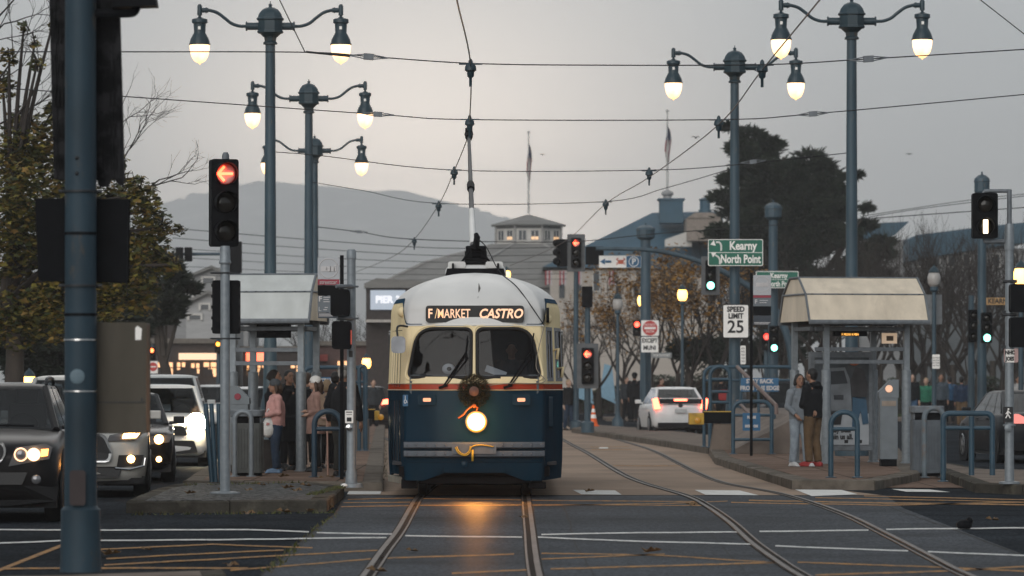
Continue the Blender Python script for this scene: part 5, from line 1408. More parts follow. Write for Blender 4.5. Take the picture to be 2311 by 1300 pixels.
t = rail_thing('tall blue hoop closing the left railing by the streetcar', 806, 830, 985, 826, .15, [], RAILBLUE, .045, .14, d=95)
t = thing('bicycle_rack', 'row of leaning blue tubes on the near left platform corner', 'rack', G(480, 1088, .15)); s_ = F / t.location.y
for x0, x1, y0 in ((463, 478, 880), (476, 487, 880), (492, 498, 880)):
    b = MB(); b.tube([((x1 - 480) / s_, 0, 0), ((x0 - 480) / s_, .1, 1.15)], .034, 10); b.build('tube', RAILBLUE, t, smooth=60)
# sloping handrail + ramp on right platform
d1 = 97
t = thing('ramp_handrail', 'brown sloping handrail descending along the right platform ramp', 'handrail', A(1700, 97, .15))
b = MB(); q = [P(1664, 828, 99), P(1752, 915, 92.5), P(1752, 935, 92.5)]; b.tube([v - t.location for v in q], .042, 8); b.build('rail', mat('worn brown rail', (.16, .11, .095), .6, dirt=(.07, .06, .06)), t, smooth=60)
b = MB()
for px, py, d in ((1672, 836, 98.5), (1712, 878, 95.5), (1748, 912, 92.8)):
    p = P(px, py, d) - t.location; b.cyl((p.x, p.y, 0), (p.x, p.y, p.z), .03)
b.build('post', RAILBLUE, t, smooth=60)
b = MB(); q = [P(1664, 905, 99), P(1730, 975, 93)]; b.tube([v - t.location for v in q], .035, 8); b.build('lower_rail', mat('worn brown rail', (.16, .11, .095), .6), t, smooth=60)
b = MB(); p0 = A(1655, 99); p1 = A(1800, 99); q0 = A(1652, 91); q1 = A(1805, 91)
b.add([(p0.x, p0.y, .151), (p1.x, p1.y, .151), (q1.x, q1.y, .151), (q0.x, q0.y, .151), (p0.x, p0.y, 1.05), (p1.x, p1.y, 1.05), (q1.x, q1.y, .93), (q0.x, q0.y, .22)], [(0, 1, 2, 3), (4, 7, 6, 5), (0, 4, 5, 1), (1, 5, 6, 2), (2, 6, 7, 3), (3, 7, 4, 0)])
tag(b.build('concrete_ramp', mat('ramp concrete', (.17, .14, .12), .85, var=.2, scale=2, bump=.2, spec=.15, dirt=(.09, .075, .065)), bevel=.01), 'brown concrete wheelchair ramp wall behind the couple on the right platform', 'ramp')
# blue warning plates
def warn(label, x0, x1, y0, y1, d, lines, q, sx=.8):
    t, W_, H_ = sign('warning_sign', label, 'sign', x0, x1, y0, y1, d, SIGNBLUE, .01)
    for i, s_ in enumerate(lines): text(s_, q, LT, t, (0, -.008, H_ / 2 - H_ * (i + .5) / len(lines)), sx=sx, bold=.006)
warn('blue plate reading STAY BACK FROM THE EDGE on the right ramp railing', 1672, 1757, 853, 884, 96.4, ['STAY BACK', 'FROM THE EDGE'], .125, .9)
warn('blue plate reading STAY BACK on the left railing behind the crowd', 708, 800, 851, 905, 96.6, ['STAY BACK', 'FROM THE', 'EDGE'], .14)
warn('small blue notice plate low on the hoop railing by the right stop pole', 1676, 1716, 932, 972, 90.4, ['PLEASE', 'HOLD ON'], .07)
# yellow tipped barriers
def barrier(label, x0, xm, x1, y0, y1, d):
    c = P((x0 + x1) / 2, y1, d); t = thing('bumper_barrier', label, 'barrier', (c.x, c.y, .0)); s_ = F / d; X = lambda p: (p - (x0 + x1) / 2) / s_
    b = MB(); b.box(X(xm), X(x1), -.2, .35, ZY(y1 - 3, d), ZY(y0 - 2, d)); b.build('beam', BLACK, t, bevel=.015)
    b = MB(); b.box(X(x0), X(xm) - .002, -.24, .39, ZY(y1, d), ZY(y0, d)); e = b.build('yellow_end', mat('yellow barrier paint', (.50, .30, .03), .5, dirt=(.2, .12, .03), dscale=4), t, bevel=.01)
    b = MB(); b.lathe([(.07, 0), (.06, -.03), (.01, -.04)], (X(xm) - .14 * (1 if x1 > xm else -1), -.24, ZY((y0 + y1) / 2 + 4, d)), 12, 'y'); b.build('reflector', mat('amber reflector', (.6, .28, .02), .2), e)
    b = MB(); b.box(X(xm), X(x1), -.21, .36, ZY(y0 - 2, d) + .002, ZY(y0 - 4, d)); b.build('top_strip', mat('yellow barrier paint', (.50, .30, .03), .5), t)
    b = MB(); b.prism([(X(x1) - .5, 0), (X(x1), 0), (X(x1), ZY(y1 - 2, d)), (X(x1) - .4, ZY(y1 - 2, d))], -.15, .3); b.build('pier', CONC, t)
barrier('black barrier beam with a yellow end on the right median before the ramp', 1555, 1588, 1652, 932, 958, 97)
barrier('black and yellow barrier end beside the left railing by the streetcar', 856, 846, 832, 927, 948, 98)
# bins and ticket machines
def bin_(label, px0, px1, py0, py1, z, m, lidm, hole=True):
    L0 = G((px0 + px1) / 2, py1, z); s_ = F / L0.y; t = thing('trash_bin', label, 'trash bin', L0); hw = (px1 - px0) / 2 / s_; h = (py1 - py0) / s_
    b = MB(); b.slab(rpoly([(-hw, -hw), (hw, -hw), (hw, hw), (-hw, hw)], .09, 4), .05, h * .80)
    for k in range(9): b.box(-hw + .06 + (2 * hw - .12) * k / 8 - .012, -hw + .06 + (2 * hw - .12) * k / 8 + .012, -hw - .008, -hw, .12, h * .72)
    b.build('body', m, t, bevel=.006)
    b = MB(); b.slab(rpoly([(-hw * .9, -hw * .9), (hw * .9, -hw * .9), (hw * .9, hw * .9), (-hw * .9, hw * .9)], .08, 3), 0, .05); b.build('base', BLACK, t)
    b = MB(); b.slab(rpoly([(-hw - .02, -hw - .02), (hw + .02, -hw - .02), (hw + .02, hw + .02), (-hw - .02, hw + .02)], .1, 4), h * .90, h)
    for sx in (-1, 1): b.box(sx * hw * .86 - .02, sx * hw * .86 + .02, -hw * .8, hw * .8, h * .80, h * .90)
    b.build('lid', lidm, t, bevel=.012)
    b = MB(); b.box(-hw * .82, hw * .82, -hw * .84, hw * .84, h * .80, h * .897); b.build('opening', BLACK, t)
bin_('grey ribbed trash bin with flat lid right of the right shelter', 2056, 2126, 916, 1074, .05, mat('grey bin panel', (.085, .10, .115), .55), GALVD)
bin_('grey trash bin with flat lid beside the pink jacket woman', 524, 594, 925, 1074, .15, mat('grey olive bin panel', (.10, .105, .10), .55), GALVD)
def machine(label, px0, px1, py0, py1, z, slant):
    L0 = G((px0 + px1) / 2, py1, z); s_ = F / L0.y; t = thing('ticket_machine', label, 'ticket machine', L0); hw = (px1 - px0) / 2 / s_; h = (py1 - py0) / s_
    b = MB(); b.box(-hw, hw, -.2, .25, .12, h * .80); b.build('cabinet', mat('machine grey', (.15, .17, .185), .4, metal=.2, var=.1), t, bevel=.01)
    b = MB(); lo, hi = h * .86, h
    b.prism([(-hw - .005, h * .802), (hw + .005, h * .802), (hw + .005, hi if slant > 0 else lo), (hw * .3 * slant, hi), (-hw - .005, lo if slant > 0 else hi)], -.21, .26); hd = b.build('head', mat('machine grey', (.15, .17, .185), .4), t, bevel=.01)
    b = MB(); b.box(-hw + .02, hw - .02, -.22, .2, 0, .119); b.build('plinth', BLACK, t)
    return t, hw, h, hd
t, hw, h, hd = machine('grey ticket machine with a glowing amber round screen beside the right shelter', 1984, 2024, 858, 1052, .15, 1)
b = MB(); b.lathe([(.065, 0), (.06, -.012)], (-.0, -.212, h * .90), 18, 'y'); b.build('screen', lamp_mat('amber screen', (1, .42, .16), .55), hd)
b = MB(); b.box(-hw * .8, hw * .8, -.206, -.2, h * .70, h * .76); b.build('card_panel', mat('machine panel', (.25, .2, .16), .4), t)
t, hw, h, hd = machine('low grey kiosk with a small red logo behind the left trash bin', 520, 562, 872, 1066, .15, -1)
b = MB(); b.lathe([(.055, 0), (.05, -.01)], (-.02, -.212, h * .88), 16, 'y'); b.build('logo', MAROON, hd)
# traffic cone
L0 = G(1339, 962, .15); t = thing('traffic_cone', 'orange traffic cone with white bands on the median by the red arrow signal', 'traffic cone', L0)
h = 48 * L0.y / F
b = MB(); b.lathe([(.17, .03), (.16, .04), (.11, h * .38)], n=16, cap=False); b.lathe([(.085, h * .55), (.068, h * .66)], n=16, cap=False); b.lathe([(.05, h * .82), (.03, h * .97), (.001, h)], n=16, cap=False); b.slab(rrect(-.2, .2, -.2, .2, .03), 0, .03)
b.build('cone_body', mat('fluorescent orange', (.75, .12, .02), .5, var=.08), t, smooth=50)
b = MB(); b.lathe([(.1102, h * .38), (.0852, h * .55)], n=16, cap=False); b.build('lower_band', WHITE, t, smooth=60)
b = MB(); b.lathe([(.0682, h * .66), (.0502, h * .82)], n=16, cap=False); b.build('upper_band', WHITE, t, smooth=60)
# dark rubber lump on the road at right
b = MB(); b.ell((0, 0, .05), (.09, .08, .06), 12, 8); b.ell((.06, .02, .09), (.04, .05, .05), 8, 6); o = tag(b.build('road_debris', BLACK, smooth=180), 'small black lump of debris on the dark asphalt at right', 'debris'); o.location = G(2176, 1195)
b = MB(); b.ell((0, 0, .03), (.05, .04, .03), 8, 6); o = tag(b.build('litter', WHITE, smooth=180), 'scrap of white litter on the cobbled island kerb beside the signal pole', 'litter'); o.location = G(777, 1101, .15)

# ---------------------------------------------------------------- overhead wires
WIRE = mat('overhead wire', (.02, .021, .023), .5, metal=.3, var=.1)
WIREC = mat('copper trolley wire', (.06, .04, .035), .4, metal=.6, var=.2)
PORC = mat('pale insulator', (.28, .27, .26), .4)
def wire(label, pts, r=.014, ins=(), strain=(), m=WIRE, cat='overhead wire'):
    """pts: (px, py, d)"""
    L_ = [P(*p) for p in pts]; o0 = L_[0]
    t = thing('overhead_wire', label, cat, o0)
    b = MB(); q = bez([v - o0 for v in L_], 6) if len(L_) > 2 else [v - o0 for v in L_]
    b.tube(q, r * .62, 5); b.build('wire', m, t, smooth=180)
    for (px, py, d) in ins:
        c = P(px, py, d) - o0; k = d / 75
        b = MB(); b.lathe([(.012, .1), (.03, .07), (.03, .05), (.075, .0), (.08, -.05), (.05, -.07), (.045, -.13), (.02, -.15), (.02, -.26)], c, 10); b.cbox(c + Vector((0, 0, .03)), (.3, .02, .02))
        b.build('insulator', LAMPBLUE, t, smooth=50)
    for (px, py, d, sl) in strain:
        c = P(px, py, d) - o0
        b = MB(); b.cbox(c, (.13, .08, .08), ry=-sl)
        dv = Vector((math.cos(sl), 0, math.sin(sl)))
        for s_ in (-1, 1):
            for z in (-.028, .028): b.tube([c + dv * s_ * .06 + Vector((0, 0, z)), c + dv * s_ * .26], .008, 5)
        b.build('strain_insulator', GALVD, t)
    return t
wire('trolley wire meeting the streetcar pole and curving away to the left', [(1018, -80, 42.0), (1031, 0, 47.4), (1062, 145, 57), (1060, 270, 69), (1058, 303, 73), (1025, 386, 85.6), (990, 462, 101.7), (935, 540, 126), (885, 580, 144), (800, 615, 168)], .016, m=WIREC)
wire('trolley wire slanting from top right down to the mast arm signals', [(1915, -80, 43), (1850, 0, 47.4), (1720, 158, 58), (1620, 283, 70.4), (1465, 400, 88), (1367, 460, 101), (1270, 548, 129), (1150, 600, 155)], .016, m=WIREC)
wire('nearest span wire crossing above the streetcar with strain insulators', [(-60, 117, 57.5), (270, 117, 57.5), (690, 118, 57.5), (840, 128, 57.5), (1062, 143, 57.2), (1320, 147, 57.5), (1720, 146, 57.8), (1960, 133, 57.5), (2400, 106, 57.5)], .013, [(1062, 150, 57.1), (1720, 152, 57.9)], [(832, 128, 57.4, -.07), (1960, 133, 57.4, .07)])
t = wire('second span wire crossing below the nearest one with strain insulators', [(-60, 194, 70), (270, 217, 70), (850, 258, 70), (1060, 270, 69.4), (1622, 270, 70), (1835, 257, 70), (2400, 205, 70)], .014, [(1060, 274, 69.3), (1622, 275, 70)], [(853, 258, 69.9, -.05), (1835, 257, 69.9, .08)])
wire('third span wire tied between the front two lamp poles', [(622, 343, 88.5), (730, 352, 87), (1025, 384, 86), (1465, 384, 88), (1660, 372, 88), (1914, 345, 88.5)], .015, [(1025, 387, 85.8), (1465, 389, 88)], [(1700, 365, 88, .1)])
wire('fourth span wire tied between the second lamp poles', [(703, 411, 111), (820, 430, 108), (990, 459, 102), (1367, 455, 101.5), (1500, 425, 102), (1650, 381, 102)], .015, [(990, 463, 101.8), (1367, 459, 101.2)], [])
wire('fifth span wire from the left pole to the far right', [(715, 512, 133), (810, 523, 131), (935, 540, 127), (1270, 546, 129), (1500, 526, 129), (1980, 492, 129), (2400, 462, 129)], .022, [(935, 543, 126.5)], [(810, 523, 130, -.06)])
wire('short guy wire rising to the top edge from the nearest span wire', [(688, 117, 57.5), (631, 0, 57.5), (600, -62, 57.5)], .012)
b = None
wire('turnbuckle pair on the nearest span wire left of centre', [(690, 117, 57.35), (740, 122, 57.35), (790, 127, 57.35)], .024)
wire('guy wire cutting the top right corner of the sky', [(2195, -14, 60), (2400, 146, 60)], .012)
wire('upper faint wire at far right above the bare trees', [(1960, 490, 140), (2100, 468, 140), (2400, 432, 140)], .018)
wire('lower faint wire at far right above the bare trees', [(1950, 487, 150), (2200, 450, 150), (2400, 430, 150)], .018)
for i, (ya, yb, d, lab) in enumerate(((515, 560, 150, 'highest of the faint wires fanning across the left hill'), (537, 577, 165, 'faint wire second from the top over the left hill'), (560, 592, 180, 'faint wire third from the top over the left hill'), (580, 607, 195, 'faint wire fourth from the top over the left hill'), (600, 620, 210, 'faint wire fifth from the top over the left hill'), (618, 632, 225, 'lowest of the faint wires fanning across the left hill'))):
    wire(lab, [(390, ya, d), (720, (ya + yb) / 2 + 5, d), (1000, yb, d), (1280, yb - 2, d)], .02)

# ================================================================== VEHICLES
TYRE = mat('tyre rubber', (.010, .010, .011), .8, var=.2); RIM = mat('alloy rim', (.35, .36, .37), .3, metal=.8, var=.1)
CG = glass_mat('car glass', (.30, .33, .35), 0.8)
SEAT = mat('dark seat cloth', (.018, .018, .02), .8, var=.1)
def car(label, cat, loc, rz, L, W, H, paint, st='suv', belt=None, cowl=None, roof0=None, roof1=None, tail=None, hood=None, name='parked_car', group=None, wr=.36, rails=False):
    t = thing(name, label, cat, loc, rz, group)
    hw = W / 2
    hood = hood or (H * .58); belt = belt or H * .60
    cowl = cowl or L * .26; roof0 = roof0 or L * .42; roof1 = roof1 or L * .88; tail = tail or L * .985
    sec = []
    #      y      half   zbot  zside  ztop
    tt = hood + .02 if st != 'sedan' else hood
    prof_ = [(0.0, .70, .34, hood * .62, hood * .72), (.05, .84, .26, hood * .70, hood * .80), (.16, .925, .21, hood * .77, hood * .865), (.38, .97, .19, hood * .83, hood * .925), (.8, .99, .19, hood * .88, hood * .965),
             (cowl, 1.0, .2, belt - .08, hood + .01), (L * .45, 1.0, .2, belt - .06, belt), (L * .7, 1.0, .2, belt - .05, belt + .01), (L - .55, .985, .2, belt - .05, belt + .01), (L - .2, .95, .23, belt - .06, belt - .0), (L - .05, .89, .28, belt - .12, belt - .06), (L, .78, .38, belt * .80, belt * .86)]
    rings = []
    for (y, k, zb, zs_, zt) in prof_:
        w_ = hw * k; zm = (zb + zs_) * .5
        half = [(w_ * .80, zb), (w_ * .95, zb + .05), (w_ * .985, zm - .1), (w_, zm + .06), (w_ * .985, zs_ - .03), (w_ * .95, zs_ + .02), (w_ * .86, zt - .015), (w_ * .5, zt + .012)]
        bow = .16 * (1 - min(1, y / .5)) if y < .5 else -.10 * (1 - min(1, (L - y) / .5)) if L - y < .5 else 0
        def yy(x): return y + bow * (abs(x) / hw) ** 2.2
        ring = [(x, yy(x), z) for x, z in half] + [(0, y, zt + .02)] + [(-x, yy(x), z) for x, z in half[::-1]] + [(0, y, zb)]
        rings.append(ring)
    b = MB(); b.ringloft(rings); body = b.build('body', paint, t, smooth=55)
    # greenhouse
    zb = belt - .03; g = []
    b = MB()
    def ring_at(f, grow=0.0):
        y0 = cowl + .02 + (roof0 - cowl) * f; y3 = tail - .08 - (tail - roof1) * f; w_ = hw * (.90 - .20 * f) + grow; z = zb + (H - .05 - zb) * f
        return [(x, y, z) for x, y in rpoly([(-w_, y0), (w_, y0), (w_, y3), (-w_, y3)], .10, 3)], y0, y3, w_, z
    rs = [ring_at(f)[0] for f in (0, .33, .66, .95)]
    r1, y0, y3, w_, z = ring_at(1.0); cxm, cym = 0, (y0 + y3) / 2
    rs.append([(x * .97, cym + (y - cym) * .985, z + .012) for x, y, z in r1]); rs.append([(x * .80, cym + (y - cym) * .90, z + .038) for x, y, z in r1]); rs.append([(x * .4, cym + (y - cym) * .5, z + .05) for x, y, z in r1])
    # pillars and roof only: the panes are real openings
    fr = MB()
    n = len(rs[0])
    fr.ringloft(rs[3:], cap0=False, cap1=True)
    def pill(pa, pb, r=.05): fr.tube([pa, pb], r, 6)
    for sx in (-1, 1):
        a, ya, yb, wa, za = ring_at(0); c, yc, yd, wc, zc = ring_at(.97)
        pill((sx * (wa - .05), ya + .05, za), (sx * (wc - .04), yc + .05, zc), .048)
        pill((sx * (wa - .05), yb - .05, za), (sx * (wc - .04), yd - .05, zc), .055)
        for f in (.40, .72):
            pill((sx * (wa - .03), ya + (yb - ya) * f, za), (sx * (wc - .03), yc + (yd - yc) * f, zc), .035)
    fr.build('roof', paint, t, smooth=50)
    def pane(nm, pts, m=CG):
        b = MB(); k = [Vector(p) for p in pts]; 
        b.add(k, [(0, 1, 2, 3)]); return b.build(nm, m, t)
    a, ya, yb, wa, za = ring_at(.02); c, yc, yd, wc, zc = ring_at(.96)
    ws = pane('windscreen', [(-wa + .07, ya, za), (wa - .07, ya, za), (wc - .06, yc, zc), (-wc + .06, yc, zc)])
    pane('rear_window', [(wa - .08, yb, za), (-wa + .08, yb, za), (-wc + .07, yd, zc), (wc - .07, yd, zc)])
    for sx in (-1, 1):
        for f0, f1 in ((.07, .385), (.415, .705), (.735, .93)):
            q = [(sx * wa, ya + (yb - ya) * f0, za), (sx * wa, ya + (yb - ya) * f1, za), (sx * wc, yc + (yd - yc) * f1, zc), (sx * wc, yc + (yd - yc) * f0, zc)]
            pane('side_window', q)
    # cabin
    b = MB(); b.box(-hw * .8, hw * .8, cowl + .1, tail - .3, .5, belt - .05)
    b.build('cabin_floor', SEAT, t)
    for x in (-hw * .42, hw * .42):
        b = MB(); ys = roof0 + .35; b.cbox((x, ys, belt + .02), (.46, .14, .50), rx=-.15); b.cbox((x, ys + .05, belt + .36), (.26, .1, .18)); b.build('seat', SEAT, t, bevel=.03)
    b = MB(); b.tube([(hw * .42 + .19 * math.cos(R(20 * k)), cowl + .45, belt - .02 + .19 * math.sin(R(20 * k))) for k in range(19)], .015, 6); b.build('steering_wheel', SEAT, t)
    b = MB(); b.tube([(-wa + .15, ya - .02, za + .03), (0, ya - .04, za + .05), (wa - .3, ya - .02, za + .04)], .012, 5); b.build('wiper', BLACK, ws)
    for sx in (-1, 1):
        for y in (L * .185, L * .80):
            arch = MB(); arch.lathe([(wr + .10, -.02), (wr + .10, .004), (wr + .03, .006)], (sx * (hw - .012), y, wr), 22, 'x', cap=True); arch.build('wheel_arch', RUBBER, t)
            b = MB(); b.lathe([(wr * .62, -.11), (wr * .94, -.115), (wr, -.08), (wr, .08), (wr * .94, .115), (wr * .62, .11)], (sx * (hw - .115), y, wr), 24, 'x'); wh = b.build('wheel', TYRE, t, smooth=40)
            b = MB(); xo = sx * (hw + .004)
            for k in range(5):
                a_ = 2 * PI * k / 5; b.cbox((xo, y + math.cos(a_) * wr * .32, wr + math.sin(a_) * wr * .32), (.02, .07, wr * .56), rx=a_ - PI / 2)
            b.lathe([(wr * .60, -.01), (wr * .66, .0), (wr * .60, .012)], (xo, y, wr), 20, 'x', cap=False); b.lathe([(.07, 0), (.05, .02 * sx)], (xo, y, wr), 12, 'x'); b.build('rim', RIM, wh)
        b = MB(); xm = sx * (hw + .09); b.cbox((xm - sx * .02, cowl + .38, belt + .05), (.18, .11, .12)); b.tube([(sx * (hw * .9), cowl + .4, belt - .0), (xm, cowl + .38, belt + .02)], .03, 6); b.build('mirror', paint, t, bevel=.03)
        b = MB(); b.box(sx * (hw + .0) - .004, sx * (hw + .0) + .004, L * .40, L * .70, belt - .16, belt - .15); b.cbox((sx * (hw + .008), L * .48, belt - .12), (.03, .16, .03)); b.cbox((sx * (hw + .008), L * .68, belt - .12), (.03, .16, .03)); b.build('door_handle', paint, t)
        if rails:
            b = MB(); b.tube(bez([(sx * hw * .66, roof0 + .35, H - .02), (sx * hw * .66, roof0 + .5, H + .055), (sx * hw * .66, roof1 - .4, H + .055), (sx * hw * .66, roof1 - .2, H - .02)], 4), .022, 6); b.build('roof_rail', DARKMETAL, t)
    b = MB(); b.box(-hw * .93, hw * .93, .25, L - .25, .17, .30); b.build('chassis', RUBBER, t)
    def ny(x): return .16 * (abs(x) / hw) ** 2.2
    return t, hw, ny
def poly_front(parent, nm, m, pts, y, th=.05, ny=None, bevel=0, mirror=False):
    b = MB(); q = [(-x, z) for x, z in pts] if mirror else pts
    n = len(q); f = (lambda x: y + (ny(x) if ny else 0))
    v = [(x, f(x), z) for x, z in q] + [(x, f(x) + th, z) for x, z in q]
    b.add(v, [list(range(n)), list(range(n, 2 * n))[::-1]] + [(i, (i + 1) % n, n + (i + 1) % n, n + i) for i in range(n)])
    return b.build(nm, m, parent, bevel=bevel)
def disc_front(parent, nm, m, x, z, r, y, th=.03, sq=1.0):
    b = MB(); b.lathe([(r, th), (r, 0), (r * .7, -.012), (.001, -.02)], (x, y, z), 20, 'y'); return b.build(nm, m, parent, smooth=60)
HLW = lamp_mat('white headlight lit', (1.0, .74, .40), 45); HLY = lamp_mat('warm headlight lit', (1.0, .52, .16), 14); HLB = lamp_mat('blazing headlight lit', (1.0, .80, .48), 150)
SIGO = lamp_mat('orange side light', (1.0, .30, .03), 4.5); RING = lamp_mat('light ring', (1.0, .55, .28), 1.6)
CLEAR = mat('headlight bowl', (.20, .20, .21), .15, metal=.5, var=.1)
GRILLE = mat('dark mesh grille', (.012, .012, .013), .5, var=.3, scale=60)
DPAINT = mat('dark brown black car paint', (.009, .008, .0085), .3, var=.1, spec=.16, coat=.03); SILVER = mat('silver car paint', (.42, .41, .38), .3, metal=.25, var=.06, coat=.4)
BLKP = mat('black car paint', (.009, .009, .010), .25, var=.1, spec=.3, coat=.2); WHTP = mat('white car paint', (.66, .66, .65), .35, var=.05, coat=.3); GREYP = mat('grey car paint', (.013, .015, .018), .4, var=.1, spec=.15, coat=.02)
PLATE = mat('licence plate', (.45, .45, .44), .5, var=.1)

# dark SUV, nearest left
t, hw, ny = car('dark brown SUV with glowing ringed headlight at the left edge', 'car', (-6.10, 50.6, 0), R(2.5), 4.66, 1.9, 1.60, DPAINT, 'suv', belt=1.08, hood=1.04, cowl=1.35, roof0=2.15, roof1=4.1, rails=True, wr=.375, name='suv')
for mir in (False, True):
    sg = -1 if mir else 1
    h = poly_front(t, 'headlight', CLEAR, [(.36, .66), (.80, .74), (.83, .86), (.76, .90), (.44, .86)], -.02, .10, ny, .008, mir)
    for x, m in ((.49, CLEAR), (.635, lamp_mat('projector lit', (1, .6, .25), 12))): disc_front(h, 'lens', m, sg * x, .785, .066, ny(x) - .03)
    b = MB(); b.tube([(sg * .49 + .072 * math.cos(R(20 * k)), ny(.49) - .045, .785 + .072 * math.sin(R(20 * k))) for k in range(19)], .009, 5, cap=False); b.tube([(sg * .635 + .07 * math.cos(R(20 * k)), ny(.635) - .045, .785 + .07 * math.sin(R(20 * k))) for k in range(19)], .007, 5, cap=False); b.build('light_ring', RING, h)
    poly_front(h, 'side_light', SIGO, [(.715, .76), (.79, .77), (.80, .85), (.72, .845)], -.035, .03, ny, 0, mir)
    k_ = poly_front(t, 'kidney_grille', CHROME, rpoly([(.02, .66), (.26, .68), (.33, .80), (.30, .93), (.03, .93)], .06), -.05, .10, ny, 0, mir)
    poly_front(k_, 'grille_mesh', GRILLE, rpoly([(.05, .69), (.25, .70), (.305, .80), (.28, .905), (.055, .905)], .05), -.056, .01, ny, 0, mir)
    f_ = disc_front(t, 'fog_lamp', CLEAR, sg * .66, .50, .055, ny(.66) - .015)
poly_front(t, 'lower_intake', GRILLE, [(-.5, .44), (.5, .44), (.56, .58), (-.56, .58)], -.012, .1, ny)
poly_front(t, 'bumper', mat('grey black bumper', (.014, .014, .015), .7, spec=.1), [(-.88, .26), (-.3, .20), (.3, .20), (.88, .26), (.90, .40), (.5, .43), (-.5, .43), (-.90, .40)], -.03, .12, ny, .01)

# silver SUV behind it
t, hw, ny = car('silver SUV with glowing headlight and fog lamp partly behind the beige cabinet', 'car', (-6.02, 61.6, 0), R(4.6), 4.9, 1.96, 1.72, SILVER, 'suv', belt=1.10, hood=1.06, wr=.38, name='suv')
for mir in (False, True):
    sg = -1 if mir else 1
    h = poly_front(t, 'headlight', CLEAR, [(.40, .80), (.80, .82), (.90, .93), (.84, .95), (.43, .87)], -.02, .10, ny, .008, mir)
    poly_front(h, 'lens', HLY, [(.60, .83), (.79, .84), (.86, .92), (.80, .93), (.62, .90)], -.035, .02, ny, 0, mir)
    f_ = poly_front(t, 'fog_recess', GRILLE, [(.52, .42), (.86, .46), (.90, .60), (.55, .60)], -.012, .05, ny, 0, mir); disc_front(f_, 'fog_lamp', HLY, sg * .72, .545, .055, ny(.72) - .03)
    b = MB(); b.tube([(sg * x, ny(x) - .02, z) for x, z in ((.50, .42), (.70, .40), (.90, .45), (.92, .56))], .016, 6); b.build('chrome_trim', CHROME, t)
g_ = poly_front(t, 'grille', CHROME, rpoly([(-.44, .50), (.44, .50), (.46, .66), (.36, .90), (-.36, .90), (-.46, .66)], .08), -.03, .08, ny)
poly_front(g_, 'grille_mesh', GRILLE, rpoly([(-.40, .53), (.40, .53), (.42, .66), (.33, .87), (-.33, .87), (-.42, .66)], .08), -.036, .01, ny)
poly_front(t, 'lower_intake', GRILLE, rpoly([(-.55, .28), (.55, .28), (.60, .44), (-.60, .44)], .05), -.02, .08, ny)
poly_front(t, 'bumper', mat('grey black bumper', (.014, .014, .015), .7, spec=.1), [(-.88, .2), (.88, .2), (.90, .28), (-.90, .28)], -.0, .1, ny)

# black sedan third in that lane
t, hw, ny = car('black sedan with bright headlight squeezed behind the silver SUV', 'car', (-6.32, 71, 0), R(4.6), 4.7, 1.84, 1.46, BLKP, 'sedan', belt=.95, hood=.92, wr=.33, name='sedan', roof1=3.6, tail=4.4)
for mir in (False, True):
    sg = -1 if mir else 1
    h = poly_front(t, 'headlight', CLEAR, [(.45, .62), (.82, .66), (.88, .78), (.52, .74)], -.02, .10, ny, .008, mir)
    disc_front(h, 'lens', HLY, sg * .66, .70, .075, ny(.66) - .03); disc_front(t, 'fog_lamp', HLY, sg * .66, .38, .045, ny(.66) - .02)
poly_front(t, 'grille', GRILLE, rpoly([(-.38, .48), (.38, .48), (.42, .70), (-.42, .70)], .05), -.03, .08, ny); poly_front(t, 'number_plate', PLATE, [(-.16, .42), (.16, .42), (.16, .52), (-.16, .52)], -.05, .02)
# white car with blazing light
t, hw, ny = car('white car with one blazing headlight left of the red arrow signal', 'car', (-6.72, 85, 0), R(4), 4.6, 1.84, 1.58, WHTP, 'suv', belt=1.02, hood=1.0, wr=.35, name='crossover_car')
for mir in (False, True):
    sg = -1 if mir else 1
    h = poly_front(t, 'headlight', CLEAR, [(.45, .72), (.86, .76), (.90, .93), (.50, .88)], -.02, .10, ny, .008, mir)
    disc_front(h, 'lens', HLB if not mir else lamp_mat('headlight glow', (1, .8, .5), 3), sg * .66,   .84, .19 if not mir else .07, ny(.66) - .05)  # bright lens drawn oversize, its glare put into the shape
poly_front(t, 'grille', GRILLE, rpoly([(-.5, .60), (.5, .60), (.42, .78), (-.42, .78)], .05), -.03, .08, ny); poly_front(t, 'lower_intake', GRILLE, rpoly([(-.7, .25), (.7, .25), (.62, .50), (-.62, .50)], .05), -.02, .08, ny)
poly_front(t, 'number_plate', PLATE, [(-.16, .48), (.16, .48), (.16, .58), (-.16, .58)], -.05, .02)
# pale van behind
t, hw, ny = car('tall pale van behind the white car with the blazing light', 'van', (-7.75, 98, 0), R(3), 5.2, 2.0, 1.80, mat('pale grey van paint', (.46, .47, .46), .4, var=.06, coat=.3), 'suv', belt=1.12, hood=1.10, wr=.36, name='van', roof0=1.9)
for mir in (False, True):
    h = poly_front(t, 'headlight', CLEAR, [(.6, .75), (.9, .8), (.92, .98), (.65, .92)], -.02, .10, ny, .008, mir)
poly_front(t, 'grille', GRILLE, [(-.5, .65), (.5, .65), (.5, .85), (-.5, .85)], -.02, .08, ny)
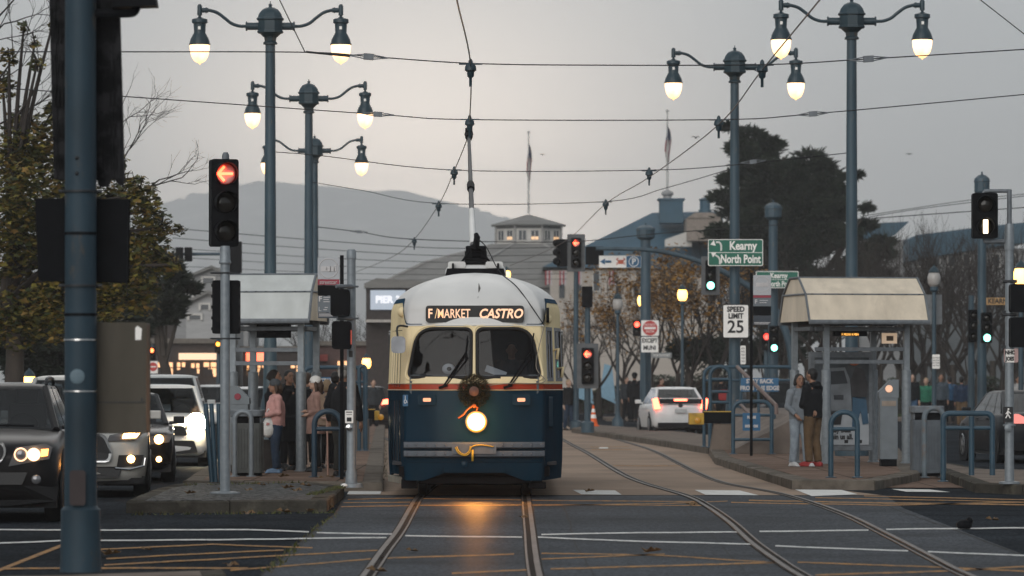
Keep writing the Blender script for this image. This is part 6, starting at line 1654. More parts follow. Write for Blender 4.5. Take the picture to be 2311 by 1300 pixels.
# far cars, left road
def tail_lights(t, hw, L, zlo, zhi, m, mid=None):
    for sg in (-1, 1):
        b = MB(); b.prism([(sg * hw * .66, zlo), (sg * hw * .93, zlo + .02), (sg * hw * .95, zhi), (sg * hw * .74, zhi - .02)], L - .03, L + .02); b.build('tail_light', m, t)
    b = MB(); b.box(-.26, .26, L - .01, L + .02, zlo - .14, zlo - .02); b.build('number_plate', PLATE, t)
TLIT = lamp_mat('brake light lit', (1, .10, .04), 6.5); TDIM = lamp_mat('tail light lit', (1, .06, .03), 2.2)
t, hw, ny = car('distant pale car with starry headlight between the shelter posts', 'car', (-7.75, 132, 0), 0, 4.6, 1.85, 1.5, WHTP, name='hatchback')
for mir in (False, True):
    sg = -1 if mir else 1; disc_front(t, 'headlight', HLW if not mir else lamp_mat('headlight glow', (1, .8, .5), 3), sg * .68, 1.0, .10, ny(.68) - .03)
t, hw, ny = car('distant grey car with red tail lights behind the waiting crowd', 'car', (-6.35, 125, 0), PI, 4.6, 1.85, 1.5, GREYP, name='hatchback'); tail_lights(t, hw, 4.6, .95, 1.12, TLIT)
t, hw, ny = car('far white car roof just right of the galvanised signal pole', 'car', (-10.2, 150, 0), 0, 4.6, 1.85, 1.55, WHTP, name='hatchback')
for sg in (-1, 1): disc_front(t, 'headlight', lamp_mat('headlight glow', (1, .8, .5), 3), sg * .68, .8, .09, ny(.68) - .03)
t, hw, ny = car('far pale car beyond the white car and the van', 'car', (-10.4, 128, 0), 0, 4.6, 1.85, 1.6, SILVER, name='hatchback')
for sg in (-1, 1): disc_front(t, 'headlight', HLY, sg * .68, .85, .10, ny(.68) - .03)
t, hw, ny = car('white car roof showing over the dark brown SUV at left edge', 'car', (-9.6, 84, 0), 0, 4.7, 1.85, 1.62, WHTP, name='hatchback')
for sg in (-1, 1): disc_front(t, 'headlight', lamp_mat('headlight glow', (1, .8, .5), 3), sg * .68, .85, .08, ny(.68) - .03)
t, hw, ny = car('pale car between the dark SUV and the thick foreground pole', 'car', (-7.7, 74.5, 0), 0, 4.7, 1.85, 1.50, SILVER, name='hatchback')
for sg in (-1, 1): disc_front(t, 'headlight', HLY, sg * .68, .8, .08, ny(.68) - .03)
t, hw, ny = car('far dark car with red tail lights at the left railing end', 'car', (-5.2, 160, 0), PI, 4.6, 1.85, 1.5, BLKP, name='hatchback'); tail_lights(t, hw, 4.6, .85, 1.05, TLIT)

# white hatchback, right, seen from behind
t, hw, ny = car('white hatchback with glowing red brake lights on the right road', 'car', (4.75, 135 + 4.45, 0), PI + R(5), 4.45, 1.75, 1.49, WHTP, 'hatch', belt=.98, hood=.92, cowl=.95, roof0=2.0, roof1=3.35, tail=4.35, wr=.32, name='hatchback')
L_ = 4.45
for sg in (-1, 1):
    b = MB(); b.prism([(sg * .60, .82), (sg * .80, .80), (sg * .86, 1.12), (sg * .70, 1.16), (sg * .66, 1.0)], L_ - .16, L_ + .0); b.build('tail_light', TLIT, t)
b = MB(); b.box(-.66, .66, L_ - .14, L_ - .03, .98, 1.12); b.build('glass_panel', GLASSDARK if False else mat('dark hatch glass', (.012, .013, .015), .12, var=.1), t)
b = MB(); b.box(-.2, .2, L_ - .03, L_ + .0, 1.06, 1.12); b.build('brake_light', TLIT, t)
b = MB(); b.box(-.62, .62, L_ - .30, L_ - .06, 1.125, 1.15); b.build('spoiler', WHTP, t, bevel=.008)
b = MB(); b.box(-.18, .18, L_ - .0, L_ + .03, .70, .82); b.build('number_plate', PLATE, t)
b = MB(); b.lathe([(.07, 0), (.06, .02)], (0, L_ - .02, .92), 12, 'y'); b.build('badge', DARKMETAL, t)
b = MB(); b.box(-.70, .70, L_ - .02, L_ + .03, .24, .40); b.build('bumper_insert', mat('grey black bumper', (.014, .014, .015), .7, spec=.1), t, bevel=.01)
b = MB(); b.tube([(-.1, L_ - .45, 1.18), (.35, L_ - .6, 1.26)], .012, 5); b.build('rear_wiper', BLACK, t); b = MB(); b.tube([(0, 2.9, 1.49), (0, 3.1, 1.66)], .008, 5); b.build('aerial', BLACK, t)
# dark grey sedan at right edge
t, hw, ny = car('dark grey sedan with red tail light at the right edge behind the railing', 'car', (10.15, 88 + 4.8, 0), PI + R(6), 4.8, 1.82, 1.46, GREYP, 'sedan', belt=1.0, hood=.95, cowl=1.2, roof0=2.0, roof1=3.5, tail=4.45, wr=.34, name='sedan')
for sg in (-1, 1):
    b = MB(); b.prism([(sg * .40, .80), (sg * .84, .80), (sg * .88, .97), (sg * .60, .99), (sg * .42, .90)], 4.68, 4.80); b.build('tail_light', lamp_mat('dull tail light', (1, .06, .03), .7), t)
b = MB(); b.box(-.26, .26, 4.80, 4.83, .72, .86); pl = b.build('number_plate', PLATE, t)
b = MB(); b.lathe([(.06, 0), (.05, .02)], (0, 4.79, .95), 12, 'y'); b.build('badge', CHROME, t)
b = MB(); b.box(-.75, .75, 4.76, 4.82, .25, .42); b.build('bumper_insert', mat('grey black bumper', (.014, .014, .015), .7, spec=.1), t)
# suv behind the ramp railing
t, hw, ny = car('grey SUV with one red tail light glimpsed behind the ramp railing', 'car', (8.1, 131, 0), PI, 4.7, 1.9, 1.68, GREYP, name='suv'); tail_lights(t, hw, 4.7, .72, .84, TLIT)

# ================================================================== PEOPLE
SKIN = mat('brown skin', (.26, .14, .09), .55, var=.1); SKINL = mat('light skin', (.42, .26, .19), .55, var=.1)
HAIRB = mat('black hair', (.008, .007, .007), .6, var=.3, scale=40)
def cloth(name, c): return mat(name, c, .85, var=.22, scale=9, bump=.35, bscale=18, spec=.15)
FACEW = mat('eye white', (.6, .58, .55), .3, var=0); LIPS = mat('lips', (.22, .08, .07), .5, var=0)
def person(label, loc, h, facing, top, bottom, shoe, skin=SKIN, hair=HAIRB, arms=None, legs=None, hairlen=0, hat=None, hood=False, detail=True, coatlen=None, lean=0.0, girth=1.0, headturn=0.0, vox=None):
    t = thing('person', label, 'person', loc, facing)
    k = h
    hipw, shw = .052 * k, .108 * k
    V = lambda x, y, z: Vector((x * k, (y - lean * max(0, z - .5)) * k, z * k))
    arms = arms or ((.0, .0, .0), (.0, .0, .0))     # per arm: elbow (dx,dy,dz) offsets and hand offsets given below
    legs = legs or ((0, 0), (0, 0))
    L_ = []
    hips = [V(-.052, 0, .50), V(.052, 0, .50)]
    kn, an, toe = [], [], []
    for i, s in enumerate((-1, 1)):
        dx, dy = legs[i]
        kn.append(V(s * .054 + dx * .5, dy * .5 - .012, .275)); an.append(V(s * .056 + dx, dy + .012, .045)); toe.append(V(s * .062 + dx, dy - .085, .018))
    sh = [V(-.105, .0, .80), V(.105, .0, .80)]
    el, wri = [], []
    for i, s in enumerate((-1, 1)):
        a = arms[i] if isinstance(arms[i], dict) else {}
        el.append(V(*(a.get('e', (s * .135, .012, .635))))); wri.append(V(*(a.get('w', (s * .135, -.02, .49)))))
    g = girth
    vx = vox or (.0135 if detail else .02)
    def body_mb():
        b = MB()
        for i in range(2):
            b.tube([hips[i], kn[i], an[i]], [.05 * k, .032 * k, .022 * k], 10); b.ell(kn[i], .033 * k); b.ell(hips[i], .05 * k)
            b.tube([an[i] + Vector((0, .02 * k, -.01 * k)), toe[i]], [.024 * k, .02 * k], 8)
            b.tube([sh[i], el[i], wri[i]], [.032 * k, .024 * k, .016 * k], 10); b.ell(sh[i], .036 * k); b.ell(el[i], .025 * k)
            # hand: palm, four fingers of unequal length, thumb
            d = (wri[i] - el[i]).normalized(); side = Vector((1, 0, 0)) - d * d.x
            side = side.normalized() if side.length > .2 else d.orthogonal().normalized()
            nrm = d.cross(side).normalized(); s = -1 if i == 0 else 1
            fw = Vector((0, -1, 0)) - d * (-d.y); fw = fw.normalized() if fw.length > .3 else nrm
            pc = wri[i] + d * .03 * k
            b.tube([wri[i], pc, wri[i] + d * .055 * k], [.015 * k, .021 * k, .018 * k], 8)
            for f_, ln in ((-1.5, .036), (-.5, .044), (.5, .041), (1.5, .032)):
                p0 = wri[i] + d * .052 * k + fw * f_ * .0095 * k; p1 = p0 + d * ln * .55 * k; inward = Vector((-s, 0, 0)); p2 = p1 + (d * .8 + inward * .5).normalized() * ln * .5 * k
                b.tube([p0, p1, p2], [.0062 * k, .0058 * k, .0048 * k], 6)
            th0 = wri[i] + d * .02 * k + fw * -.014 * k; b.tube([th0, th0 + (d * .7 + fw * -.9).normalized() * .022 * k, th0 + (d * 1.0 + fw * -.7).normalized() * .042 * k], [.0085 * k, .007 * k, .0055 * k], 6)
        b.ell(V(0, .0, .53), (.085 * k * g, .06 * k * g, .06 * k)); b.ell(V(0, .0, .62), (.078 * k * g, .058 * k * g, .09 * k)); b.ell(V(0, .0, .72), (.09 * k, .062 * k, .09 * k)); b.ell(V(0, .005, .79), (.10 * k, .05 * k, .035 * k))
        b.tube([V(0, .008, .79), V(0, -.005, .89)], [.036 * k, .032 * k], 10)
        hm_ = Matrix.Translation(V(0, -.012, .935)) @ Matrix.Rotation(headturn, 4, 'Z')
        def hv(x, y, z): return hm_ @ Vector((x * k, y * k, z * k))
        bb = MB(); bb.ell((0, 0, .008 * k), (.046 * k, .056 * k, .060 * k), 16, 12); bb.ell((0, -.012 * k, -.028 * k), (.036 * k, .042 * k, .042 * k), 14, 10); bb.ell((0, -.040 * k, -.050 * k), (.018 * k, .016 * k, .014 * k), 8, 6)
        bb.tube([(0, -.052 * k, .008 * k), (0, -.064 * k, -.014 * k), (0, -.055 * k, -.020 * k)], [.007 * k, .010 * k, .009 * k], 8)
        for s in (-1, 1): bb.ell((s * .047 * k, .002 * k, -.005 * k), (.008 * k, .014 * k, .020 * k), 8, 6)
        b.add([hm_ @ Vector(v) for v in bb.v], bb.f)
        return b, hv, hm_
    b, hv, hm_ = body_mb()
    def rem(b, nm, m, it=2, v=None, parent=t):
        o = b.build(nm, m, parent, smooth=180)
        r_ = o.modifiers.new('remesh', 'REMESH'); r_.mode = 'VOXEL'; r_.voxel_size = v or vx; r_.use_smooth_shade = True
        s_ = o.modifiers.new('smooth', 'SMOOTH'); s_.iterations = it; s_.factor = .5
        return o
    rem(b, 'body', skin, 1, .0085 if detail else .014)
    # eyes, brows, mouth
    if detail:
        for s in (-1, 1):
            b = MB(); b.ell(hv(s * .019, -.0515, .006), (.0075 * k, .004 * k, .0038 * k), 8, 6); b.build('eye', INK, t, smooth=180)
            b = MB(); b.tube([hv(s * .009, -.056, .020), hv(s * .02, -.0555, .0235), hv(s * .031, -.049, .019)], .0028 * k, 5); b.build('eyebrow', hair, t)
        b = MB(); b.tube([hv(-.014, -.051, -.033), hv(0, -.0575, -.031), hv(.014, -.051, -.033)], [.002 * k, .0042 * k, .002 * k], 6); b.build('mouth', LIPS, t)
    # hair
    if hair:
        b = MB(); bb = MB(); bb.ell((0, .012 * k, .020 * k), (.052 * k, .058 * k, .058 * k), 16, 12)
        if hairlen > 0:
            bb.tube([(0, .03 * k, .03 * k), (0, .05 * k, -.03 * k), (0, .055 * k, -.03 * k - hairlen * k)], [.045 * k, .05 * k, .03 * k], 10)
            for s in (-1, 1): bb.tube([(s * .045 * k, .0, .03 * k), (s * .052 * k, .008 * k, -.04 * k), (s * .048 * k, .01 * k, -.04 * k - hairlen * k * .8)], [.015 * k, .02 * k, .012 * k], 8)
        else:
            bb.ell((0, .028 * k, -.012 * k), (.044 * k, .038 * k, .042 * k), 12, 8)
        b.add([hm_ @ Vector(v) for v in bb.v], bb.f); rem(b, 'hair', hair, 1, .012)
    if hat:
        kind, hm2 = hat; b = MB(); bb = MB()
        if kind == 'beanie': bb.ell((0, .008 * k, .032 * k), (.058 * k, .064 * k, .052 * k), 16, 10); bb.lathe([(.06 * k, .002 * k), (.062 * k, .025 * k)], (0, .006 * k, 0), 16)
        elif kind == 'cap': bb.ell((0, .005 * k, .034 * k), (.057 * k, .064 * k, .038 * k), 16, 10); bb.ell((0, -.06 * k, .026 * k), (.04 * k, .04 * k, .007 * k), 12, 6)
        b.add([hm_ @ Vector(v) for v in bb.v], bb.f); rem(b, 'hat', hm2, 1, .012)
    # trousers
    b = MB()
    for i in range(2):
        b.tube([hips[i] + Vector((0, 0, .02 * k)), kn[i], an[i] + Vector((0, 0, .008 * k))], [.064 * k * g, .047 * k, .040 * k], 12); b.ell(kn[i], .047 * k)
    b.ell(V(0, 0, .525), (.096 * k * g, .072 * k * g, .06 * k)); rem(b, 'trousers', bottom)
    # jacket
    b = MB(); zl = coatlen if coatlen else .50
    b.tube([V(0, 0, zl), V(0, 0, .58), V(0, 0, .68), V(0, 0, .76), V(0, .003, .825)], [.092 * k * g, .09 * k * g, .094 * k * g, .098 * k, .05 * k], 14)
    if coatlen and coatlen < .48: b.tube([V(0, 0, coatlen), V(0, 0, .56)], [.105 * k * g, .1 * k * g], 14)
    for s in (-1, 1): b.tube([V(s * .055, 0, zl), V(s * .06, 0, .6), V(s * .062, 0, .77)], [.058 * k * g, .06 * k * g, .052 * k], 10)
    for i in range(2):
        b.tube([sh[i], el[i], el[i].lerp(wri[i], .93)], [.047 * k, .038 * k, .028 * k], 10); b.ell(sh[i], .049 * k); b.ell(el[i], .039 * k)
    b.tube([V(0, .006, .80), V(0, .0, .855)], [.056 * k, .044 * k], 12)
    if hood: b.ell(V(0, .055, .835), (.062 * k, .038 * k, .042 * k)); b.tube([V(-.045, -.02, .83), V(-.05, .05, .85), V(.05, .05, .85), V(.045, -.02, .83)], .022 * k, 8)
    jk = rem(b, 'jacket', top)
    # shoes
    for i in range(2):
        b = MB(); a = an[i]; tt = toe[i]; b.ell(a + Vector((0, .018 * k, -.018 * k)), (.028 * k, .034 * k, .026 * k)); b.tube([a + Vector((0, 0, -.015 * k)), a.lerp(tt, .6), tt + Vector((0, -.012 * k, 0))], [.03 * k, .026 * k, .02 * k], 10)
        b.box(min(a.x, tt.x) - .026 * k, max(a.x, tt.x) + .026 * k, tt.y - .028 * k, a.y + .044 * k, .001, .012 * k)
        rem(b, 'shoe', shoe, 1, .012)
    return t, wri, el, sh, hv
JNS = cloth('dark jeans', (.025, .04, .065)); BLKC = cloth('black cloth', (.010, .011, .013)); GRYC = cloth('grey fleece', (.17, .19, .21)); LGRY = cloth('pale grey sweatpants', (.24, .28, .32))
TAN = cloth('tan cotton', (.125, .082, .048)); PINK = cloth('pink quilted jacket', (.48, .26, .235)); BRN = cloth('brown coat', (.16, .11, .085)); NAVY = cloth('navy cloth', (.02, .033, .06)); GRN = cloth('green jacket', (.03, .15, .09)); DGR = cloth('dark grey cloth', (.035, .04, .045)); OLV = cloth('dark olive trousers', (.03, .03, .027))
WSHOE = mat('white trainers', (.5, .5, .5), .6, var=.15); RSHOE = mat('red trainers', (.30, .03, .03), .6, var=.15); BSHOE = mat('black shoes', (.012, .012, .013), .5); BLSH = mat('blue trainers', (.13, .20, .30), .6, var=.3, scale=14)
GREYHAIR = mat('grey hair', (.30, .28, .26), .7); BRHAIR = mat('brown hair', (.05, .03, .02), .6); CURL = mat('dark curly hair', (.015, .011, .009), .75, bump=.9, bscale=60)
# couple on the right platform
person('woman in grey hoodie and pale sweatpants facing a man in black', G(1803, 1053, .15), 1.60, R(28), GRYC, LGRY, WSHOE, SKIN, HAIRB, arms=({'e': (-.15, -.01, .65), 'w': (-.10, -.10, .56)}, {'e': (.13, -.06, .66), 'w': (.10, -.16, .60)}), legs=((.0, .03), (.035, -.03)), hood=True, hairlen=.02, headturn=R(-8))
person('man in black hooded jacket and tan trousers with red shoes beside a woman', G(1834, 1053, .15), 1.70, R(-128), BLKC, TAN, RSHOE, SKIN, HAIRB, arms=({'e': (-.135, -.03, .64), 'w': (-.10, -.13, .58)}, {'e': (.135, -.03, .64), 'w': (.10, -.12, .56)}), legs=((.0, .02), (-.02, -.03)), hood=True, girth=1.12)
# left crowd
pl_ = G(622, 1068, .15)
pt, wri, el, sh, hv = person('woman in pink jacket, grey beanie and dark jeans holding a plastic bag', pl_, 1.50, R(-72), PINK, JNS, BLSH, SKIN, BRHAIR, arms=({'e': (-.125, .0, .655), 'w': (-.09, -.14, .61)}, {'e': (.13, .0, .655), 'w': (.08, -.15, .62)}), legs=((.0, .03), (.0, -.02)), hat=('beanie', mat('grey knit', (.05, .055, .06), .9, bump=.6, bscale=50)), hairlen=.05, girth=1.15)
# her bag
q = P(606, 962, pl_.y - .12)
t = thing('plastic_bag', 'crumpled white plastic bag hanging from the hand of the pink jacket woman', 'bag', q); t.scale = (.72, .72, .68)
b = MB(); rb = random.Random(8); rings = []
for z, r_ in ((.30, .02), (.20, .07), (.08, .12), (-.06, .145), (-.18, .13), (-.25, .07), (-.265, .01)):
    rings.append([(r_ * math.cos(2 * PI * j / 18) * (1 + rb.uniform(-.14, .14)), .6 * r_ * math.sin(2 * PI * j / 18) * (1 + rb.uniform(-.14, .14)), z + rb.uniform(-.012, .012)) for j in range(18)])
b.ringloft(rings); b.build('bag_body', mat('thin white plastic', (.60, .59, .56), .4, var=.1, scale=8, bump=.5, bscale=22), t, smooth=80)
b = MB()
for s in (-1, 1): b.tube([(s * .04, 0, .26), (s * .03, 0, .36), (0, 0, .42)], .012, 6)
b.build('handles', mat('thin white plastic', (.60, .59, .56), .4), t)
b = MB(); b.prism([(-.05, .02), (.02, .03), (.03, .08), (-.04, .09)], -.098, -.094); b.build('red_print', mat('faded red print', (.42, .18, .17), .6), t)
person('person with curly dark hair and black top behind the pink jacket woman', A(618, 73.2, .15), 1.66, R(80), BLKC, BLKC, BSHOE, SKIN, CURL, hairlen=.005, detail=True)
person('person in long black coat hidden behind the shelter post', A(672, 73.9, .15), 1.60, R(200), BLKC, BLKC, BSHOE, SKIN, BRHAIR, coatlen=.30, girth=1.65, legs=((0, .02), (0, -.03)))
bt, wri, el, sh, hv = person('woman in brown coat and white knitted hat with long brown hair', A(713, 72.6, .15), 1.55, R(-80), cloth('rosy brown coat', (.28, .17, .14)), BLKC, BSHOE, SKINL, BRHAIR, hairlen=.10, hat=('beanie', mat('white knit', (.6, .58, .55), .9, bump=.6, bscale=50)), coatlen=.40, arms=({'e': (-.12, .01, .65), 'w': (-.05, -.085, .64)}, {'e': (.12, .01, .65), 'w': (.05, -.085, .61)}))
t = thing('backpack', 'tan canvas backpack on the back of the woman in the white hat', 'bag', A(733, 72.55, .15))
b = MB(); b.prism(rrect(-.12, .14, .78, 1.25, .07), -.16, .16); b.build('pack', mat('tan canvas', (.22, .155, .11), .8, var=.2, bump=.4), t, bevel=.05)
b = MB(); b.prism(rrect(-.04, .16, .86, 1.06, .04), -.185, -.14); b.build('front_pocket', mat('tan canvas', (.22, .155, .11), .8), t, bevel=.02)
b = MB(); b.tube([(-.02, -.12, 1.22), (.10, -.15, 1.24), (.18, -.12, 1.14)], .035, 8); b.build('top_roll', NAVY, t, smooth=180)
person('man in dark jacket and flat grey cap with his back turned', A(775, 69.2, .15), 1.72, R(150), BLKC, OLV, BSHOE, SKIN, GREYHAIR, hat=('cap', mat('grey tweed', (.13, .125, .115), .9)), girth=1.2, arms=({'e': (-.165, .01, .64), 'w': (-.165, -.03, .49)}, {'e': (.165, .01, .64), 'w': (.165, -.03, .49)}))
person('person in beige coat behind the man in the flat cap', A(738, 75.5, .15), 1.50, R(170), cloth('beige coat', (.34, .26, .19)), BLKC, BSHOE, SKINL, mat('fair hair', (.32, .22, .13), .7), hairlen=.03, coatlen=.4)
t = thing('walking_cane', 'thin pink brown walking cane by the dark blue hoop', 'cane', A(740, 69.8, .15)); b = MB(); b.tube([(0, 0, 0), (-.01, 0, .84), (-.03, 0, .9), (-.1, 0, .9)], .014, 8); b.build('shaft', mat('pale wood cane', (.40, .24, .19), .5), t)
t = thing('rolling_bag', 'dark rolling bag with a curved handle behind the pink jacket woman', 'bag', A(592, 71.6, .15)); b = MB(); b.prism(rrect(-.14, .16, .06, .52, .08), -.14, .14); b.build('bag_body', cloth('brown black nylon', (.03, .026, .024)), t, bevel=.04)
b = MB(); b.tube(bez([(-.1, 0, .5), (-.12, 0, .72), (.0, 0, .84), (.10, 0, .78), (.12, 0, .6)], 5), .016, 6); b.build('handle', GALVD, t, smooth=180)
for s in (-1, 1):
    b = MB(); b.lathe([(.02, -.02), (.05, -.02), (.05, .02), (.02, .02)], (s * .1, 0, .05), 14, 'y'); b.build('wheel', TYRE, t)
person('person in black parka deep in the left shelter beside the post', A(652, 75.6, .15), 1.66, R(30), BLKC, BLKC, BSHOE, SKIN, HAIRB, hood=True, girth=1.35)
person('person in charcoal coat between the shelter post and the white hat woman', A(694, 76.4, .15), 1.62, R(190), DGR, BLKC, BSHOE, SKIN, BRHAIR, coatlen=.38, girth=1.3)
person('person in dark navy coat at the back of the crowd near the flat cap man', A(757, 77.2, .15), 1.64, R(160), NAVY, BLKC, BSHOE, SKIN, HAIRB, girth=1.3)
# background pedestrians
for (lab, px, d, h, f, a, c, hr, ht, sk) in (
    ('pedestrian in black jacket and blue jeans right of the ticket machine', 2058, 150, 1.78, 10, BLKC, cloth('blue jeans', (.05, .09, .15)), HAIRB, None, SKINL),
    ('pedestrian in green jacket and dark scarf between two others at right', 2090, 152, 1.64, -12, GRN, BLKC, mat('fair hair', (.32, .22, .13), .7), None, SKINL),
    ('pedestrian in slate jacket beside the thin park lamp post at right', 2123, 151, 1.78, 8, cloth('slate jacket', (.06, .075, .09)), BLKC, HAIRB, None, SKIN),
    ('pedestrian in navy jacket and tan trousers walking away at right', 2170, 149, 1.68, 170, NAVY, TAN, HAIRB, None, SKIN),
    ('pedestrian in pale shirt beside the tall capped pole at far right', 2297, 160, 1.72, 20, cloth('pale shirt', (.32, .31, .30)), BLKC, HAIRB, None, SKIN),
    ('dark clothed pedestrian in a hat under the DO NOT ENTER sign', 1432, 168, 1.86, 160, BLKC, BLKC, HAIRB, ('beanie', BLKC), SKIN),
    ('dark clothed pedestrian left of the hatted one under the bare trees', 1414, 170, 1.70, 30, DGR, BLKC, BRHAIR, None, SKINL),
    ('pedestrian in brown red jacket behind the white hatchback', 1492, 172, 1.66, 60, cloth('rust jacket', (.16, .06, .04)), BLKC, BRHAIR, None, SKINL),
    ('pedestrian with a red bag behind the tall ramp hoop', 1627, 140, 1.70, 150, BLKC, BLKC, HAIRB, None, SKIN),
    ('pedestrian in dark coat at the right edge of the streetcar', 1283, 150, 1.72, 40, BLKC, JNS, mat('fair hair', (.32, .22, .13), .7), None, SKINL),
    ('distant pedestrian in dark coat left of the streetcar door', 842, 150, 1.72, 20, DGR, BLKC, BRHAIR, None, SKINL),
    ('pedestrian in blue jacket standing by the hedge at far right', 2143, 158, 1.70, 200, cloth('blue jacket', (.03, .07, .13)), BLKC, HAIRB, None, SKIN)):
    person(lab, A(px, d, .13 if px > 1300 else 0), h, R(f), a, c, BSHOE, sk, hr, hat=ht, detail=False, legs=((0, .04), (0, -.04)))
t = thing('shoulder_bag', 'small red bag on the person behind the tall ramp hoop', 'bag', A(1634, 139.8, .13)); b = MB(); b.prism(rrect(-.16, .16, .95, 1.25, .06), -.08, .08); b.build('bag_body', cloth('red bag', (.30, .04, .04)), t, bevel=.03)
# driver at the controls
person('streetcar driver in dark uniform seated behind the right windscreen', tram.location + Vector((.52, 1.15, .62)), 1.55, 0, DGR, BLKC, BSHOE, SKIN, HAIRB, arms=({'e': (-.15, -.10, .66), 'w': (-.08, -.20, .68)}, {'e': (.15, -.10, .66), 'w': (.08, -.20, .68)}), detail=False)

# ================================================================== BUILDINGS
GREYROOF = mat('grey shingle roof', (.20, .195, .185), .85, var=.2, scale=1.2, stretch=(1, 1, 5), bump=.3, dirt=(.13, .127, .12), dscale=.6)
BLUEROOF = mat('slate blue roof', (.035, .085, .125), .6, var=.15, scale=.8, dirt=(.05, .10, .13), dscale=.5)
CREAMW = mat('cream clapboard wall', (.46, .41, .36), .8, var=.08, scale=.6, stretch=(1, 1, 6)); GREYW = mat('grey clapboard wall', (.26, .26, .26), .8, var=.12, scale=.8, stretch=(1, 1, 6)); TRIM = mat('white trim', (.55, .53, .50), .7, var=.05)
DARKW = mat('dark brown wall', (.045, .036, .034), .8, var=.2); WIN = mat('dark window pane', (.03, .04, .05), .15, var=.1, spec=.6)
LITW = lamp_mat('lit warm window', (1.0, .46, .14), 1.1); LITS = lamp_mat('shop sign light', (1.0, .62, .32), .8); REDSIGN = lamp_mat('red neon sign', (1.0, .10, .02), 2.6)
def bx3(x0, x1, y0, y1, d): a = P(x0, y1, d); c = P(x1, y0, d); return a.x, c.x, a.z, c.z      # pixel box to x0,x1,z0,z1
# central pavilion
d = 300.0; cx = (1193 - CX) * d / F; s_ = F / d
t = thing('pavilion', 'grey roofed octagonal pavilion with a glazed lantern and flagpole behind the streetcar', 'building', (cx, d + 2, 0))
R8 = [2 * PI * (k + .5) / 8 for k in range(8)]
def oct_(r, z): return [(r * math.cos(a), r * math.sin(a), z) for a in R8]
zl0, zl1, zpk = ZY(548, d), ZY(508, d), ZY(482, d)
b = MB(); b.ringloft([oct_(11.6, ZY(655, d)), oct_(7.6, ZY(596, d)), oct_(2.5, zl0 - .05)]); b.build('main_roof', GREYROOF, t)
b = MB(); b.ringloft([oct_(11.0, -.2), oct_(11.0, ZY(656, d))]); b.build('wall', GREYW, t)
b = MB(); b.ringloft([oct_(2.35, zl0 - .3), oct_(2.35, zl1)]); ln = b.build('lantern', TRIM, t)
b = MB(); b.ringloft([oct_(2.75, zl1), oct_(2.75, zl1 + .06), oct_(.12, zpk)]); b.build('lantern_roof', GREYROOF, t)
b = MB(); b.ringloft([oct_(2.42, zl1 - .22), oct_(2.42, zl1 - .04)]); b.build('frieze', mat('dark frieze', (.10, .10, .10), .7), t)
for k in range(8):
    a = R(22.5 + 22.5) + 2 * PI * k / 8
    if math.sin(a) > .3: continue
    ap = 2.35 * math.cos(PI / 8); n_ = Vector((math.cos(a), math.sin(a), 0)); tg = Vector((-n_.y, n_.x, 0))
    for s in (-.42, .42):
        c = n_ * (ap + .02) + tg * s; b = MB(); b.cbox((c.x, c.y, (zl0 + zl1) / 2 - .08), (.5, .05, .62), rz=a + PI / 2); f_ = b.build('window', WIN, t)
        b = MB(); c2 = n_ * (ap + .055) + tg * s
        for q in (-.27, 0, .27): p = c2 + tg * q; b.cbox((p.x, p.y, (zl0 + zl1) / 2 - .08), (.05, .04, .72), rz=a + PI / 2)
        for z in (-.36, .36): b.cbox((c2.x, c2.y, (zl0 + zl1) / 2 - .08 + z), (.6, .04, .06), rz=a + PI / 2)
        b.build('window_frame', TRIM, f_)
        if s > 0:
            b = MB(); c3 = n_ * (ap + .05) + tg * s; b.cbox((c3.x, c3.y, (zl0 + zl1) / 2 - .28), (.46, .02, .2), rz=a + PI / 2); b.build('lit_pane', lamp_mat('amber pane glow', (1, .5, .15), .75), f_)
b = MB()
for a in R8:
    b.tube([(2.4 * math.cos(a), 2.4 * math.sin(a), zl0 - .2), (2.4 * math.cos(a), 2.4 * math.sin(a), zl1)], .09, 5)
    b.tube([(2.6 * math.cos(a), 2.6 * math.sin(a), zl0 - .1), (7.7 * math.cos(a), 7.7 * math.sin(a), ZY(596, d) + .05), (11.6 * math.cos(a), 11.6 * math.sin(a), ZY(655, d) + .05)], .10, 5)
b.build('ridge_trim', mat('pale ridge trim', (.30, .29, .28), .7), t)
def flag(label, px, d, ytop, ybase, yf0, yf1, dx, z0=None):
    t = thing('flagpole', label, 'flagpole', A(px, d, 0)); zb = ZY(ybase, d) if z0 is None else z0
    b = MB(); b.tube([(0, 0, zb), (0, 0, ZY(ytop, d))], [.09, .05], 8); b.ell((0, 0, ZY(ytop, d) + .05), .11, 8, 6); b.build('pole', mat('white pole paint', (.5, .49, .47), .5), t, smooth=60)
    # limp striped flag: folds hang along the pole
    W_ = mat('flag white', (.42, .40, .40), .8); R_ = mat('flag red', (.30, .05, .06), .8); N_ = mat('flag blue', (.03, .045, .11), .8)
    b = MB(); rr = random.Random(int(px)); z1, z0_ = ZY(yf0, d), ZY(yf1, d); n = 26; H_ = z1 - z0_; wd = dx * d / F
    for i in range(n):
        for c in range(5):
            def pt(i_, c_):
                f = i_ / n; spread = (.25 + .75 * math.sin(PI * min(1, f * 1.05)) ** .6); x = (c_ / 5 - .35) * wd * spread + math.sin(f * 7) * wd * .12
                return (x, .18 * math.sin(c_ * 2.2 + f * 5), z1 - H_ * f - abs(c_ - 2) * .05)
            b.mi(2 if i < n * .36 and c < 4 else (1 if (c + i // 9) % 2 else 0)).add([pt(i, c), pt(i, c + 1), pt(i + 1, c + 1), pt(i + 1, c)], [(0, 1, 2, 3)])
    b.build('flag', [W_, R_, N_], t, smooth=180)
flag('thin flagpole with a limp striped flag on the pavilion lantern', 1193, 312, 300, 482, 322, 410, 11)
flag('thin flagpole with a limp striped flag on the blue roofed building tower', 1506, 292, 252, 428, 282, 366, 13)
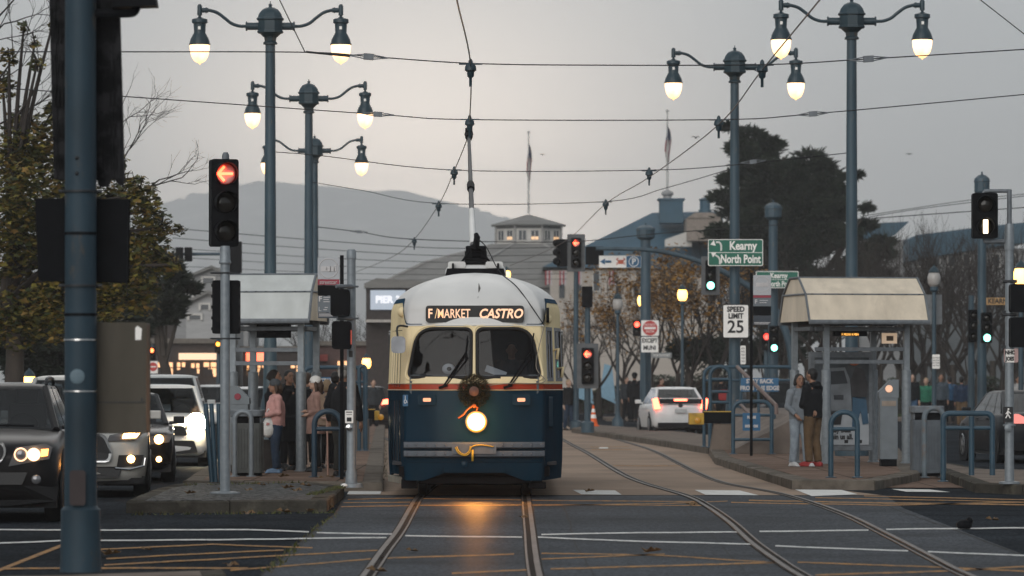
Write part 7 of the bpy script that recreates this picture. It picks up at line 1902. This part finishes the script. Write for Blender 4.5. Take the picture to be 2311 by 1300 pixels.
# blue roofed building
d = 285.0
t = thing('waterfront_building', 'cream waterfront building with a long sloping slate blue roof and two small towers', 'building', (0, d, 0))
def PZ(px, py): p = P(px, py, d); return p.x, p.z
x0, zE = PZ(1225, 602); xr, zR = PZ(1500, 472); x1, _ = PZ(1640, 466); xe, zE2 = PZ(1400, 606)
b = MB()
# roof: a hipped block whose left hip is the long slope seen from the street
A_ = [Vector((x0, 0, zE)), Vector((PZ(1640, 0)[0], 0, zE - .2)), Vector((PZ(1640, 0)[0], 16, zE - .2)), Vector((x0, 16, zE))]
B_ = [Vector((xr - .6, 6, zR)), Vector((x1, 6, zR + .1)), Vector((x1, 9, zR + .1)), Vector((xr - .6, 9, zR))]
b.add(A_ + B_, [(0, 1, 5, 4), (1, 2, 6, 5), (2, 3, 7, 6), (3, 0, 4, 7), (4, 5, 6, 7), (3, 2, 1, 0)]); b.build('roof', BLUEROOF, t)
b = MB(); b.box(x0 + .5, PZ(1640, 0)[0] - .2, .5, 15.5, -.2, zE - .21); wl = b.build('wall', CREAMW, t)
a0, a1, z0, z1 = bx3(1340, 1353, 612, 656, d); b = MB(); b.box(a0, a1, .42, .5, z0, z1); f_ = b.build('window', WIN, t)
b = MB(); b.box(a0 - .08, a0, .38, .5, z0 - .08, z1 + .08); b.box(a1, a1 + .08, .38, .5, z0 - .08, z1 + .08); b.box(a0, a1, .38, .5, z1, z1 + .08); b.box(a0, a1, .38, .5, z0 - .08, z0); b.build('window_frame', TRIM, f_)
for px in (1262, 1300, 1390, 1430, 1468):
    a0, a1, z0, z1 = bx3(px, px + 12, 640, 672, d); b = MB(); b.box(a0, a1, .42, .5, z0, z1); b.build('window', WIN, t)
a0, a1, z0, z1 = bx3(1492, 1545, 448, 500, d); b = MB(); b.box(a0, a1, 2.4, 4.4, z0, z1); b.box(a0 - .12, a1 + .12, 2.3, 4.5, z1, z1 + .12); b.build('tower', BLUEROOF, t)
a0, a1, z0, z1 = bx3(1498, 1522, 434, 447, d); b = MB(); b.lathe([(.36, z0), (.3, z0 + .1), (.28, z1 - .12), (.42, z1), (.40, z1 + .14), (.1, z1 + .3)], ((a0 + a1) / 2, 3.2, 0), 10); b.build('tower_lantern', mat('faded trim', (.28, .28, .28), .7), t)
a0, a1, z0, z1 = bx3(1584, 1608, 442, 480, d); b = MB(); b.lathe([(.45, z0 - .6), (.45, z0 + .3), (.36, z0 + .35), (.36, z1 - .2), (.46, z1 - .1), (.2, z1)], ((a0 + a1) / 2, 3.2, 0), 8); b.build('small_tower', BLUEROOF, t)
a0, a1, z0, z1 = bx3(1548, 1625, 494, 545, d); b = MB(); b.box(a0, a1, -1.5, 4, z0, z1); b.prism([(a0, z1), (a1, z1), (a1 - .5, z1 + .35), (a0 + .5, z1 + .35)], -1.6, 4.1); b.build('dormer', mat('tan dormer wall', (.25, .21, .18), .8), t)
for (ax, ay, bx_, by_) in ((1500, 545, 1560, 520), (1590, 500, 1625, 488)):
    p, q = PZ(ax, ay), PZ(bx_, by_); b = MB(); b.prism([(p[0], p[1] - .35), (q[0], p[1] - .35), (q[0], q[1]), (p[0], p[1] + .1)], -.9, .2); b.build('skylight', TRIM, t)
# bunting on the facade
for i, px in enumerate((1238, 1270, 1305, 1382, 1178)):
    tb = thing('hanging_flag', ['striped flag hanging at the left corner of the cream facade', 'second striped flag along the cream facade', 'striped flag below the red arrow signal on the cream facade', 'striped flag below the parking sign', 'striped flag hanging on the pavilion roof edge'][i], 'flag', A(px, 283 if i < 4 else 297, 0), 0, 'striped flags along the waterfront buildings')
    b = MB(); z1 = ZY(612 if i < 4 else 600, 284); 
    for k in range(4): b.mi(k % 2).prism([(-.22 + .11 * k, z1 - .95 + .1 * (k % 3)), (-.11 + .11 * k, z1 - .9), (-.11 + .11 * k, z1), (-.22 + .11 * k, z1)], -.03 * k, .02)
    b.build('cloth', [mat('flag red', (.30, .05, .06), .8), mat('flag white', (.42, .40, .40), .8)], tb)
    b = MB(); b.tube([(.05, .3, z1 - .3), (-.1, -.1, z1 + .1)], .03, 5); b.build('staff', DARKMETAL, tb)
# right hand buildings
d = 265.0
for (lab, pts, wx0, wx1, wy, m) in (('blue gabled building seen between the big dark tree and the bare trees', [(1940, 540), (1948, 505), (2052, 500), (2020, 530), (1985, 545)], 1945, 2040, 540, GREYW),
                                    ('long low building with a blue roof behind the bare trees at right', [(2050, 590), (2052, 540), (2070, 530), (2215, 512), (2330, 500), (2330, 545), (2130, 575)], 2060, 2330, 560, GREYW),
                                    ('dark sloped roof building at the right edge behind the amber lamp', [(2255, 620), (2255, 585), (2400, 560), (2400, 620)], 2260, 2400, 610, GREYW)):
    t = thing('waterfront_building', lab, 'building', (0, d, 0)); q = [PZ(*p) for p in pts]; d0 = d
    b = MB(); b.prism([((p[0] - CX) * d / F, ZY(p[1], d)) for p in pts], 0, 14); b.build('roof', BLUEROOF, t)
    b = MB(); b.box((wx0 - CX) * d / F, (wx1 - CX) * d / F, .6, 13, -.2, ZY(wy, d)); b.build('wall', m, t)
    for k_ in range(int((wx1 - wx0) / 34)):
        a0_, a1_ = ((wx0 + 14 + k_ * 34 - CX) * d / F, (wx0 + 28 + k_ * 34 - CX) * d / F); zz = ZY(wy + 40, d)
        b = MB(); b.box(a0_, a1_, .54, .6, zz, zz + .75); f_ = b.build('window', WIN, t)
        b = MB(); b.box(a0_ - .07, a0_, .5, .6, zz - .07, zz + .82); b.box(a1_, a1_ + .07, .5, .6, zz - .07, zz + .82); b.box(a0_, a1_, .5, .6, zz + .75, zz + .82); b.box(a0_, a1_, .5, .6, zz - .07, zz); b.build('window_frame', TRIM, f_)
    d += 16
t = thing('garden_wall', 'long pale grey wall behind the pedestrians at right', 'wall', (0, 232, 0)); x0, x1 = (2040 - CX) * 232 / F, (2420 - CX) * 232 / F
b = MB(); b.box(x0, x1, 0, .5, 0, ZY(690, 232)); b.build('panel', mat('grey wall render', (.11, .12, .13), .85, var=.12, scale=.8, dirt=(.07, .075, .08)), t)
b = MB(); b.box(x0 - .05, x1, -.06, .56, ZY(690, 232) + .002, ZY(687, 232)); b.build('coping', CONC, t)
# tents
for i, (px, wd) in enumerate(((1318, 44), (1372, 36))):
    t = thing('market_tent', ('pale blue tent panel behind the red arrow signal pole', 'pale blue tent panel beside the dark trunks')[i], 'tent', A(px, 215, .1)); k = 215 / F
    b = MB(); h = ZY(825, 215); b.add([(-wd * k / 2, 0, h * .35), (wd * k / 2, 0, h * .2), (wd * k / 2, 2, h * .2), (-wd * k / 2, 2, h * .35), (-wd * k * .2, 1, h), (wd * k * .3, 1, h * .95)], [(0, 1, 5, 4), (1, 2, 5), (2, 3, 4, 5), (3, 0, 4), (0, 3, 2, 1)]); b.build('canvas', mat('pale blue canvas', (.20, .33, .42), .8, var=.1), t)
    b = MB()
    for x in (-.45, .45): b.cyl((x * wd * k, .1, 0), (x * wd * k, .1, h * .3), .04)
    b.build('frame', GALVD, t)
# left: houses and shops
d = 215.0
def house(label, x0, x1, ye, yr, d, wall, roof, wins, depth=10):
    t = thing('house', label, 'building', ((x0 + x1) / 2 * d / F - CX * d / F, d, 0)); k = d / F; hw = (x1 - x0) / 2 * k; ze, zr = ZY(ye, d), ZY(yr, d)
    b = MB(); b.prism([(-hw, -.2), (hw, -.2), (hw, ze), (0, zr), (-hw, ze)], 0, depth); b.build('wall', wall, t)
    b = MB()
    for s in (-1, 1):
        p0, p1 = Vector((0, 0, zr)), Vector((s * (hw + .25), 0, ze - .25 * (zr - ze) / hw)); n_ = Vector((-(p1 - p0).z * s, 0, (p1 - p0).x * s)).normalized() * .14
        b.prism([(p0.x, p0.z + .002), (p1.x, p1.z + .002), (p1.x + n_.x, p1.z + n_.z), (p0.x, p0.z + .16)], -.3, depth + .3)
    b.build('roof', roof, t)
    for (wx, wy, ww, wh, lit) in wins:
        x = (wx - (x0 + x1) / 2) * k; z = ZY(wy, d); b = MB(); b.box(x - ww * k / 2, x + ww * k / 2, -.05, .02, z - wh * k / 2, z + wh * k / 2); f_ = b.build('window', LITW if lit else WIN, t)
        b = MB()
        for s in (-1, 1): b.box(x + s * ww * k / 2 - .05, x + s * ww * k / 2 + .05, -.09, .0, z - wh * k / 2 - .05, z + wh * k / 2 + .05)
        b.box(x - ww * k / 2 + .051, x + ww * k / 2 - .051, -.09, .0, z + wh * k / 2 - .03, z + wh * k / 2 + .05); b.build('window_frame', TRIM, f_)
    return t
house('grey gabled house with a dark row of windows left of the red arrow signal', 395, 560, 640, 606, 235, GREYW, GREYROOF, [(470, 632, 28, 12, 0), (430, 665, 10, 16, 0), (520, 665, 10, 16, 0), (480, 690, 14, 20, 0)])
house('pale clapboard house with a white gable below the grey gabled one', 420, 520, 688, 662, 205, mat('pale clapboard', (.36, .36, .36), .8, var=.1, stretch=(1, 1, 6), scale=1), GREYROOF, [(462, 692, 22, 12, 0), (440, 715, 30, 10, 0)])
house('low dark gabled house at the far left behind the lanes', 330, 430, 720, 690, 240, DARKW, GREYROOF, [(360, 735, 10, 12, 0), (400, 735, 10, 12, 0)])
def shop(label, x0, x1, y1, d, wall, sign_, lits, signtext=None):
    k = d / F; t = thing('shop_building', label, 'building', ((x0 + x1) / 2 * k - CX * k, d, 0)); hw = (x1 - x0) / 2 * k; z1 = ZY(y1, d)
    b = MB(); b.box(-hw, hw, 0, 8, -.1, z1); b.build('wall', wall, t)
    b = MB(); b.box(-hw - .15, hw + .15, -.2, 8.1, z1 + .002, z1 + .22); b.build('cornice', mat('dull cornice', (.15, .13, .11), .7), t)
    if sign_:
        a, c, ya, yb, m = sign_; b = MB(); b.box((a - (x0 + x1) / 2) * k, (c - (x0 + x1) / 2) * k, -.2, -.02, ZY(yb, d), ZY(ya, d)); sg_ = b.build('fascia_sign', m, t)
        if signtext: text(signtext, (yb - ya) * k * .8, INK if m is not INK else WHITE, sg_, (((a + c) / 2 - (x0 + x1) / 2) * k, -.22, (ZY(yb, d) + ZY(ya, d)) / 2), sx=.8)
    for (a, c, ya, yb) in lits:
        X0, X1, Z0, Z1 = (a - (x0 + x1) / 2) * k, (c - (x0 + x1) / 2) * k, ZY(yb, d), ZY(ya, d)
        b = MB(); b.box(X0, X1, -.06, -.01, Z0, Z1); f_ = b.build('shop_window', LITW, t)
        b = MB(); n = max(2, int((X1 - X0) / .55))
        for q in range(n + 1): x = X0 + (X1 - X0) * q / n; b.box(x - .035, x + .035, -.1, -.062, Z0, Z1)
        b.box(X0, X1, -.098, -.063, Z0 + (Z1 - Z0) * .62, Z0 + (Z1 - Z0) * .68); b.build('mullion', DARKW, f_)
        b = MB(); rr = random.Random(int(a)); 
        for q in range(5):
            x = rr.uniform(X0 + .1, X1 - .1); hh = rr.uniform(.2, .7) * (Z1 - Z0); b.box(x - .12, x + .12, -.061 - .001 * q - .0005, -.0605 - .001 * q, Z0, Z0 + hh)
        b.build('window_display', DARKW, f_)
    return t
shop('row of shops with warm lit windows and a glowing fascia beyond the left traffic', 300, 505, 775, 200, DARKW, (404, 492, 797, 812, LITS), [(355, 392, 818, 852), (398, 420, 818, 850), (430, 452, 820, 852), (458, 490, 818, 850)])
shop('shop with a bright red lit sign seen through the left shelter', 548, 690, 792, 205, DARKW, (556, 598, 796, 815, REDSIGN), [(556, 572, 822, 848), (580, 600, 822, 848), (655, 680, 822, 850)])
shop('plain low shop with dull red awning behind the left railing', 690, 830, 780, 212, mat('dull brick wall', (.10, .06, .055), .8, var=.2), (700, 740, 800, 815, mat('faded red fascia', (.28, .06, .05), .7)), [(760, 790, 815, 845)])
k = 190 / F
t = thing('cinema_building', 'dark brown building with a bright blue PIER screen left of the streetcar roof', 'building', A(925, 190, 0))
b = MB(); b.box((826 - 925) * k, (1030 - 925) * k, 0, 9, -.1, ZY(650, 190)); b.build('wall', DARKW, t)
b = MB(); b.prism([((822 - 925) * k, ZY(650, 190) + .002), ((1034 - 925) * k, ZY(650, 190) + .002), ((1034 - 925) * k, ZY(640, 190)), ((850 - 925) * k, ZY(628, 190)), ((822 - 925) * k, ZY(640, 190))], -.2, 9.2); b.build('roof', GREYROOF, t)
a0, a1, z0, z1 = (836 - 925) * k, (915 - 925) * k, ZY(699, 190), ZY(655, 190)
b = MB(); b.box(a0, a1, -.15, -.02, z0, z1); sc_ = b.build('screen', lamp_mat('blue lit screen', (.10, .33, .62), .34), t)
text('PIER 39', .42, lamp_mat('white screen letters', (.85, .9, 1), .7), sc_, ((a0 + a1) / 2 + .1, -.17, (z0 + z1) / 2), sx=.95, bold=.015)
b = MB(); b.box((826 - 925) * k, (905 - 925) * k, -.9, -.02, ZY(728, 190), ZY(722, 190)); b.build('canopy', mat('pale canopy', (.40, .37, .34), .7), t)

# ================================================================== TREES
BARK = mat('grey brown bark', (.045, .036, .030), .9, var=.3, scale=5, bump=.5, stretch=(1, 1, .3)); TWIG = mat('dark twig bark', (.028, .022, .019), .9, var=.2)
def branch(mb, rnd_, p, dr, ln, r, lev, tips, maxlev, spread=.55, up=.12, nmin=2, nmax=3, wob=.16, sides=5):
    n = 4 if lev < 2 else 3; pts = [p]; q = p; d_ = dr.normalized()
    for i in range(n):
        d_ = (d_ + Vector((rnd_.uniform(-wob, wob), rnd_.uniform(-wob, wob), rnd_.uniform(-wob, wob) + up * .3))).normalized(); q = q + d_ * ln / n; pts.append(q)
    mb.tube(pts, [r * (1 - .42 * i / n) for i in range(n + 1)], max(3, sides - lev), cap=False)
    if lev >= maxlev: tips.append((q, d_)); return
    for i in range(rnd_.randint(nmin, nmax)):
        t_ = rnd_.uniform(.35, 1.0) if i else 1.0; base_ = pts[min(n, max(1, round(t_ * n)))]
        a = rnd_.uniform(0, 2 * PI); o = d_.orthogonal().normalized(); o = o * math.cos(a) + d_.cross(o) * math.sin(a)
        branch(mb, rnd_, base_, (d_ + o * rnd_.uniform(spread * .6, spread * 1.4) + Vector((0, 0, up))).normalized(), ln * rnd_.uniform(.62, .85), r * rnd_.uniform(.5, .66), lev + 1, tips, maxlev, spread, up, nmin, nmax, wob, sides)
def bare_tree(label, seed, h, group='bare winter trees along the waterfront', maxlev=6, leaves=None, nleaf=0, spread=.55):
    rr = random.Random(seed); t = thing('bare_tree', label, 'tree', (0, 0, 0), 0, group)
    b = MB(); b.tube([(0, 0, 0), (rr.uniform(-.1, .1), 0, h * .14), (rr.uniform(-.15, .15), 0, h * .28)], [.2 * h / 8, .15 * h / 8, .13 * h / 8], 9); tk = b.build('trunk', BARK, t, smooth=60)
    b = MB(); tips = []
    for i in range(4):
        a = 2 * PI * i / 4 + rr.uniform(-.4, .4); branch(b, rr, Vector((0, 0, h * rr.uniform(.2, .28))), Vector((math.cos(a) * .6, math.sin(a) * .6, 1)), h * .24, .085 * h / 8, 1, tips, maxlev, spread, .14, 2, 3)
    b.build('crown', TWIG, t, smooth=60)
    if leaves:
        b = MB()
        for i in range(nleaf):
            q, d_ = rr.choice(tips); leaf(b, rr, q + Vector((rr.uniform(-.25, .25), rr.uniform(-.25, .25), rr.uniform(-.3, .15))), rr.uniform(.10, .19))
        b.build('leaves', leaves, t)
    return t
def leaf(mb, rr, c, s):
    a = rr.uniform(0, 2 * PI); e = rr.uniform(-.9, .9); u = Vector((math.cos(a), math.sin(a), e)).normalized(); v = u.cross(Vector((rr.uniform(-.5, .5), rr.uniform(-.5, .5), 1))).normalized(); w_ = u.cross(v) * .18
    pts = [(-.1, 0), (.1, .42), (.42, .55), (.5, .26), (1, 0), (.5, -.26), (.42, -.55), (.1, -.42)]
    mb.add([c + (u * x + v * y) * s + w_ * s * (abs(y) * 1.2) for x, y in pts], [(0, 1, 2, 3), (0, 3, 4, 5), (0, 5, 6, 7)])
YEL = leaf_mat('yellow autumn leaves', [(.08, .045, .015), (.24, .115, .02), (.36, .18, .022), (.12, .06, .02)])
B1 = bare_tree('bare tree with spreading limbs right of the streetcar', 11, 7.2); B2 = bare_tree('x', 23, 8.0); B3 = bare_tree('x', 37, 7.0, maxlev=6); B4 = bare_tree('autumn tree with yellow leaves around the amber park lamp', 41, 7.5, 'trees with yellow autumn leaves', 6, YEL, 1900)
spots = [(B1, 1300, 200, .8, 'bare tree right behind the red arrow signal by the streetcar'), (B2, 1352, 205, .8, 'bare tree between the red arrow signal and the unlit globe lamp'), (B4, 1405, 195, .78, 'autumn tree with yellow leaves just left of the DO NOT ENTER sign'), (B4, 1470, 188, .95, 'autumn tree with yellow leaves rising behind the DO NOT ENTER sign'), (B4, 1560, 178, .92, 'autumn tree with yellow leaves around the amber park lamp'),
         (B4, 1528, 205, .95, 'autumn tree with yellow leaves behind the white hatchback'), (B2, 1618, 180, 1.0, 'bare tree left of the pole with the speed limit sign'), (B3, 1690, 190, 1.05, 'bare tree behind the Kearny sign pole'), (B1, 1770, 196, 1.15, 'bare tree in front of the big dark cypress, left of the shelter roof'), (B2, 1830, 186, 1.15, 'bare tree rising directly over the right shelter roof'), (B3, 1900, 192, 1.15, 'bare tree behind the tall right lamp pole'),
         (B1, 1985, 182, 1.15, 'bare tree just right of the right shelter roof'), (B2, 2060, 170, 1.05, 'bare tree left of the thin park lamp at right'), (B3, 2105, 200, 1.2, 'bare tree behind the thin park lamp at right'), (B1, 2150, 168, 1.12, 'large bare tree between park lamp and capped pole at right'), (B2, 2205, 185, 1.15, 'bare tree behind the tall capped pole'), (B3, 2262, 172, 1.05, 'bare tree behind the transit signal at right'), (B1, 2320, 180, 1.1, 'bare tree at the right edge of the view'),
         (B2, 700, 230, .75, 'bare brown tree over the shops behind the left railing'), (B3, 765, 225, .8, 'bare brown tree right of the left railing'), (B1, 820, 215, .75, 'bare brown tree below the blue screen'), (B2, 868, 220, .72, 'bare brown tree hidden partly by the streetcar side'), (B3, 600, 240, .7, 'bare brown tree behind the left shelter'), (B1, 1255, 225, .7, 'bare brown tree at the right edge of the streetcar')]
spots += [(B2, 1960, 165, 1.0, 'bare tree close behind the right shelter posts'), (B3, 2030, 205, 1.25, 'bare tree far behind the trash bin at right'), (B1, 2085, 190, 1.2, 'bare tree behind the pair of grey sign backs'), (B2, 2128, 215, 1.3, 'far bare tree between the thin park lamp and the capped pole'), (B3, 2180, 160, .95, 'bare tree just left of the far right green light'), (B1, 2240, 210, 1.3, 'far bare tree behind the far right green light'), (B2, 2290, 195, 1.2, 'bare tree behind the KEARNY name blade'), (B3, 1870, 165, .95, 'bare tree showing between the shelter roof and its poster'), (B1, 1730, 175, .9, 'bare tree behind the right stop pole'), (B2, 1660, 205, 1.0, 'bare tree behind the ramp hoops')]
used = set()
for i, (pr, px, d, sc_, lab) in enumerate(spots):
    o = pr if pr.name not in used else copy_tree(pr); used.add(pr.name)
    o.location = A(px, d, .05); o.rotation_euler = (0, 0, i * 1.7); o.scale = (sc_, sc_, sc_); o['label'] = lab
    if i in (2, 3, 4, 5): o['group'] = 'trees with yellow autumn leaves'
# big cypress
CYP = leaf_mat('cypress foliage', [(.010, .017, .013), (.016, .026, .018), (.026, .036, .022), (.034, .040, .025)])
def blob_tree(name, label, px, d, blobs, m, n_per, sz, trunkr, flat=.55, trunk=True, depth=.8, wisp=1.25, bias=.6):
    t = thing(name, label, 'tree', A(px, d, 0)); k = d / F; rr = random.Random(int(px)); b = MB(); core = MB()
    for (bx_, by_, br) in blobs:
        c = P(bx_, by_, d) - t.location; r_ = br * k
        for q in range(max(1, int(5 * (br / 70) ** 2))):
            cc = c + Vector((rr.uniform(-.35, .35) * r_, rr.uniform(-depth, depth) * r_ * 1.4, rr.uniform(-.35, .35) * r_)); rs = r_ * rr.uniform(.45, .75)
            for j in range(n_per):
                a = rr.uniform(0, 2 * PI); z = rr.uniform(-1, 1); u = (rr.random()) ** .4
                if rr.random() < .06: u *= wisp
                dv = Vector((math.cos(a) * math.sqrt(1 - z * z), math.sin(a) * math.sqrt(1 - z * z), z * flat)); p = cc + dv * rs * u
                out_ = (Vector((dv.x, dv.y, .15 + dv.z * .5)) + Vector((rr.uniform(-.5, .5), rr.uniform(-.5, .5), rr.uniform(-.3, .3)))).normalized() * sz * rr.uniform(.6, 1.6); s = out_.orthogonal().normalized() * sz * .22; s2 = out_.cross(s).normalized() * sz * .22
                b.add([p - s, p + out_ * .5 + s * .9, p + out_, p + out_ * .5 - s * .9], [(0, 1, 2, 3)])
                b.add([p - s2, p + out_ * .45 + s2 * .9, p + out_ * .9, p + out_ * .45 - s2 * .9], [(0, 1, 2, 3)])
    b.build('crown', m, t)
    b = MB(); top = min(bb[1] for bb in blobs); zt = ZY(top, d)
    b.tube(bez([(0, 0, 0), (trunkr * .5, 0, zt * .3), (-trunkr, .2, zt * .6), (0, 0, zt * .9)], 5), [trunkr * (1 - .8 * i / 15) for i in range(16)], 8); b.build('trunk', BARK, t, smooth=60)
    tk = MB()
    for (bx_, by_, br) in blobs[::2]:
        c = P(bx_, by_, d) - t.location; tk.tube(bez([(0, 0, max(.5, c.z * .45)), (c.x * .5, .2, c.z * .72), (c.x, 0, c.z)], 4), [trunkr * .4 * (1 - .75 * i / 8) for i in range(9)], 5)
    tk.build('limbs', BARK, t, smooth=60)
    return t
blob_tree('cypress_tree', 'huge dark cypress with a ragged domed crown behind the right lamp poles', 1770, 235,
          [(1700, 318, 42), (1738, 335, 50), (1672, 345, 45), (1655, 395, 42), (1715, 390, 70), (1770, 400, 60), (1830, 382, 55), (1650, 455, 48), (1700, 470, 75), (1790, 470, 85), (1870, 430, 60), (1905, 470, 52), (1640, 525, 48), (1690, 560, 75), (1780, 560, 95), (1870, 530, 80), (1925, 530, 45), (1660, 620, 60), (1740, 650, 80), (1840, 640, 95), (1930, 610, 60), (1965, 580, 42), (1985, 630, 45), (1950, 680, 60), (1880, 720, 80), (1780, 730, 80), (1690, 700, 60), (1640, 290, 12), (1935, 400, 10), (1958, 470, 12), (1985, 560, 50), (2005, 640, 55), (1945, 495, 40), (1885, 410, 40), (1850, 470, 70), (1750, 420, 70), (1740, 520, 90), (1990, 710, 60)],
          CYP, 420, .34, .55, .5)
# left plane tree with leaves hanging in the frame, and darker trees behind
PLANE = leaf_mat('plane tree leaves', [(.020, .028, .010), (.045, .055, .016), (.12, .11, .025), (.22, .18, .035), (.22, .13, .036), (.075, .072, .02), (.026, .034, .012)])
def leafy(label, px, d, blobs, n_tot, lsz, trunkr, seed, twigs=True, name='plane_tree', m=PLANE, lean=0):
    t = thing(name, label, 'tree', A(px, d, .15)); k = d / F; rr = random.Random(seed); b = MB(); tk = MB(); zt = ZY(min(x[1] for x in blobs), d)
    tk.tube(bez([(0, 0, 0), (.1, 0, zt * .25), (-.1, .1, zt * .38), (.15, 0, zt * .55)], 5), [trunkr * (1 - .8 * i / 15) for i in range(16)], 9); tk.build('trunk', BARK, t, smooth=60)
    lb = MB(); area = sum(x[2] ** 2 for x in blobs); tips = []
    for (bx_, by_, br) in blobs:
        c = P(bx_, by_, d) - t.location; r_ = br * k; y0 = rr.uniform(-1.2, 1.2); c.y += y0
        base_ = Vector((0, 0, max(.8, min(zt * .5, c.z * .7)))); lb.tube(bez([base_, base_.lerp(c, .5) + Vector((0, 0, .4)), c], 4), [trunkr * .3 * (1 - .7 * i / 8) for i in range(9)], 5)
        for q in range(5):
            a = rr.uniform(0, 2 * PI); dv = Vector((math.cos(a), rr.uniform(-1, 1), math.sin(a))); lb.tube([c, c + dv * r_ * .5 + Vector((0, 0, rr.uniform(-.1, .2))), c + dv * r_ * rr.uniform(.8, 1.15)], [.022, .014, .006], 4)
        for j in range(int(n_tot * br ** 2 / area)):
            a = rr.uniform(0, 2 * PI); z = rr.uniform(-1, 1); u = rr.random() ** .5 * (1.15 if rr.random() < .1 else 1); q = math.sqrt(1 - z * z)
            leaf(b, rr, c + Vector((math.cos(a) * q, math.sin(a) * q * 1.3, z)) * r_ * u, lsz * rr.uniform(.45, 1.6))
    b.build('crown', m, t); lb.build('limbs', TWIG, t, smooth=60)
    if twigs:
        tips = []
        for (sx, sy, dx, dz) in ((-30, 210, .7, .9), (-60, 120, .9, .6), (-20, 60, .6, .9), (40, 260, .6, 1), (240, 420, .6, 1), (200, 360, 1, .8), (280, 460, .9, .7), (-40, 300, .9, .5)):
            tb = MB(); branch(tb, rr, P(sx, sy, d) - t.location, Vector((dx, rr.uniform(-.3, .3), dz)), .85, .028, 2, tips, 6, .6, .05, 2, 3)
            tb.build('bare_twig', TWIG, t, smooth=60)
    return t
leafy('plane tree with green and yellow leaves filling the left edge behind the thick pole', 22, 88,
      [(30, 360, 80), (95, 330, 70), (60, 450, 90), (150, 420, 70), (20, 540, 90), (110, 540, 90), (215, 470, 60), (270, 430, 48), (320, 440, 42), (345, 480, 42), (250, 540, 70), (330, 545, 55), (368, 515, 28), (180, 610, 80), (290, 610, 65), (360, 590, 40), (60, 640, 90), (220, 690, 70), (310, 665, 50), (120, 700, 80), (30, 720, 80), (40, 270, 40), (112, 240, 26), (-5, 190, 36), (20, 130, 22), (88, 150, 16), (120, 60, 10), (50, 60, 12), (75, 95, 12), (395, 515, 14), (405, 600, 14), (265, 370, 30)], 16000, .105, .24, 5)
DKLEAF = leaf_mat('dark pine foliage', [(.010, .016, .012), (.018, .026, .018), (.028, .034, .022)])
blob_tree('pine_tree', 'dark bushy pine at the end of the left tree row', 370, 150, [(350, 600, 45), (400, 625, 38), (345, 655, 50), (395, 670, 40), (420, 645, 22), (330, 700, 50), (375, 710, 40), (300, 640, 50)], DKLEAF, 300, .32, .25, .55)
blob_tree('dark_tree', 'dark full tree behind the cars at far left', 120, 128, [(60, 700, 80), (150, 690, 80), (240, 700, 80), (20, 760, 80), (110, 780, 80), (210, 780, 80), (290, 760, 60), (60, 830, 60), (150, 840, 60), (250, 840, 55)], DKLEAF, 300, .34, .3, .6)
blob_tree('dark_tree', 'shadowy low tree behind the shops at left of the shelter', 585, 225, [(560, 835, 22), (590, 830, 26), (620, 838, 22)], DKLEAF, 260, .3, .15, .7)
# hedges and bushes
def hedge(label, px0, px1, ytop, d, m, name='hedge', dep=2.0):
    t = thing(name, label, 'hedge', A((px0 + px1) / 2, d, .05)); k = d / F; hw = (px1 - px0) / 2 * k; h = ZY(ytop, d); rr = random.Random(int(px0)); b = MB()
    for i in range(int(900 * hw)):
        x = rr.uniform(-hw, hw); y = rr.uniform(0, dep); z = rr.random() ** .6 * h * (.86 + .14 * math.sin(x * 1.7) * math.sin(x * .6 + 1)); leaf(b, rr, Vector((x, y, z)), rr.uniform(.10, .2))
    b.build('foliage', m, t); b = MB(); b.box(-hw + .1, hw - .1, .5, dep, 0, h * .72); b.build('inner_twigs', TWIG, t)
HEDGE = leaf_mat('hedge leaves', [(.012, .02, .010), (.02, .032, .014), (.035, .045, .02)])
hedge('clipped dark hedge behind the pedestrians at right', 2030, 2330, 850, 200, HEDGE)
hedge('dark shrubs below the bare trees left of the ramp', 1470, 1680, 832, 210, HEDGE, 'shrub', 3)
hedge('dark shrubs at the foot of the trees behind the DO NOT ENTER pole', 1290, 1460, 868, 225, HEDGE, 'shrub', 2)
hedge('low dark planting behind the ticket machine and shelter', 1700, 2030, 838, 208, HEDGE, 'shrub', 3)
blob_tree('round_bush', 'dark rounded evergreen behind the poster panel of the right shelter', 1560, 200, [(1530, 800, 50), (1580, 790, 55), (1640, 800, 50), (1700, 790, 60), (1760, 800, 60)], DKLEAF, 260, .35, .2, .7)
# gulls
for i, (px, py, d) in enumerate(((1570, 311, 180), (1224, 349, 260), (2052, 348, 220))):
    t = thing('gull', ('small dark gull in the sky left of the big cypress', 'faint distant gull right of the pavilion flag', 'faint gull in the sky between the right lamp poles')[i], 'bird', P(px, py, d)); b = MB()
    t.scale = (.5, .5, .5); b.ell((0, 0, 0), (.09, .2, .08), 8, 6)
    for s in (-1, 1): b.tube([(0, 0, .03), (s * .18, .02, .12 if i == 0 else .05), (s * .38, .08, .05)], [.05, .04, .01], 5)
    b.build('body', mat('grey gull', (.12, .12, .12), .7), t, smooth=180)

# ================================================================== HAZE
b = MB(); b.box(-3600, 3600, -8, 8800, -1.5, 400)
hz = b.build('haze', [])
hm = bpy.data.materials.new('haze'); hm.use_nodes = True
t = hm.node_tree; t.nodes.clear()
o_ = t.nodes.new('ShaderNodeOutputMaterial'); pv = t.nodes.new('ShaderNodeVolumePrincipled')
pv.inputs['Color'].default_value = (1, 1, 1, 1); pv.inputs['Density'].default_value = 0.0003; pv.inputs['Anisotropy'].default_value = 0.55
t.links.new(pv.outputs[0], o_.inputs['Volume'])
hz.data.materials.append(hm)
tag(hz, kind='stuff')
